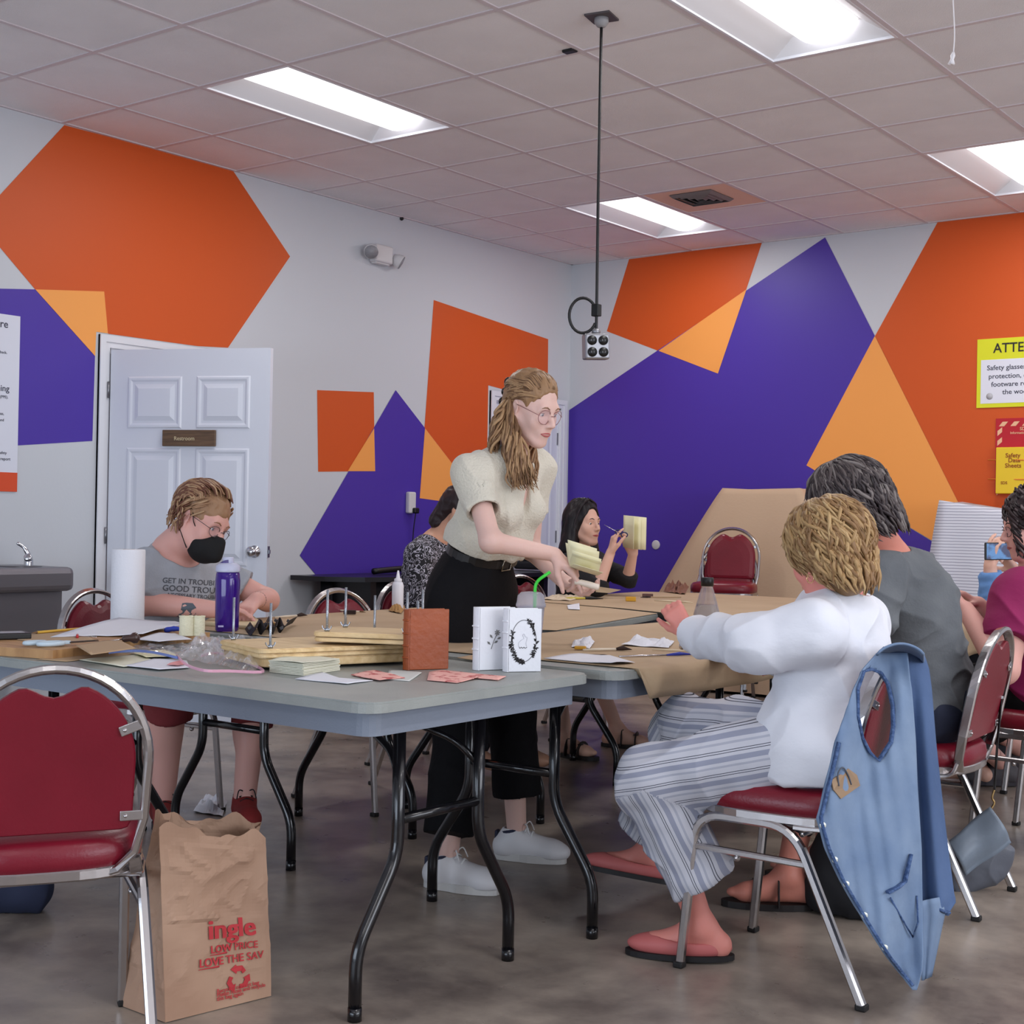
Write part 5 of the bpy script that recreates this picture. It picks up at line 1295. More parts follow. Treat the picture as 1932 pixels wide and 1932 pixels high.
def hole_r(an):       # distance from the hole centre to its rim along an angle
    best = 1e9
    for i in range(len(hole)):
        x1, y1 = hole[i]; x2, y2 = hole[(i+1) % len(hole)]; dx, dy = math.cos(an), math.sin(an)
        den = dx*(y2-y1)-dy*(x2-x1)
        if abs(den) < 1e-9: continue
        t_ = ((x1-cxh)*(y2-y1)-(y1-cyh)*(x2-x1))/den; s_ = ((x1-cxh)*dy-(y1-cyh)*dx)/den
        if t_ > 0 and 0 <= s_ <= 1: best = min(best, t_)
    return best
new = []
for x, y in ptsg:      # push interior vertices near the rim outward onto it
    dx, dy = x-cxh, y-cyh; r_ = math.hypot(dx, dy)
    if r_ < 110:
        hr = hole_r(math.atan2(dy, dx))
        if hr-9 < r_ < hr+4: x, y = cxh+dx/r_*(hr+.5), cyh+dy/r_*(hr+.5)
    new.append((x, y))
fs = []
for i in range(NU):
    for j in range(NV):
        a = i*(NV+1)+j; q4 = (a, a+NV+1, a+NV+2, a+1); cx = sum(new[k][0] for k in q4)/4; cy = sum(new[k][1] for k in q4)/4
        if not inside((cx, cy), [(cxh+(hx-cxh)*.99, cyh+(hy-cyh)*.99) for hx, hy in hole]): fs.append(q4)
m.add([D(x, y, dep1(x, y)) for x, y in new], fs, 0, True); m.build('front_panel', denim, v, solid=.004)
LE2 = [(1220, 1668), (1232, 1655), (1300, 1690), (1500, 1700), (1700, 1712), (1722, 1722)]
RE2 = [(1220, 1722), (1232, 1742), (1262, 1752), (1300, 1757), (1400, 1765), (1500, 1776), (1600, 1788), (1690, 1800), (1700, 1804), (1722, 1790)]
def fn2(u, w_):
    y = 1220+u*(1716-1220)-12*u*math.cos(w_*3); l, r_ = curve(LE2, y), curve(RE2, y); x = l+(r_-l)*w_
    return D(x, y, 3.36+.0012*(x-1700)-.0002*(y-1232)+.035*math.sin(w_*5+.5)*min(1, u*3)+.012*math.sin(w_*14+u*2)*u)
MB().grid(fn2, 60, 30).build('back_panel', denim_d, v, solid=.004)
m = MB(); m.grid(lambda u, w_: D(1738+u*2+w_*(44-34*abs(u-.2)-.0*u), 1700+150*u-8*w_, 3.26+.06*w_+.01*math.sin(w_*8)), 14, 10); m.build('far_front_panel', denim, v, solid=.004)
# collar fold over the chair top
m = MB(); m.grid(lambda u, w_: D(1655+w_*88, 1238-20*math.sin(w_*PI)**.7+u*8-4*math.cos(u*PI), 3.16+.25*u), 8, 16); m.build('shoulder', denim, v, solid=.005)
m = MB(); m.tube([D(x, y, dep1(x, y)-.001) for x, y in hole], 0, rect=(.017, .007), closed=True, up=fw); m.build('armhole_seam', seam_m, v)
m = MB(); m.tube([D(curve(LE, y)+7, y, dep1(curve(LE, y)+7, y)-.002) for y in np.linspace(1400, 1860, 40)], 0, rect=(.026, .007), up=fw); pl_ = m.build('button_band', seam_m, v)
for y in (1557, 1622, 1668, 1727, 1788):
    x = curve(LE, y)+9; MB().ball(D(x, y, dep1(x, y)-.008), .0075, 12, 0, np.stack([cr, cu, fw], 1), (1, 1, .4)).build('snap_button', M('pearl_snap', (220, 225, 215), .15, .3), pl_)
m = MB(); m.tube([fn2(.985, w_)-fw*.004 for w_ in np.linspace(.05, .97, 14)], 0, rect=(.018, .006), up=fw); m.build('hem', seam_m, v)
pk = [(1676, 1688), (1705, 1672), (1715, 1650), (1720, 1608), (1716, 1612), (1708, 1650), (1698, 1664), (1672, 1680)]
m = MB(); m.tube([D(x, y, dep1(x, y)-.010) for x, y in ((1674, 1684), (1692, 1674), (1706, 1664), (1712, 1640), (1718, 1612))], 0, rect=(.02, .006), up=fw)
m.tube([D(x, y, dep1(x, y)-.008) for x, y in ((1680, 1694), (1700, 1730), (1722, 1768), (1732, 1740), (1730, 1690))], .0022, 6); m.build('pocket', seam_m, v)
m = MB(); pp = [(1568, 1472), (1600, 1450), (1616, 1462), (1622, 1482), (1586, 1507), (1572, 1490)]
m.add([D(x, y, dep1(x, y)-.0065) for x, y in pp], [tuple(range(6))]); m.build('leather_patch', M('tan_patch', (150, 124, 98), .7), v, solid=.003)
m = MB(); m.tube(smooth_path([D(x, y, dep1(x, y)-.010) for x, y in ((1583, 1483), (1581, 1460), (1590, 1448), (1600, 1462), (1606, 1480))]), .0018, 6); m.build('cord_loop', M('denim_cord', (84, 88, 98), .8), v)

# ------------------------------------------------------------------ 6 person in the grey shirt
p = person_root(-1.56, 4.25, 'seated person with short grey hair in charcoal grey shirt, behind the woman in white')
pel, che, nek = D(1757, 1335, 4.33), D(1722, 1152, 4.27), D(1668, 1048, 4.26)
shL, elL, wrL = D(1660, 1092, 4.08), D(1632, 1215, 3.98), D(1530, 1235, 4.1)
shR, elR, wrR = D(1722, 1085, 4.44), D(1680, 1210, 4.6), D(1570, 1215, 4.6)
hc = D(1600, 962, 4.18); HR = headR(cv(-.78, -.42, .42), cv(-.42, .9, .1))
S = SDF(.005)
lat, up, fd = torso(S, pel, che, nek, shL, shR, 1.05, bel=.03); add_head(S, hc, HR, 1.06, neck=nek, nr=.06)
limb(S, shL, elL, wrL, (.05, .043, .03)); limb(S, shR, elR, wrR, (.05, .043, .03)); add_hand(S, wrL, cv(-.95, -.1, .2), cv(0, -1, 0)); add_hand(S, wrR, cv(-.95, -.1, .2), cv(0, -1, 0), side=-1)
knL, anL = D(1545, 1385, 4.25), Zp(1487, 1650, .1); knR, anR = D(1570, 1380, 4.6), Zp(1560, 1600, .1)
for q, k_, a_ in ((-1, knL, anL), (1, knR, anR)): S.cap(pel+lat*.09*q, k_, .095, .062, k=.03); calf(S, k_, a_, cv(1, 0, 0), 1.05); foot(S, a_, cv(-.97, 0, .1))
S.mesh('body', skinm('skin_ruddy', (205, 130, 112)), p); face_parts(p, hc, HR, 1.06)
char = M('charcoal_cotton', (104, 108, 112), .9, bump=(110, .2), var=((92, 96, 101), 10, (1, 1, 1), .3, .7))
S = SDF(.005); torso(S, pel+up*.02, che, nek-up*.02, shL, shR, 1.12, .016, bel=.03)
S.cap(shL, shL*.25+elL*.75, .078, .07, k=.05, cb=True); S.cap(shR, shR*.3+elR*.7, .076, .07, k=.05, cb=True)
S.cap(nek, nek+up*.12, .074, .09, k=.012, op='s'); S.plane(pel-up*.06, -up)
f3 = folds(.009, 12, 8, (1, 1, 1.5)); S.mesh('grey_shirt', char, p, disp=f3)
S = SDF(.0065); S.ell(pel, A_((.19, .15, .13)), frame(lat, up), k=.05)
for q, k_, a_ in ((-1, knL, anL), (1, knR, anR)): S.cap(pel+lat*.09*q, k_, .11, .085, k=.04); S.cap(k_, a_+[0, 0, .14], .08, .072, k=.03, cb=True)
S.mesh('jeans', M('navy_jeans', (30, 36, 56), .85, bump=(60, .2)), p, disp=folds(.005, 14, 3)); sandal(p, anL, cv(-.97, 0, .1), snd); sandal(p, anR, cv(-.97, 0, .1), snd)
P = HL(hc, HR, 1.06); hm6 = hmats('grey', (84, 75, 74), (54, 46, 48), (122, 114, 111))
S = SDF(.005); skull(S, P, HR, 1, (.088, .11, .097), (0, -.02, .04)); S.cap(P(0, -.075, -.01), P(0, -.07, -.07), .06, .045, k=.03, flat=(HR[:, 1], .8)); S.ell(P(0, .095, -.05), A_((.075, .085, .10)), HR, k=.012, op='s')
for q in (-1, 1): S.ell(P(q*.09, .01, -.02), A_((.03, .03, .045)), HR, k=.01, op='s')
S.mesh('hair', hm6[1], p, disp=lambda V: .004*wn(V, 60, 3))
paths = shell_paths(P, (0, -.02, .04), (.09, .113, .1), 900, (0, 1.4), .25, (-.4, .4), (.0, .08), 31, (.05, .06), (.08, -.02, -.01))
paths += nape(P, 240, (0, -.03, .04), (0, -.07, -.09), .107, .056, 7, .004)
locks(paths, .0042, taper=(.5, 1, 1.1, .8, .1), jit=.003, seed=6).build('hair_tufts', hm6, p)

# ------------------------------------------------------------------ 7 person in magenta
p = person_root(-1.42, 5.25, 'seated person in magenta shirt with dark curly hair and glasses at the right edge')
pel, che, nek = D(1985, 1300, 5.1), D(1966, 1165, 5.05), D(1955, 1080, 5.03)
shL, elL, wrL = D(1925, 1120, 4.86), D(1893, 1262, 4.74), D(1822, 1150, 4.92)
shR, elR, wrR = D(1990, 1115, 5.2), D(1930, 1215, 5.3), D(1845, 1140, 5.22)
hc = D(1945, 992, 5.0); HR = headR(cv(-.93, -.2, .12), cv(-.2, .97, 0))
S = SDF(.005)
lat, up, fd = torso(S, pel, che, nek, shL, shR, 1.1, bel=.04); add_head(S, hc, HR, 1.0, neck=nek, nr=.056)
limb(S, shL, elL, wrL, (.055, .052, .03)); limb(S, shR, elR, wrR, (.055, .045, .03))
add_hand(S, wrL, cv(-.45, .75, .3), cv(-.6, -.6, .3), .95, side=-1, curl=(.5, .7, .8, .8, .8)); add_hand(S, wrR, cv(-.8, .5, -.1), cv(-.3, -.9, 0), .95, side=1, curl=(.5, .6, .6, .7, .7))
knL, knR = pel+A_((-.44, -.1, -.04)), pel+A_((-.44, .13, -.04)); anL, anR = Zp(1890, 1440, .1), Zp(1925, 1415, .1)
for q, k_, a_ in ((-1, knL, anL), (1, knR, anR)): S.cap(pel+lat*.09*q, k_, .1, .065, k=.03); calf(S, k_, a_, A_((1, 0, 0.)), 1.05)
S.mesh('body', rosy, p); face_parts(p, hc, HR, 1.0, brow=(60, 45, 42)); glasses(p, hc, HR, 1.0, (40, 34, 36), rx=.024, rz=.018)
mag = M('magenta_jersey', (140, 22, 84), .75, bump=(60, .12))
S = SDF(.0055); torso(S, pel, che, nek-up*.02, shL, shR, 1.18, .02, bust=.9, bel=.05)
S.cap(shL, shL*.35+elL*.65, .092, .088, k=.05, cb=True); S.cap(shR, shR*.35+elR*.65, .088, .085, k=.05, cb=True); S.cap(nek, nek+up*.12, .07, .09, k=.012, op='s')
S.mesh('magenta_shirt', mag, p, disp=folds(.008, 11, 4))
S = SDF(.007); S.ell(pel-[0, 0, .03], A_((.2, .16, .12)), frame(lat, up), k=.05)
for q, k_, a_ in ((-1, knL, anL), (1, knR, anR)): S.cap(pel+lat*.09*q-[0, 0, .02], k_, .115, .09, k=.04); S.cap(k_, k_*.4+a_*.6, .085, .075, k=.03, cb=True)
S.mesh('trousers', blackc, p, disp=folds(.005, 14, 3)); gsh = M('grey_shoe', (70, 66, 70), .6); sneaker(p, anL, cv(-.98, 0, .1), gsh, dks, None, dl_); sneaker(p, anR, cv(-.98, 0, .1), gsh, dks, None, dl_)
P = HL(hc, HR, 1.0); hm7 = hmats('curly', (52, 40, 42), (36, 28, 30), (104, 92, 92)); curl_m = hm7[0]
S = SDF(.005); S.ell(P(0, -.03, .04), A_((.092, .108, .10)), HR, k=.01); S.cap(P(0, -.07, -.02), P(0, -.08, -.08), .07, .06, k=.03); S.ell(P(0, .095, -.05), A_((.075, .09, .10)), HR, k=.012, op='s')
S.mesh('hair', curl_m, p, disp=lambda V: .007*wn(V, 70, 3))
paths = []; rnd = random.Random(41)
for i in range(230):
    az = rnd.uniform(-PI, PI); el = rnd.uniform(.0, 1.9); b_ = 1.02
    c0 = A_((.092*math.sin(el)*math.sin(az), -.03-.108*math.sin(el)*math.cos(az), .04+.1*math.cos(el)))
    if c0[1] > .045 and c0[2] < .04: continue
    r_ = rnd.uniform(.009, .016); ph = rnd.uniform(0, 6)
    paths.append([P(*(c0+A_((r_*math.cos(ph+k*1.5), r_*math.sin(ph+k*1.5)*.7, .012-.011*k)))) for k in range(5)])
for i in range(26):
    q = rnd.choice((-1, 1)); z0_ = rnd.uniform(.03, .09); paths.append([P(q*.05+.012*math.cos(k*1.6+i), .062+.014*math.sin(k*1.6+i), z0_-.03*k) for k in range(6)])
locks(paths, .0052, taper=(.7, 1, 1, 1, .5), jit=.002, seed=6).build('hair_curls', hm7, p)

# ------------------------------------------------------------------ 8 person photographing with a phone (mostly beyond the frame)
p = person_root(-1.35, 6.3, 'person in blue sleeves holding up a phone behind the magenta shirt')
pel, che, nek = D(2040, 1240, 6.0), D(2030, 1130, 6.0), D(2020, 1070, 6.0)
shL, elL, wrL = D(1975, 1105, 5.85), D(1872, 1150, 5.75), D(1868, 1068, 5.72)
shR, elR, wrR = D(2040, 1100, 6.2), D(1930, 1160, 6.1), D(1918, 1078, 5.95)
hc = D(2005, 1010, 5.95); HR = headR(cv(-.95, -.1, .1), cv(-.1, 1, 0))
S = SDF(.006)
lat, up, fd = torso(S, pel, che, nek, shL, shR, 1.0); add_head(S, hc, HR, 1., neck=nek); limb(S, shL, elL, wrL, (.045, .04, .026)); limb(S, shR, elR, wrR, (.045, .04, .026))
add_hand(S, wrL, cv(.1, .95, 0), cv(.9, 0, .3), .95, side=1, curl=(.5, .35, .6, .7, .8), thumb=(.4, .5, .7)); add_hand(S, wrR, cv(-.7, .7, -.2), cv(-.6, -.4, -.3), .95, side=-1, curl=(.4, .5, .6, .7, .7))
knL, knR = pel+A_((-.42, -.1, -.04)), pel+A_((-.42, .13, -.04))
for q, k_ in ((-1, knL), (1, knR)): a_ = A_((k_[0], k_[1], .1)); S.cap(pel+lat*.09*q, k_, .09, .06, k=.03); calf(S, k_, a_, A_((1, 0, 0.)), 1.); foot(S, a_, A_((-1, 0, 0.)))
S.mesh('body', fair, p)
blue = M('blue_sleeve', (104, 148, 204), .85, bump=(60, .15))
S = SDF(.006); torso(S, pel, che, nek-up*.02, shL, shR, 1.05, .015); f4 = folds(.006, 18, 4, (1, 1, 2.))
for a, b_, c_ in ((shL, elL, wrL), (shR, elR, wrR)): S.cap(a, b_, .062, .056, k=.04); S.cap(b_, b_*.12+c_*.88, .056, .043, k=.02, cb=True)
S.mesh('blue_shirt', blue, p, disp=f4); P = HL(hc, HR, 1.)
S = SDF(.006); S.ell(P(0, -.02, .04), A_((.085, .105, .092)), HR, k=.01); S.ell(P(0, .09, -.05), A_((.072, .085, .10)), HR, k=.012, op='s'); S.mesh('hair', dkh, p)
S = SDF(.008); S.ell(pel, A_((.18, .14, .12)), frame(lat, up), k=.05)
for q, k_ in ((-1, knL), (1, knR)): S.cap(pel+lat*.09*q, k_, .1, .08, k=.04); S.cap(k_, A_((k_[0], k_[1], .15)), .08, .075, k=.03)
S.mesh('trousers', darkj, p)
t = tag(empty('smartphone', tuple(D(1887, 1040, 5.7)), 0, world=True), 'smartphone held up sideways with a blue and violet picture on its screen', 'phone')
Fp = np.stack([nrm(cr*.97+fw*.2), nrm(np.cross(nrm(cr*.97+fw*.2), cu)), cu], 1); pc_ = D(1887, 1040, 5.7)
MB().box(pc_, (.14, .009, .072), R=Fp, bev=.004).build('phone_body', blk, t)
scr = M('phone_screen', (40, 44, 70), .3, var=((84, 140, 190), 16, (1, 1, 1), .45, .55), emis=((60, 70, 130), .25))
fr2 = -Fp[:, 1] if (-Fp[:, 1])@fw < 0 else Fp[:, 1]
MB().box(pc_+fr2*.005, (.126, .001, .064), R=Fp).build('screen', scr, t)
# ================================================================== THINGS ON AND AROUND THE TABLES
WO = ORIG['wo']
def item(name, at, label, cat, group=None): return tag(empty(name, tuple(map(float, at)), 0, world=True), label, cat, group)
paper_w = M('paper_white', (225, 226, 234), .8); paper_c = M('paper_cream', (222, 220, 200), .8); card_k = M('kraft_card', (178, 150, 118), .8); paper_y = M('paper_yellow', (234, 228, 190), .8)
def flat(name, pts, z, mat, label, cat, group=None, curl=0, t=.0012, parent=None):
    P = [Zp(x, y, z) for x, y in pts]; c = sum(P)/len(P); n = len(P); vs = [c+[0, 0, curl*.3]]; k = 6
    for r in range(1, k+1):
        for i in range(n):
            for s in range(4):
                q = P[i]*(1-s/4)+P[(i+1) % n]*(s/4); v = c+(q-c)*r/k; lift = curl*max(0, math.sin(i*2.1+s*.4))*(r/k)**2; vs.append(v+[0, 0, lift])
    m = 4*n; fs = [(0, 1+i, 1+(i+1) % m) for i in range(m)]+[(1+(r-1)*m+i, 1+r*m+i, 1+r*m+(i+1) % m, 1+(r-1)*m+(i+1) % m) for r in range(1, k) for i in range(m)]
    o = MB().add(vs, fs, 0, True).build(name, mat, parent, solid=t)
    if label: tag(o, label, cat, group)
    return o
woodm = M('board_wood', (190, 148, 100), .5, var=((160, 118, 76), 7, (1, 9, 1), .35, .65)); pine = M('pine_pale', (228, 200, 152), .5, var=((208, 176, 124), 8, (1, 8, 6), .35, .65)); endg = M('end_grain', (136, 100, 70), .6)

# cutting board
P1, P2 = Zp(100, 1227, .765), Zp(396, 1193, .765); e1 = nrm(P2-P1); e2 = nrm(np.cross((0, 0, 1), e1)); 
if e2@(P1-np.array([-4, 2.3, .7])) > 0: e2 = -e2
Q = [P1, P2, P2+e2*.40, P1+e2*.40]
tag(MB().prism([tuple(q[:2]) for q in Q], TZ+.001, .765).build('cutting_board', woodm), 'thick wooden cutting board lying at the left end of the grey table', 'cutting board')
ZB = .7665
t = item('tablet_device', Zp(10, 1199, ZB), 'black slab device with pale face on the cutting board at the left edge', 'device')
R_ = frame(nrm(Zp(40, 1197, ZB)-Zp(0, 1198, ZB)), (0, 0, 1)); c = Zp(6, 1199, ZB+.008)
MB().box(c, (.14, .09, .018), R=R_, bev=.004).build('case', blk, t); MB().box(c+[0, 0, .0095], (.11, .05, .001), R=R_).build('face', M('device_face', (150, 150, 155), .4), t)
t = item('pencil', Zp(105, 1190, ZB), 'yellow pencil lying across the cutting board corner', 'pencil')
a, b_ = Zp(60, 1194, ZB+.005), Zp(154, 1186, ZB+.005); MB().tube([a*.9+b_*.1, b_], .0042, 6).build('shaft', M('pencil_yellow', (214, 168, 60), .4), t); MB().tube([a, a*.9+b_*.1], [.0008, .004], 6).build('tip', M('pencil_tip', (120, 90, 60), .7), t)
flat('paper_sheet', [(95, 1202), (225, 1171), (330, 1172), (352, 1178), (270, 1202), (180, 1199)], ZB+.002, paper_w, 'large white sheet curling on the cutting board before the paper towel roll', 'paper', curl=.012)
flat('paper_sheet', [(258, 1206), (300, 1195), (330, 1195), (362, 1206), (300, 1212)], ZB+.001, paper_w, 'white sheet end lying beside the dark awl handle', 'paper', curl=.003)
flat('kraft_card', [(32, 1207), (70, 1193), (150, 1194), (180, 1208), (100, 1216)], ZB, card_k, 'brown card lying under the pale blue scissors', 'card')
t = item('scissors', Zp(90, 1213, ZB), 'scissors with pale blue loop handles on the cutting board', 'scissors')
sb = M('pale_blue_plastic', (188, 206, 218), .35)
def loop(c, ex, ey, rx, ry, r_, m): m.tube([c+ex*rx*math.cos(a)+ey*ry*math.sin(a) for a in np.linspace(0, 2*PI, 23)[:-1]], r_, 8, closed=True)
ex = nrm(Zp(185, 1207, ZB)-Zp(90, 1213, ZB)); ey = np.cross((0, 0, 1), ex); c = Zp(96, 1214, ZB+.008); m = MB()
loop(c, ex, ey, .036, .02, .0065, m); loop(c-ex*.02+ey*.045, ex, ey, .03, .018, .006, m); m.box(c+ex*.045+ey*.004, (.03, .018, .01), R=frame(ex, (0, 0, 1)), bev=.003).build('handles', sb, t)
m = MB()
for s in (-.004, .004): m.prism([(0, -.006), (.095, -.001), (.095, .001), (0, .006)], -.001, .001, R=frame(nrm(ex+ey*s*4), (0, 0, 1)), c=c+ex*.055+[0, 0, s*.3])
m.build('blades', M('blade_dark', (96, 84, 78), .35, .8), t)
t = item('awl', Zp(235, 1205, ZB), 'awl with dark knobbed wooden handle on the cutting board', 'awl')
a, b_ = Zp(203, 1209, ZB+.006), Zp(260, 1203, ZB+.012); ax = nrm(b_-a); L_ = np.linalg.norm(b_-a); R_ = frame(ax, (0, 0, 1)); R_ = np.stack([R_[:, 1], R_[:, 2], R_[:, 0]], 1)
MB().lathe([(.005, L_*.48), (.009, L_*.52), (.0085, L_*.72), (.0155, L_*.85), (.016, L_*.95), (.006, L_*1.06), (0, L_*1.06)], a, 16, 0, R_).build('handle', M('awl_wood', (62, 40, 36), .3, coat=.4), t)
MB().tube([a, a+ax*L_*.5], [.0008, .0018], 8).build('spike', chrome, t)
t = item('pin', Zp(147, 1201, ZB), 'tiny red-headed pin beside the white sheet', 'pin'); MB().tube([Zp(146, 1198, ZB+.004), Zp(146, 1202, ZB+.004)], .004, 8).build('head', M('red_plastic', (190, 50, 50), .4), t); MB().tube([Zp(148, 1200, ZB+.003), Zp(183, 1202, ZB+.001)], .0009, 6).build('needle', chrome, t)
# paper towel roll
c = Zp(240, 1180, TZ+.001); t = item('paper_towel_roll', c, 'tall white paper towel roll standing before the man', 'paper towel')
MB().lathe([(.02, 0), (.056, 0), (.0575, .004), (.0575, .262), (.056, .266), (.02, .266)], c, 32).build('roll', M('tissue_white', (230, 230, 236), .85, bump=(90, .2)), t); MB().lathe([(.0205, .001), (.0205, .2662), (.018, .2662), (.018, .001)], c, 20).build('core', card_k, t)
# twine spools
for k, (px, lab) in enumerate(((352, 'larger cream twine spool, left of the pair'), (375, 'smaller cream twine spool, right of the pair'))):
    c = Zp(px, 1199, ZB); rr_ = .0235 if k == 0 else .019; t = item('twine_spool', c, lab+' by the purple bottle', 'spool', 'cream twine spools')
    pr = [(.006, 0), (rr_, 0), (rr_, .002)]+[(rr_-.001-.0006*(i % 2), .003+i*.0027) for i in range(20)]+[(rr_, .058), (rr_, .06), (.006, .06)]
    MB().lathe(pr, c, 24).build('twine', M('cream_twine', (226, 220, 190), .85, bump=(150, .5)), t); MB().lathe([(.0062, .0), (.0062, .061), (.004, .061)], c, 12).build('core', card_k, t)
tag(MB().prism([tuple(Zp(x, y, TZ)[:2]) for x, y in ((318, 1205), (398, 1211), (400, 1204), (330, 1196))], TZ+.0, TZ+.0005).build('card_strip', card_k), 'thin kraft strip under the end of the cutting board', 'card')
c = Zp(328, 1190, ZB+.004); tag(MB().tube(smooth_path([c+cr*-.03, c+cr*.0+[0, 0, .006], c+cr*.035+[0, 0, .004]]), [.004, .008, .009, .009, .008, .008, .009, .008, .007, .006, .006, .005, .003], 8).build('blue_binder_clip', M('blue_plastic', (40, 62, 170), .4)), 'small blue plastic tool beside the cream twine spools', 'tool')
# purple bottle
c = Zp(428, 1191, TZ+.002); t = item('water_bottle', c, 'translucent purple water bottle with lilac flip cap', 'bottle')
pur = M('purple_plastic', (82, 38, 168), .12, trans=.55, ior=1.3, coat=.5)
k_ = 1.0
MB().lathe([(0, .003), (.034, 0), (.039, .006), (.0395, .03), (.0405, .11), (.0415, .17), (.039, .195), (.036, .2), (.034, .2), (.037, .19), (.039, .16), (.0375, .02), (0, .01)], c, 36).build('bottle_body', pur, t)
cap = MB().lathe([(.036, .199), (.0405, .2), (.041, .204), (.0405, .219), (.034, .226), (.026, .23), (0, .231)], c, 36).build('cap', M('lilac_cap', (196, 198, 220), .35), t)
MB().lathe([(.018, 0), (.019, .002), (.019, .018), (.016, .021), (0, .021)], c+[0, 0, .229], 20).build('spout_cap', MATS['lilac_cap'], cap)
MB().tube(smooth_path([c+cr*-.03+[0, 0, .222], c+cr*-.01-fw*.02+[0, 0, .232], c+cr*.006-fw*.015+[0, 0, .236]]), 0, rect=(.012, .005), up=(0, 0, 1)).build('bite_lever', M('violet_lever', (84, 74, 130), .4), cap)
cc = c-fw*.0413*1.0+cr*-.012+[0, 0, .02]; MB().box(cc, (.018, .001, .006), R=frame(cr, (0, 0, 1))).build('mark', M('mark_lilac', (190, 180, 225), .5), t)
# black mesh ribbon: a strip folded back on itself
t = item('mesh_strap', Zp(510, 1195, TZ), 'crumpled black mesh ribbon lying behind the bolted presses', 'ribbon')
w_ = [(467, 1190, .012), (478, 1201, .004), (487, 1188, .026), (497, 1200, .004), (505, 1184, .030), (515, 1199, .004), (523, 1184, .026), (532, 1196, .005), (541, 1188, .016), (556, 1181, .020)]
rib = smooth_path([Zp(x, y, TZ)*A_((1, 1, 0))+A_((0, 0, TZ+.012+z*.5)) for x, y, z in w_], 4); m = MB(); m.tube(rib, 0, rect=(.030, .0015), up=nrm((.5, .3, .8))); m.build('ribbon', M('black_mesh', (20, 20, 24), .6), t)
m = MB()
for k in (2, 9, 14, 18, 23, 28, 33): q_ = rib[k]+[0, 0, .006]-fw*.008; m.box(q_, (.012, .0012, .010), R=frame(nrm(cr+cu*.5*(-1)**k), cu))
m.build('mesh_window', M('mesh_grey', (92, 92, 98), .6), t)
# presses
def press(FL, BL, xd, length, layers, ztop, rods, label, rodh):
    """layers: list of (z0, z1, inset); rods: (u along, v across) with v 0 at the front pair"""
    ex = nrm(A_((xd[0], xd[1], 0))); ey = np.cross((0, 0, 1), ex); w = abs((BL-FL)@ey); o = FL-ex*.035-ey*.028; W_ = w+.056; R_ = frame(ex, (0, 0, 1))
    t = item('book_press', (o+ex*length/2)*A_((1, 1, 0))+A_((0, 0, layers[0][0])), label, 'book press', 'wooden book presses')
    for z0, z1, ins in layers:
        pr = rrect(ins, length-ins, 0+ins*.3, W_-ins*.3, min(.028, W_/2-.004), 6); k = .0025
        m = MB(); m.prism([(x, y) for x, y in pr], z0+k, z1-k, R=R_, c=A_((o[0], o[1], 0))); cx_, cy_ = length/2, W_/2
        for za, zb_ in ((z1-k, z1), (z0, z0+k)): m.prism([(cx_+(x-cx_)*(1-.006), cy_+(y-cy_)*(1-.04)) for x, y in pr], za, zb_, R=R_, c=A_((o[0], o[1], 0)))
        m.build('board', pine, t)
    for u, v in rods:
        c = A_((o[0], o[1], 0))+ex*u+ey*(.028 if v == 0 else .028+w)
        zz = np.linspace(0, 1, 60); m = MB(); m.tube([c+[0, 0, layers[0][0]], c+[0, 0, ztop+rodh]], .0034, 10)
        for i in range(28): m.lathe([(.0034, -.0008), (.0041, 0), (.0034, .0008)], c+[0, 0, ztop+rodh*(i+.5)/28], 10)
        rd = m.build('threaded_rod', M('zinc', (170, 176, 184), .3, 1), t); m = MB().lathe([(.003, 0), (.007, 0), (.006, .008), (.0035, .009)], c+[0, 0, ztop], 12)
        for s in (-1, 1): m.tube(smooth_path([c+ex*s*.005+[0, 0, ztop+.003], c+ex*s*.011+[0, 0, ztop+.009], c+ex*s*.013+[0, 0, ztop+.015]]), 0, rect=(.006, .002), up=ey)
        m.build('wing_nut', M('zinc', (170, 176, 184)), rd)
    return t
z1_ = .795
FL, BL = Zp(510, 1223, z1_), Zp(486, 1206, z1_); xd = Zp(757, 1219, z1_)-Zp(540, 1227, z1_)
press(FL, BL, xd, .50, [(TZ+.008, TZ+.030, .01), (TZ+.031, TZ+.042, .002), (TZ+.043, z1_, .0)], z1_, [(.035, 0), (.035, 1), (.46, 0), (.46, 1)], 'larger wooden book press with threaded rods, flat on the grey table', .115)
z2_ = .829
FL, BL = Zp(617, 1191, z2_), Zp(640, 1183, z2_); xd = Zp(757, 1196, z2_)-FL
press(FL, BL, xd, .30, [(z1_+.008, z1_+.019, .002), (z1_+.021, z2_, 0)], z2_, [(.035, 0), (.035, 1), (.255, 0), (.255, 1)], 'smaller wooden book press with threaded rods resting on the larger press', .11)
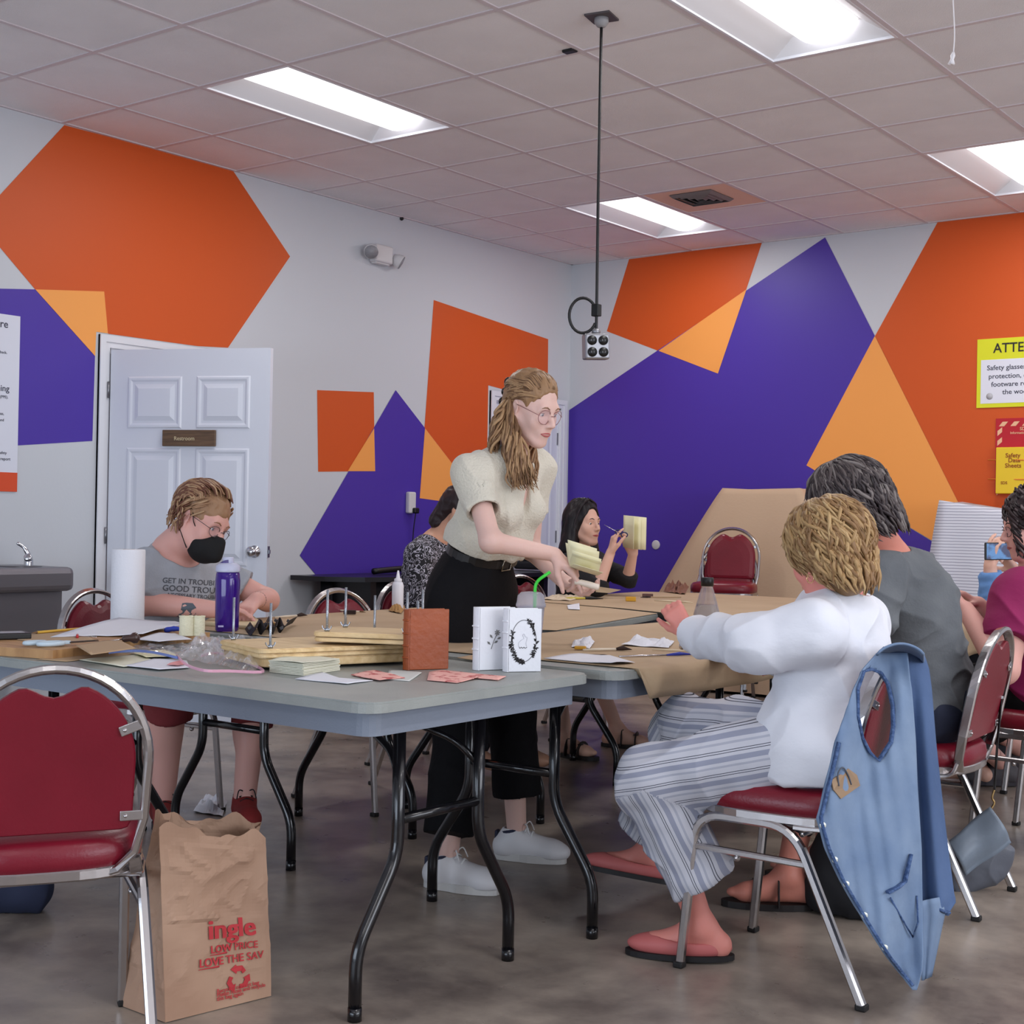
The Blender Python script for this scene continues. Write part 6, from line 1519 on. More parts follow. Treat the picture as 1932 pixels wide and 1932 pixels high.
# books standing
def book(px1, py1, px2, py2, H_, th, cm, label, ribs, pagem, name='hardcover_book', wmin=None):
    a, b_ = Zp(px1, py1, TZ+.001), Zp(px2, py2, TZ+.001); ex = nrm(b_-a); W_ = np.linalg.norm(b_-a) if wmin is None else wmin; ey = np.cross((0, 0, 1), ex)
    if ey@fw < 0: ey = -ey
    R_ = np.stack([ex, ey, A_((0, 0, 1.))], 1); t = item(name, a, label, 'book', 'handmade books standing on the grey table')
    bx = lambda m, x0, x1, y0, y1, z0, z1, bev=.0015: m.box(a+R_@A_(((x0+x1)/2, (y0+y1)/2, (z0+z1)/2)), (x1-x0, y1-y0, z1-z0), R=R_, bev=bev)
    bx(MB(), 0, W_, 0, .004, 0, H_, .0018).build('front_cover', cm, t); bx(MB(), 0, W_, th-.004, th, 0, H_, .0018).build('back_cover', cm, t)
    m = MB(); n = 10; pts = [(-.007*math.sin(PI*k/n), th*k/n) for k in range(n+1)]; pts += [(.004, th), (.004, 0)]
    m.prism(pts, 0, H_, R=R_, c=a, sm=False)
    for z in ribs: m.tube([a+R_@A_((x-.0008, y, z*H_)) for x, y in pts[:n+1]], .0022, 8)
    m.build('spine', cm, t)
    bx(MB(), .004, W_-.006, .004, th-.004, .004, H_-.004, 0).build('text_block', pagem, t)
    return t, a, R_, W_, H_
lea = M('brown_leather', (156, 76, 36), .42, bump=(60, .15), var=((138, 64, 30), 4, (1, 1, 3), .35, .65))
book(770, 1264.5, 846, 1262, .156, .034, lea, 'tan orange leather book with raised spine bands standing upright', (.2, .4, .6, .82), paper_c)
whl = M('white_leather_cover', (226, 228, 234), .45, bump=(80, .1))
t, a, R_, W_, H_ = book(902, 1265, 962, 1263, .163, .034, whl, 'white book with printed grey flower, behind the wreath book', (.33, .5, .7), paper_c, wmin=.105)
inkg = M('ink_grey', (112, 112, 110), .7); m = MB(); pt = lambda u, v: a+R_@A_((u, -.0008, v))
m.tube([pt(.036, .055), pt(.043, .075), pt(.052, .094)], .0007, 6)
for u, v, an in ((.034, .066, 2.4), (.044, .070, .5), (.040, .083, 2.3), (.052, .08, .4)): m.add([pt(u, v), pt(u+.008*math.cos(an-.4), v+.008*math.sin(an-.4)), pt(u+.013*math.cos(an), v+.013*math.sin(an)), pt(u+.008*math.cos(an+.4), v+.008*math.sin(an+.4))], [(0, 1, 2, 3)])
for k in range(7): an = k*.9; m.add([pt(.053, .097), pt(.053+.006*math.cos(an-.3), .097+.006*math.sin(an-.3)), pt(.053+.009*math.cos(an), .097+.009*math.sin(an)), pt(.053+.006*math.cos(an+.3), .097+.006*math.sin(an+.3))], [(0, 1, 2, 3)])
m.build('flower_print', inkg, t, solid=.0003)
t, a, R_, W_, H_ = book(957, 1268, 1020.5, 1267, .163, .034, whl, 'white book with black leaf wreath drawn on its cover', (.38, .62, .8), paper_c)
m = MB(); cx_, cz_, rx, rz_ = W_*.47, H_*.49, W_*.37, H_*.33
m.tube([pt(cx_+rx*math.cos(k), cz_+rz_*math.sin(k)) for k in np.linspace(0, 2*PI, 49)[:-1]], .0005, 5, closed=True)
rnd = random.Random(8)
for k in range(150):
    th_ = rnd.uniform(-.9, 1.35) if k < 62 else rnd.uniform(2.7, 4.9); u, v = cx_+rx*math.cos(th_), cz_+rz_*math.sin(th_); an = th_+rnd.choice((-1, 1))*rnd.uniform(.3, 1.1)+PI/2*rnd.choice((0, 2)); l_ = rnd.uniform(.0065, .0105)
    m.add([pt(u, v), pt(u+l_*.5*math.cos(an-.45), v+l_*.5*math.sin(an-.45)), pt(u+l_*math.cos(an), v+l_*math.sin(an)), pt(u+l_*.5*math.cos(an+.45), v+l_*.5*math.sin(an+.45))], [(0, 1, 2, 3)])
m.build('wreath_print', M('ink_black', (44, 42, 44), .7), t, solid=.0003)
m = MB(); m.tube(smooth_path([pt(cx_+u*.001, cz_+v*.001) for u, v in ((-12, -17), (-14, -6), (-7, 2), (0, 6), (-3, 15), (1, 18), (4, 11), (9, 9), (8, 2), (6, -6), (8, -14))]), .00035, 5)
m.build('rabbit_print', M('ink_pale', (180, 182, 192), .7), t)
m = MB(); m.tube(smooth_path([pt(cx_+u*.001, cz_+v*.001) for u, v in ((-12, -15), (-10, -19), (-6, -16), (-3, -19), (1, -16), (4, -19), (9, -16))]), .0006, 5); m.build('grass_print', MATS['ink_black'], t)
# stack of folded signatures
P = [Zp(508, 1246, TZ+.03), Zp(572, 1253, TZ+.03), Zp(641, 1243, TZ+.03), Zp(578, 1235, TZ+.03)]; ct = sum(P)/4
t = item('folded_page_stack', ct*A_((1, 1, 0))+[0, 0, TZ], 'stack of folded cream pages without a cover beside the clear bag', 'paper stack')
rnd = random.Random(2)
for k in range(8):
    j = cr*rnd.uniform(-.002, .002); z = TZ+.001+k*.0038; MB().prism([tuple((ct+(p_-ct)*(1+rnd.uniform(-.01, .01))+j)[:2]) for p_ in P], z, z+.003).build('signature', paper_c, t)
flat('page_top', [(508, 1246), (572, 1253), (641, 1243), (578, 1235)], TZ+.0325, paper_c, None, None, parent=t, curl=.004)
# loose papers on the front table
flat('paper_scrap', [(557, 1281), (607, 1269), (640, 1279), (704, 1284), (656, 1291)], TZ+.002, paper_w, 'white pointed paper scrap in front of the page stack', 'paper', curl=.002)
pinkp = M('pink_paper', (236, 178, 168), .8, var=((190, 92, 92), 34, (1, 1, 1), .56, .6))
flat('patterned_paper', [(662, 1273), (705, 1266), (735, 1270), (764, 1279), (716, 1285)], TZ+.003, pinkp, 'pink patterned paper left of the leather book', 'paper', 'pink patterned papers', curl=.003)
flat('patterned_paper', [(810, 1268), (835, 1266), (955, 1276), (940, 1283), (905, 1279), (862, 1288), (806, 1283)], TZ+.003, pinkp, 'pink patterned papers between the leather book and wreath book', 'paper', 'pink patterned papers', curl=.003)
flat('paper_scrap', [(735, 1264), (796, 1270), (772, 1285), (728, 1282)], TZ+.0015, M('paper_grey', (205, 206, 202), .8), 'pale grey paper corner under the pink patterned paper', 'paper', curl=.002)
flat('kraft_card', [(143, 1218), (172, 1236), (256, 1223), (228, 1209), (200, 1209)], ZB+.006, card_k, 'square brown card hanging off the cutting board edge', 'card', curl=.001)
flat('kraft_card', [(68, 1244), (125, 1248), (255, 1234), (170, 1229)], TZ+.002, card_k, 'brown card lying on grey table below the cutting board', 'card')
flat('paper_sheet', [(150, 1245), (233, 1259), (300, 1250), (262, 1235)], TZ+.003, paper_c, 'cream sheet on the grey table near the chair top', 'paper', curl=.002)
flat('paper_sheet', [(235, 1256), (300, 1264), (358, 1259), (352, 1246), (290, 1244)], TZ+.0045, paper_w, 'white sheet under the pink-zipped clear bag', 'paper', curl=.002)
flat('paper_sheet', [(248, 1232), (276, 1242), (338, 1237), (310, 1226)], TZ+.006, paper_y, 'folded pale yellow paper inside the blue-zipped bag', 'paper', curl=.004)
flat('paper_scrap', [(315, 1254), (335, 1256), (352, 1252), (340, 1246)], TZ+.008, M('pink_scrap', (232, 160, 160), .8), 'small pink scrap beside the pink zipper', 'paper', curl=.002)
# clear zip bags: crumpled thin film with a coloured zip
film = M('clear_film', (238, 234, 240), .08, alpha=.24, spec=.9, coat=1)
def zipbag(pts, zipc, zp, label, amp, seed):
    P = [Zp(x, y, TZ+.008) for x, y in pts]; t = item('zip_bag', sum(P)/4, label, 'plastic bag', 'clear zip bags')
    m = MB()
    def fn(u, v):
        p_ = (P[0]*(1-u)+P[1]*u)*(1-v)+(P[3]*(1-u)+P[2]*u)*v; q_ = A_([[p_[0], p_[1], seed]]); e_ = min(1, 6*min(u, 1-u, v, 1-v)+.25)
        h_ = (abs(wn(q_, 42, seed)[0])*1.3+abs(wn(q_, 90, seed+2)[0])*.6+.35)*amp*e_; return p_+[0, 0, h_]
    m.grid(fn, 44, 26, sm=False); m.build('film', film, t)
    Z = [Zp(x, y, TZ+.012+.006*math.sin(i)) for i, (x, y) in enumerate(zp)]; MB().tube(smooth_path(Z, 5), 0, rect=(.007, .0022), up=(0, 0, 1)).build('zipper', zipc, t)
zipbag([(232, 1232), (345, 1243), (372, 1222), (275, 1208)], M('zip_blue', (120, 140, 205), .3, alpha=.85), [(205, 1231), (250, 1228), (290, 1231), (335, 1241)], 'clear bag with a blue zipper beside the brown card', .008, 3)
zipbag([(330, 1243), (478, 1270), (530, 1222), (362, 1207)], M('zip_pink', (236, 178, 200), .3, alpha=.8), [(333, 1236), (352, 1254), (385, 1265), (430, 1266), (498, 1266), (440, 1240), (408, 1232), (380, 1237)], 'crumpled clear bag with a pink zipper before the larger press', .019, 5)
# drink cup
c = Zp(1000, 1231, TZ+.003); t = item('drink_cup', c, 'clear iced drink cup with bent green straw behind the white books', 'cup')
cupm = M('clear_cup', (214, 214, 228), .12, trans=.5, ior=1.15, alpha=.7); MB().lathe([(0, 0), (.028, 0), (.03, .004), (.041, .135), (.0395, .135), (.029, .006), (0, .004)], c, 30).build('cup_body', cupm, t)
MB().lathe([(0, .005), (.0285, .006), (.036, .085), (0, .086)], c, 24).build('iced_drink', M('pale_drink', (206, 196, 206), .2, trans=.4), t)
lid = MB().lathe([(.042, .134), (.0445, .135), (.0445, .143), (.042, .148), (.040, .168), (.030, .178), (.012, .18)], c, 30).build('lid', cupm, t)
MB().tube(round_path([c+cr*.008+[0, 0, .04], c+cr*.012+[0, 0, .208], D(1038, 1079, fw@(c-[0, 0, CAMZ]))], .02), .0048, 10).build('straw', M('green_straw', (58, 208, 62), .35), t)
# glue bottle
c = Zp(750, 1151, TZ+.004); t = item('glue_bottle', c, 'white squeeze bottle with pointed nozzle standing on the kraft paper', 'bottle')
gw = M('squeeze_white', (228, 228, 236), .35); MB().lathe([(0, 0), (.023, 0), (.0245, .004), (.0245, .105), (.02, .118), (.014, .12), (0, .12)], c, 26).build('bottle_body', gw, t)
MB().lathe([(.0165, .118), (.0165, .132), (.009, .136), (.0035, .168), (0, .168)], c, 20).build('nozzle', gw, t)
# clear bottle
c = Zp(1333, 1184, TZ+.004); t = item('carafe_bottle', c, 'clear conical water bottle with black lid on the kraft paper', 'bottle')
gl = M('clear_bottle', (232, 232, 238), .06, trans=.9, ior=1.2, alpha=.6); MB().lathe([(0, 0), (.046, 0), (.0505, .005), (.050, .05), (.026, .138), (.021, .15), (.021, .165), (.019, .165), (.019, .15), (.024, .137), (.048, .05), (.046, .006), (0, .004)], c, 32).build('bottle_body', gl, t)
MB().lathe([(0, .007), (.044, .008), (.0465, .05), (.037, .085), (0, .085)], c, 28).build('water', M('water', (214, 218, 226), .05, trans=.9, ior=1.1), t)
MB().lathe([(.022, .155), (.024, .156), (.024, .186), (.022, .188), (0, .188)], c, 24).build('lid', blk, t)
# brushes, pencils and small tools lying about (each with handle and tip)
def stick(name, p0, p1, z, r_, hm, tipm, label, cat, tipf=.25, tr=1.5, group=None, tipname='bristles'):
    a, b_ = Zp(*p0, z), Zp(*p1, z); t = item(name, (a+b_)/2, label, cat, group); q_ = a*tipf+b_*(1-tipf); up_ = A_((0, 0, r_))
    MB().tube([a+up_, a*.5+q_*.5+up_, q_+up_], [r_*.7, r_, r_*.8], 8).build('handle', hm, t); MB().tube([q_+up_, q_*.6+b_*.4+up_*tr, b_+up_*.5], [r_*.9, r_*tr, r_*.2], 8).build(tipname, tipm, t); return t
wood_l = M('handle_pale', (226, 214, 194), .5); bris = M('bristle_dark', (52, 36, 32), .8); ZK = TZ+.0055
gB = 'glue brushes on the kraft paper'
stick('glue_brush', (1100, 1229), (1192, 1227), ZK, .0045, wood_l, bris, 'pale-handled brush with dark bristles beside the blue-handled tool', 'brush', .33, 1.7, gB)
stick('glue_brush', (518, 1167), (580, 1162), ZK, .0045, wood_l, bris, 'pale-handled brush with dark bristles left of the empty chair', 'brush', .33, 1.7, gB)
stick('craft_tool', (1168, 1240.5), (1316, 1236), ZK, .003, chrome, M('blue_handle', (44, 58, 160), .35), 'long thin tool with a blue handle near the paper edge', 'tool', .4, 1.9, None, 'grip')
stick('pencil', (600, 1151), (690, 1156), ZK, .0035, wood_l, MATS['pencil_tip'], 'pale pencil on kraft paper before the empty chair', 'pencil', .12, 1)
stick('bone_folder', (1230, 1227), (1330, 1231), ZK, .003, M('bone', (222, 206, 176), .5), M('bone', (222, 206, 176)), 'thin bone folder lying under the white sleeve', 'tool', .3, 1., None, 'tip')
stick('bone_folder', (1235, 1134), (1308, 1138), ZK, .004, M('bone', (222, 206, 176)), M('bone', (222, 206, 176)), 'pale bone folder left of the clear bottle', 'tool', .3, 1., None, 'tip')
stick('marker_pen', (1062, 1131), (1138, 1131), ZK, .006, M('pen_yellow', (196, 180, 70), .4), blk, 'yellow and black marker pen near the far table edge', 'pen', .45, 1.3, None, 'cap')
stick('cutting_knife', (1285, 1128), (1208, 1128), ZK, .004, M('knife_tan', (176, 150, 118), .5), bris, 'slim knife with dark handle beside the amber wax block', 'knife', .25, 1.6, None, 'handle_end')
stick('needle_tool', (1092, 1236), (1150, 1237), ZK, .0018, bris, bris, 'thin dark needle by the white paper sheet', 'tool', .3, 1., None, 'tip')
for px, py, s, lab, mt in ((660, 1155, .03, 'small dark block on kraft paper before the empty chair', bris), (1222, 1123, .035, 'small brown block beyond the amber wax', M('brown_block', (96, 66, 60), .6))):
    c = Zp(px, py, ZK+.008); tag(MB().box(c, (s*1.6, s*.7, .016), R=rotz(.6), bev=.002).build('wood_block', mt), lab, 'block')
wax = M('amber_wax', (206, 154, 44), .35)
for px, py, lab in ((503, 1180, 'amber wax block behind the black mesh ribbon'), (1190, 1130, 'amber wax block near the far table edge')):
    c = Zp(px, py, ZK+.011); tag(MB().box(c, (.05, .035, .022), R=rotz(.6), bev=.003).build('wax_block', wax), lab, 'wax', 'amber wax blocks')
def crumple(pts, z, mat, label, amp, seed, name='crumpled_paper', cat='paper'):
    P = [Zp(x, y, z) for x, y in pts]; m = MB()
    def fn(u, v):
        p_ = (P[0]*(1-u)+P[1]*u)*(1-v)+(P[3]*(1-u)+P[2]*u)*v; q_ = A_([[p_[0], p_[1], seed*1.]]); return p_+[0, 0, abs(wn(q_, 35, seed)[0])*amp*min(1, 5*min(u, 1-u, v, 1-v)+.2)+.001]
    return tag(m.grid(fn, 14, 12, sm=False).build(name, mat, solid=.001), label, cat)
crumple([(1172, 1218), (1262, 1223), (1272, 1212), (1200, 1206)], ZK, paper_w, 'crumpled white tissue in front of the sleeve cuff', .03, 3, 'crumpled_tissue', 'tissue')
crumple([(1078, 1221), (1112, 1226), (1122, 1212), (1084, 1209)], ZK, paper_w, 'small crumpled wrapper with amber wax by the brush', .03, 5, 'wax_wrapper', 'wrapper')
tag(MB().box(Zp(1095, 1222, ZK+.006), (.035, .022, .01), R=rotz(.5), bev=.003).build('wax_block', wax), 'tiny amber wax piece in the crumpled wrapper', 'wax', 'amber wax blocks')
crumple([(733, 1153), (757, 1158), (764, 1148), (742, 1146)], ZK, M('brown_scrap', (170, 130, 80), .8), 'brown curled scrap right below the squeeze bottle', .03, 6)
crumple([(1252, 1117), (1292, 1122), (1300, 1108), (1258, 1104)], ZK, M('brown_scrap2', (126, 84, 66), .7), 'crumpled brown leather scrap at the far table edge', .05, 7, 'leather_scrap', 'leather')
flat('paper_sheet', [(1026, 1242), (1092, 1237), (1150, 1236), (1198, 1250), (1152, 1255), (1080, 1247)], TZ+.0075, paper_w, 'white sheet lying at the joint of the two front tables', 'paper', curl=.008)
flat('kraft_card', [(1332, 1236), (1350, 1249), (1386, 1244), (1374, 1234)], TZ+.009, card_k, 'brown card overhanging the table under the white sleeve', 'card', curl=.0)
flat('label_card', [(1070, 1142), (1072, 1149), (1094, 1150), (1093, 1138)], TZ+.007, paper_w, 'small white card on kraft paper beyond the cup', 'card')
crumple([(1020, 1131), (1075, 1134), (1105, 1127), (1050, 1123)], ZK, M('tan_tissue', (214, 196, 170), .8), 'pale tan paper scrap below the raised hands', .02, 9)
flat('kraft_card', [(862, 1241), (905, 1247), (960, 1240), (905, 1233)], ZK+.001, card_k, 'brown card on kraft paper between leather and white books', 'card')
c = Zp(1291, 1219, ZK+.012); tag(MB().lathe([(0, -.012), (.011, -.012), (.013, -.008), (.009, 0), (.013, .008), (.011, .012), (0, .012)], c, 16, 0, roty(PI/2)).build('thread_bobbin', chrome), 'small shiny bobbin under the white sleeve', 'bobbin')
flat('mat_board', [(382, 1177), (470, 1185), (492, 1176), (478, 1165), (400, 1166)], TZ+.009, M('pale_board', (214, 194, 156), .7), 'pale board under the masked man\'s hands', 'board', t=.012)

# things held
def pages(c, ex, ey, W_, H_, n, fan, label, name='paper_booklet', mat=paper_y):
    """open booklet: n leaves fanned about a spine at c, ex outward, ey along the spine"""
    t = item(name, c, label, 'booklet'); ez = nrm(np.cross(ex, ey))
    for k in range(n):
        a_ = -fan/2+fan*k/(n-1); m = MB()
        m.grid(lambda u, v, a_=a_, k=k: c+ey*(v-.5)*H_+(ex*math.cos(a_+.25*u*math.sin(k*2.1))+ez*math.sin(a_+.25*u*math.sin(k*2.1)))*W_*u, 6, 3); m.build('leaf', mat, t, solid=.0008)
    return t
pages(D(1100, 1078, 4.36), cv(.05, .9, -.45), cv(.9, -.28, .3), .085, .10, 7, 1.9, 'cream folded page fan in the standing woman\'s hands')
a, b_ = D(1096, 1099, 4.33), D(1129, 1108, 4.30); t = item('bone_folder', (a+b_)/2, 'white rounded bone folder in the standing woman\'s lower hand', 'tool')
MB().tube([a-cr*.02, a, a*.5+b_*.5, b_, b_+cr*.002], [.006, .0095, .0105, .0095, .003], 12).build('folder_body', M('bone_white', (236, 222, 206), .35), t)
t = item('scraper_blade', D(1148, 1112, 4.34), 'tan pointed card blade below the standing woman\'s hand', 'blade')
P = [D(1124, 1106, 4.33), D(1124, 1117, 4.33), D(1150, 1119, 4.36), D(1172, 1113, 4.38)]; MB().add(P, [(0, 1, 2, 3)]).build('blade', M('tan_card', (176, 152, 122), .6), t, solid=.0015)
pages(D(1176, 1002, 7.22), cv(.8, -.1, -.35), cv(.02, 1, 0), .12, .165, 8, 1.1, 'pale yellow booklet raised by the dark-haired woman')
t = item('scissors', D(1168, 1002, 7.1), 'dark blue scissors in the dark-haired woman\'s raised hand', 'scissors'); c = D(1178, 1009, 7.08); m = MB(); loop(c, cr, cu, .016, .012, .003, m); loop(c+cr*-.03+cu*.014, cr, cu, .016, .012, .003, m); m.build('handles', M('navy_plastic', (30, 34, 84), .4), t)
MB().tube([c+cr*-.02+cu*.006, D(1140, 990, 7.06)], [.0025, .0008], 6).build('blades', chrome, t)

# ------------------------------------------------------------------ draped machines against the back wall
tan_cloth = M('tan_cloth', (198, 170, 142), .85, bump=(60, .1))
def drape_over(name, label, top, base, ztop, mat, fold, seed, tilt=0):
    """top/base: outlines [(x, y)...] with equal counts, cloth falls from top to floor"""
    n = len(top); sub = 12; m = MB(); N = n*sub
    def outl(P, k): i = (k//sub) % n; f = (k % sub)/sub; return A_(P[i])*(1-f)+A_(P[(i+1) % n])*f
    vs = []; rows = 30; fs = []
    ctr = sum(A_(p_) for p_ in top)/n
    for r in range(rows+1):
        v = r/rows
        for k in range(N):
            a = outl(top, k); b_ = outl(base, k); e_ = v**.92; p_ = a*(1-e_)+b_*e_; crn = abs((k % sub)/sub-.5)*2
            w_ = fold*v*(math.sin(k*.55+seed)+.6*math.sin(k*1.37+seed*2))*(.35+.65*crn); d_ = nrm(p_-ctr)*w_
            vs.append((p_[0]+d_[0], p_[1]+d_[1], ztop*(1-v)+.02*v-(.012*(1-crn) if r == 0 else 0)+(tilt*(p_[0]-ctr[0]) if v < 1 else 0)*(1-v)))
    for r in range(rows):
        for k in range(N): fs.append((r*N+k, r*N+(k+1) % N, (r+1)*N+(k+1) % N, (r+1)*N+k))
    fs.append(tuple(range(N-1, -1, -1))); m.add(vs, fs, 0, True); return tag(m.build(name, mat), label, 'cloth')
x0, x1 = Yp(1367, 922, 8.75)[0], Yp(1512, 925, 8.75)[0]; zt_ = Yp(1440, 921, 8.75)[2]
b0 = Yp(1262, 1110, 8.55)[0]
drape_over('tan_cloth_cover', 'tan cloth draped over a tall machine behind the stacked chairs', [(x0, 8.72), (x1, 8.72), (x1+.05, 9.0), (x0+.02, 9.0)], [(b0-.25, 8.35), (x1+.75, 8.25), (x1+.7, 9.15), (b0-.1, 9.15)], zt_, tan_cloth, .06, 1)
lin_ = M('striped_sheet', (216, 218, 228), .85); nt, b = nodes_of(lin_); tc = nt.nodes.new('ShaderNodeTexCoord'); wv = nt.nodes.new('ShaderNodeTexWave'); wv.bands_direction = 'Z'; wv.inputs['Scale'].default_value = 17; wv.inputs['Distortion'].default_value = .6; wv.inputs['Detail'].default_value = 1
r1 = nt.nodes.new('ShaderNodeValToRGB'); r1.color_ramp.elements[0].color = (*lin((164, 166, 182)), 1); r1.color_ramp.elements[1].color = (*lin((216, 218, 228)), 1); r1.color_ramp.elements[0].position = .05; r1.color_ramp.elements[1].position = .4
nt.links.new(tc.outputs['Object'], wv.inputs[0]); nt.links.new(wv.outputs['Fac'], r1.inputs[0]); nt.links.new(r1.outputs[0], b.inputs['Base Color'])
x0, x1 = Yp(1776, 955, 8.7)[0], Yp(1900, 972, 8.7)[0]; zt_ = Yp(1776, 957, 8.7)[2]; bl = Yp(1727, 1130, 8.4)[0]
drape_over('striped_sheet_cover', 'white striped sheet draped over a machine at the back right', [(x0, 8.66), (x1+.3, 8.6), (x1+.35, 9.0), (x0+.03, 9.0)], [(bl-.02, 8.3), (x1+.9, 8.15), (x1+.85, 9.15), (bl, 9.15)], zt_, lin_, .05, 4, -.12)

# ------------------------------------------------------------------ paper grocery bag
bagm = M('bag_kraft', (184, 150, 126), .75, var=((166, 131, 108), 4, (1, 1, 1), .35, .65)); bagi = M('bag_inside', (168, 126, 96), .8)
A0, B0, C0 = Zp(312, 1929, .002), Zp(511, 1879, .002), Zp(228, 1897, .002); D0 = B0+C0-A0
A1, B1, D1_, C1 = D(300, 1561, 3.10), D(500, 1580, 3.25), D(494, 1549, 3.40), D(293, 1538, 3.22)
t = item('paper_grocery_bag', (A0+B0+C0+D0)/4, 'brown paper grocery bag with red lettering standing open on the floor', 'bag')
cb, ct2 = [A0, B0, D0, C0], [A1, B1, D1_, C1]
def bagpt(s, v, off=0, amp=.010):
    i = int(s) % 4; f = s-int(s); j = (i+1) % 4
    p_ = (cb[i]*(1-f)+cb[j]*f)*(1-v)+(ct2[i]*(1-f)+ct2[j]*f)*v
    n_ = nrm(np.cross(cb[j]-cb[i], (0, 0, 1))); gus = -.045*math.sin(f*PI)*v if i in (1, 3) else 0
    q_ = A_([p_]); w_ = (1-abs(wn(q_, 17, 1)[0]))**2*1.2-.5+(1-abs(wn(q_, 38, 4)[0]))**3*.6; e_ = min(1, v*5)*min(1, .35+4*min(f, 1-f))*(1 if v < .93 else .6)
    w_ *= .35 if (i == 0 and v < .52) else 1
    top = .012*math.sin(s*9)+.007*math.sin(s*23) if v > .999 else 0
    return p_+n_*(amp*w_*e_+gus+off)+[0, 0, top]
m = MB(); m.grid(lambda u, v: bagpt(u*4, v), 112, 46, sm=False); m.add([tuple(c_+[0, 0, .002]) for c_ in cb], [(0, 1, 2, 3)]); bo = m.build('bag_body', bagm, t, solid=.0012)
redink = M('red_ink', (190, 56, 62), .75)
def bagtext(tx, size, u0_, v0_, sk=0, sq=1., par=None, n='lettering'):
    Wf = np.linalg.norm(B0-A0); Hf = .40
    return text(n, tx, size, redink, par or t, (0, 0, 0), (1, 0, 0), (0, 0, 1), squash=sq, fn=lambda x, y, z: bagpt(min(.999, u0_+x*sq/Wf), v0_+.05+(y+sk*x)/Hf, .0042+z))
def boldtext(*a, **k):
    for dx in (-.0012, 0, .0012): bagtext(a[0], a[1], a[2]+dx*3, a[3], **k)
bagtext('ingle', .062, .40, .355, sq=1.05).name = 'store_name'; 
for dx in (.006, .012): bagtext('ingle', .062, .40+dx, .355, sq=1.05).name = 'store_name'
bagtext('LOW PRICES'[:9], .024, .42, .275); bagtext('LOVE THE SAV', .026, .31, .205)
bagtext('LOW', .024, .424, .275); bagtext('LOVE', .026, .314, .205)
for u_a, u_b, vv in ((.42, .58, .262), (.31, .50, .19)): MB().grid(lambda u, v: bagpt(u_a+(u_b-u_a)*u, vv+.05+.008*v*(.4+u), .0034), 8, 1).build('underline', redink, t, solid=.0006)
def arrow(k):
    a = PI/2+k*2*PI/3; R2 = lambda x, y: (x*math.cos(a)-y*math.sin(a), x*math.sin(a)+y*math.cos(a))
    return [R2(x, y) for x, y in ((.016, -.020), (.030, -.010), (.030, .004), (.034, .006), (.024, .020), (.012, .006), (.018, .005), (.018, -.006), (.010, -.011))]
Wf = np.linalg.norm(B0-A0); m = MB()
for k in range(3):
    pts = arrow(k); m.add([bagpt(.68+x/Wf, .155+y/.40, .0034) for x, y in pts], [tuple(range(len(pts)))])
m.build('recycle_symbol', redink, t, solid=.0006)
for i, tx in enumerate(('Recycled content bag', 'Please reuse and recycle', 'this bag again')): bagtext(tx, .013, .47, .035-.022*i+.01)

# purse on the chair, black tote, floor bits
t = item('purse', D(1845, 1600, 4.35), 'slate blue-grey purse hanging by a strap from the grey-shirted person\'s chair', 'purse')
psm = M('slate_leather', (118, 130, 144), .4, bump=(50, .1)); psd = M('slate_leather_dark', (92, 96, 106), .45, bump=(50, .1))
S = SDF(.0045); FR2 = np.stack([nrm(D(1900, 1560, 4.35)-D(1790, 1610, 4.35)), fw, nrm(np.cross(nrm(D(1900, 1560, 4.35)-D(1790, 1610, 4.35)), fw))], 1)
o_ = D(1848, 1628, 4.37); S.ell(o_, A_((.095, .035, .075)), FR2, k=.01); S.cap(D(1812, 1648, 4.37), D(1888, 1610, 4.37), .045, .04, k=.03, flat=(fw, .6)); S.cap(D(1815, 1670, 4.37), D(1880, 1640, 4.37), .03, .03, k=.03, flat=(fw, .7)); S.mesh('pouch', psd, t, disp=folds(.004, 20, 3))
m = MB(); q4 = [D(1786, 1590, 4.33), D(1868, 1522, 4.33), D(1908, 1590, 4.30), D(1822, 1652, 4.30)]
m.grid(lambda u, v: (q4[0]*(1-u)+q4[1]*u)*(1-v)+(q4[3]*(1-u)+q4[2]*u)*v-fw*(.03*math.sin(PI*min(1, v*1.1))+.006*math.sin(u*7+v*3)), 18, 14); m.build('flap', psm, t, solid=.006)
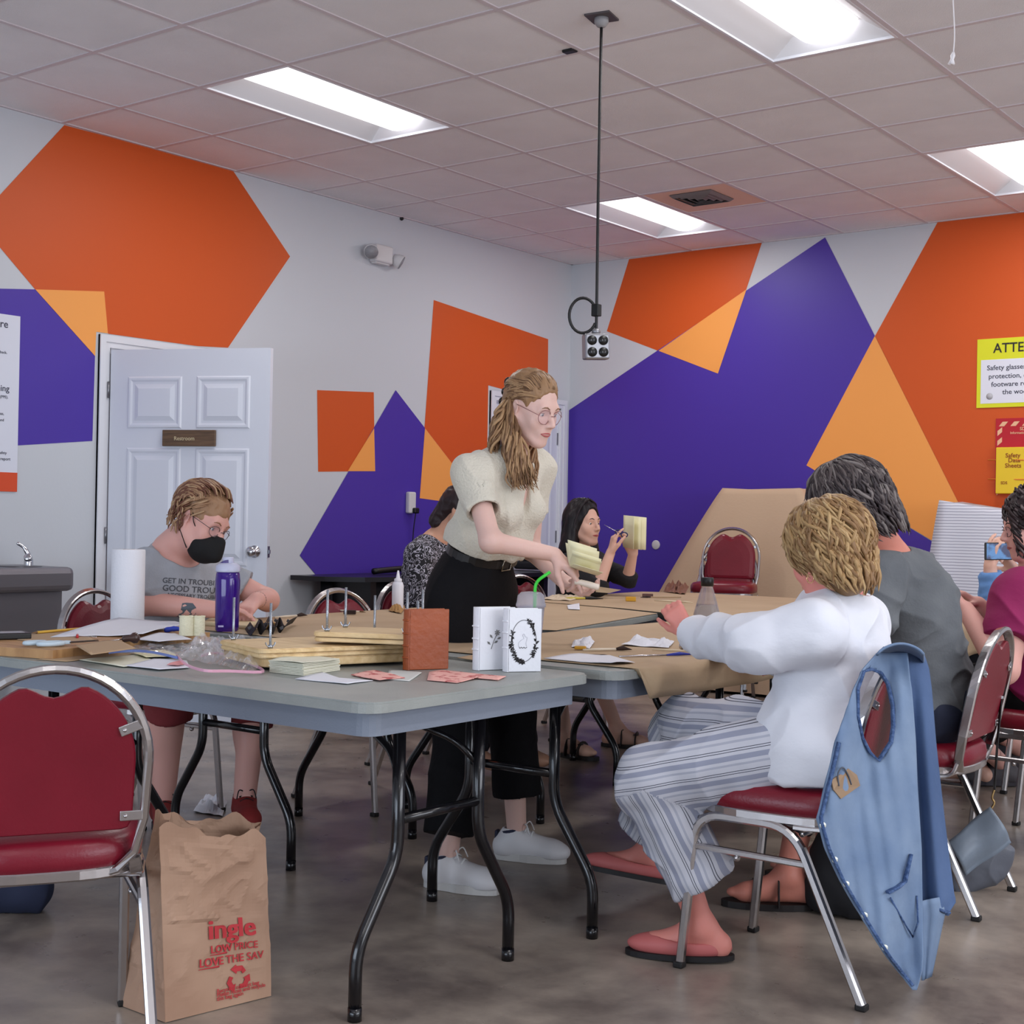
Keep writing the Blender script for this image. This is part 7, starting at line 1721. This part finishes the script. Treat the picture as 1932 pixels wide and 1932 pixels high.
st_ = [D(1891, 1292, 4.36), D(1889, 1320, 4.34), D(1882, 1400, 4.34), D(1876, 1490, 4.34)]
MB().tube(st_, 0, rect=(.014, .004), up=fw).build('strap', blk, t); g = M('brass', (190, 160, 110), .3, 1)
MB().tube(smooth_path([st_[-1], D(1872, 1505, 4.34), D(1876, 1515, 4.34), D(1870, 1526, 4.34)]), .0035, 8).build('clasp', g, t)
m = MB()
for yy_ in (1293, 1316): m.box(D(1887, yy_, 4.335), (.02, .006, .008), R=frame(cr, (0, 0, 1)), bev=.001)
m.build('strap_slide', chrome, t)
S = SDF(.006); c = A_((-1.60, 3.88, .0)); R_ = rotz(.3)
S.ell(c+[0, 0, .16], A_((.17, .09, .17)), R_, k=.02); S.cap(c+R_@A_((-.12, 0, .05)), c+R_@A_((.12, 0, .05)), .07, .07, k=.05); S.plane(c+[0, 0, .003], (0, 0, -1)); t = item('tote_bag', c, 'black bag on the floor behind the hanging vest', 'bag'); S.mesh('bag_body', M('black_cloth', (30, 30, 34)), t, disp=folds(.006, 14, 3))
for s in (-1, 1): MB().tube(smooth_path([c+R_@A_((-.07, s*.05, .29)), c+R_@A_((-.05, s*.06, .38)), c+R_@A_((.05, s*.06, .38)), c+R_@A_((.07, s*.05, .29))]), .007, 8).build('handle', blk, t)
crumple([(365, 1532), (420, 1540), (428, 1515), (388, 1503)], .003, paper_w, 'white paper lying on the floor behind the grocery bag', .05, 4, 'floor_paper')
S = SDF(.007); c = Zp(8, 1712, 0); S.ell(c+[0, 0, .075], A_((.14, .10, .085)), R_, k=.02); S.cap(c+[-.08, 0, .05], c+[.1, .02, .05], .06, .05, k=.04); S.plane(c+[0, 0, .002], (0, 0, -1)); t = item('duffel_bag', c, 'dark blue bag on the floor at the left edge under the table', 'bag'); S.mesh('bag_body', M('navy_cloth', (36, 42, 66), .85), t, disp=folds(.006, 16, 2)); MB().tube(smooth_path([c+[-.06, -.05, .14], c+[-.03, -.06, .19], c+[.05, -.04, .19], c+[.08, -.02, .13]]), .006, 8).build('handle', blk, t)
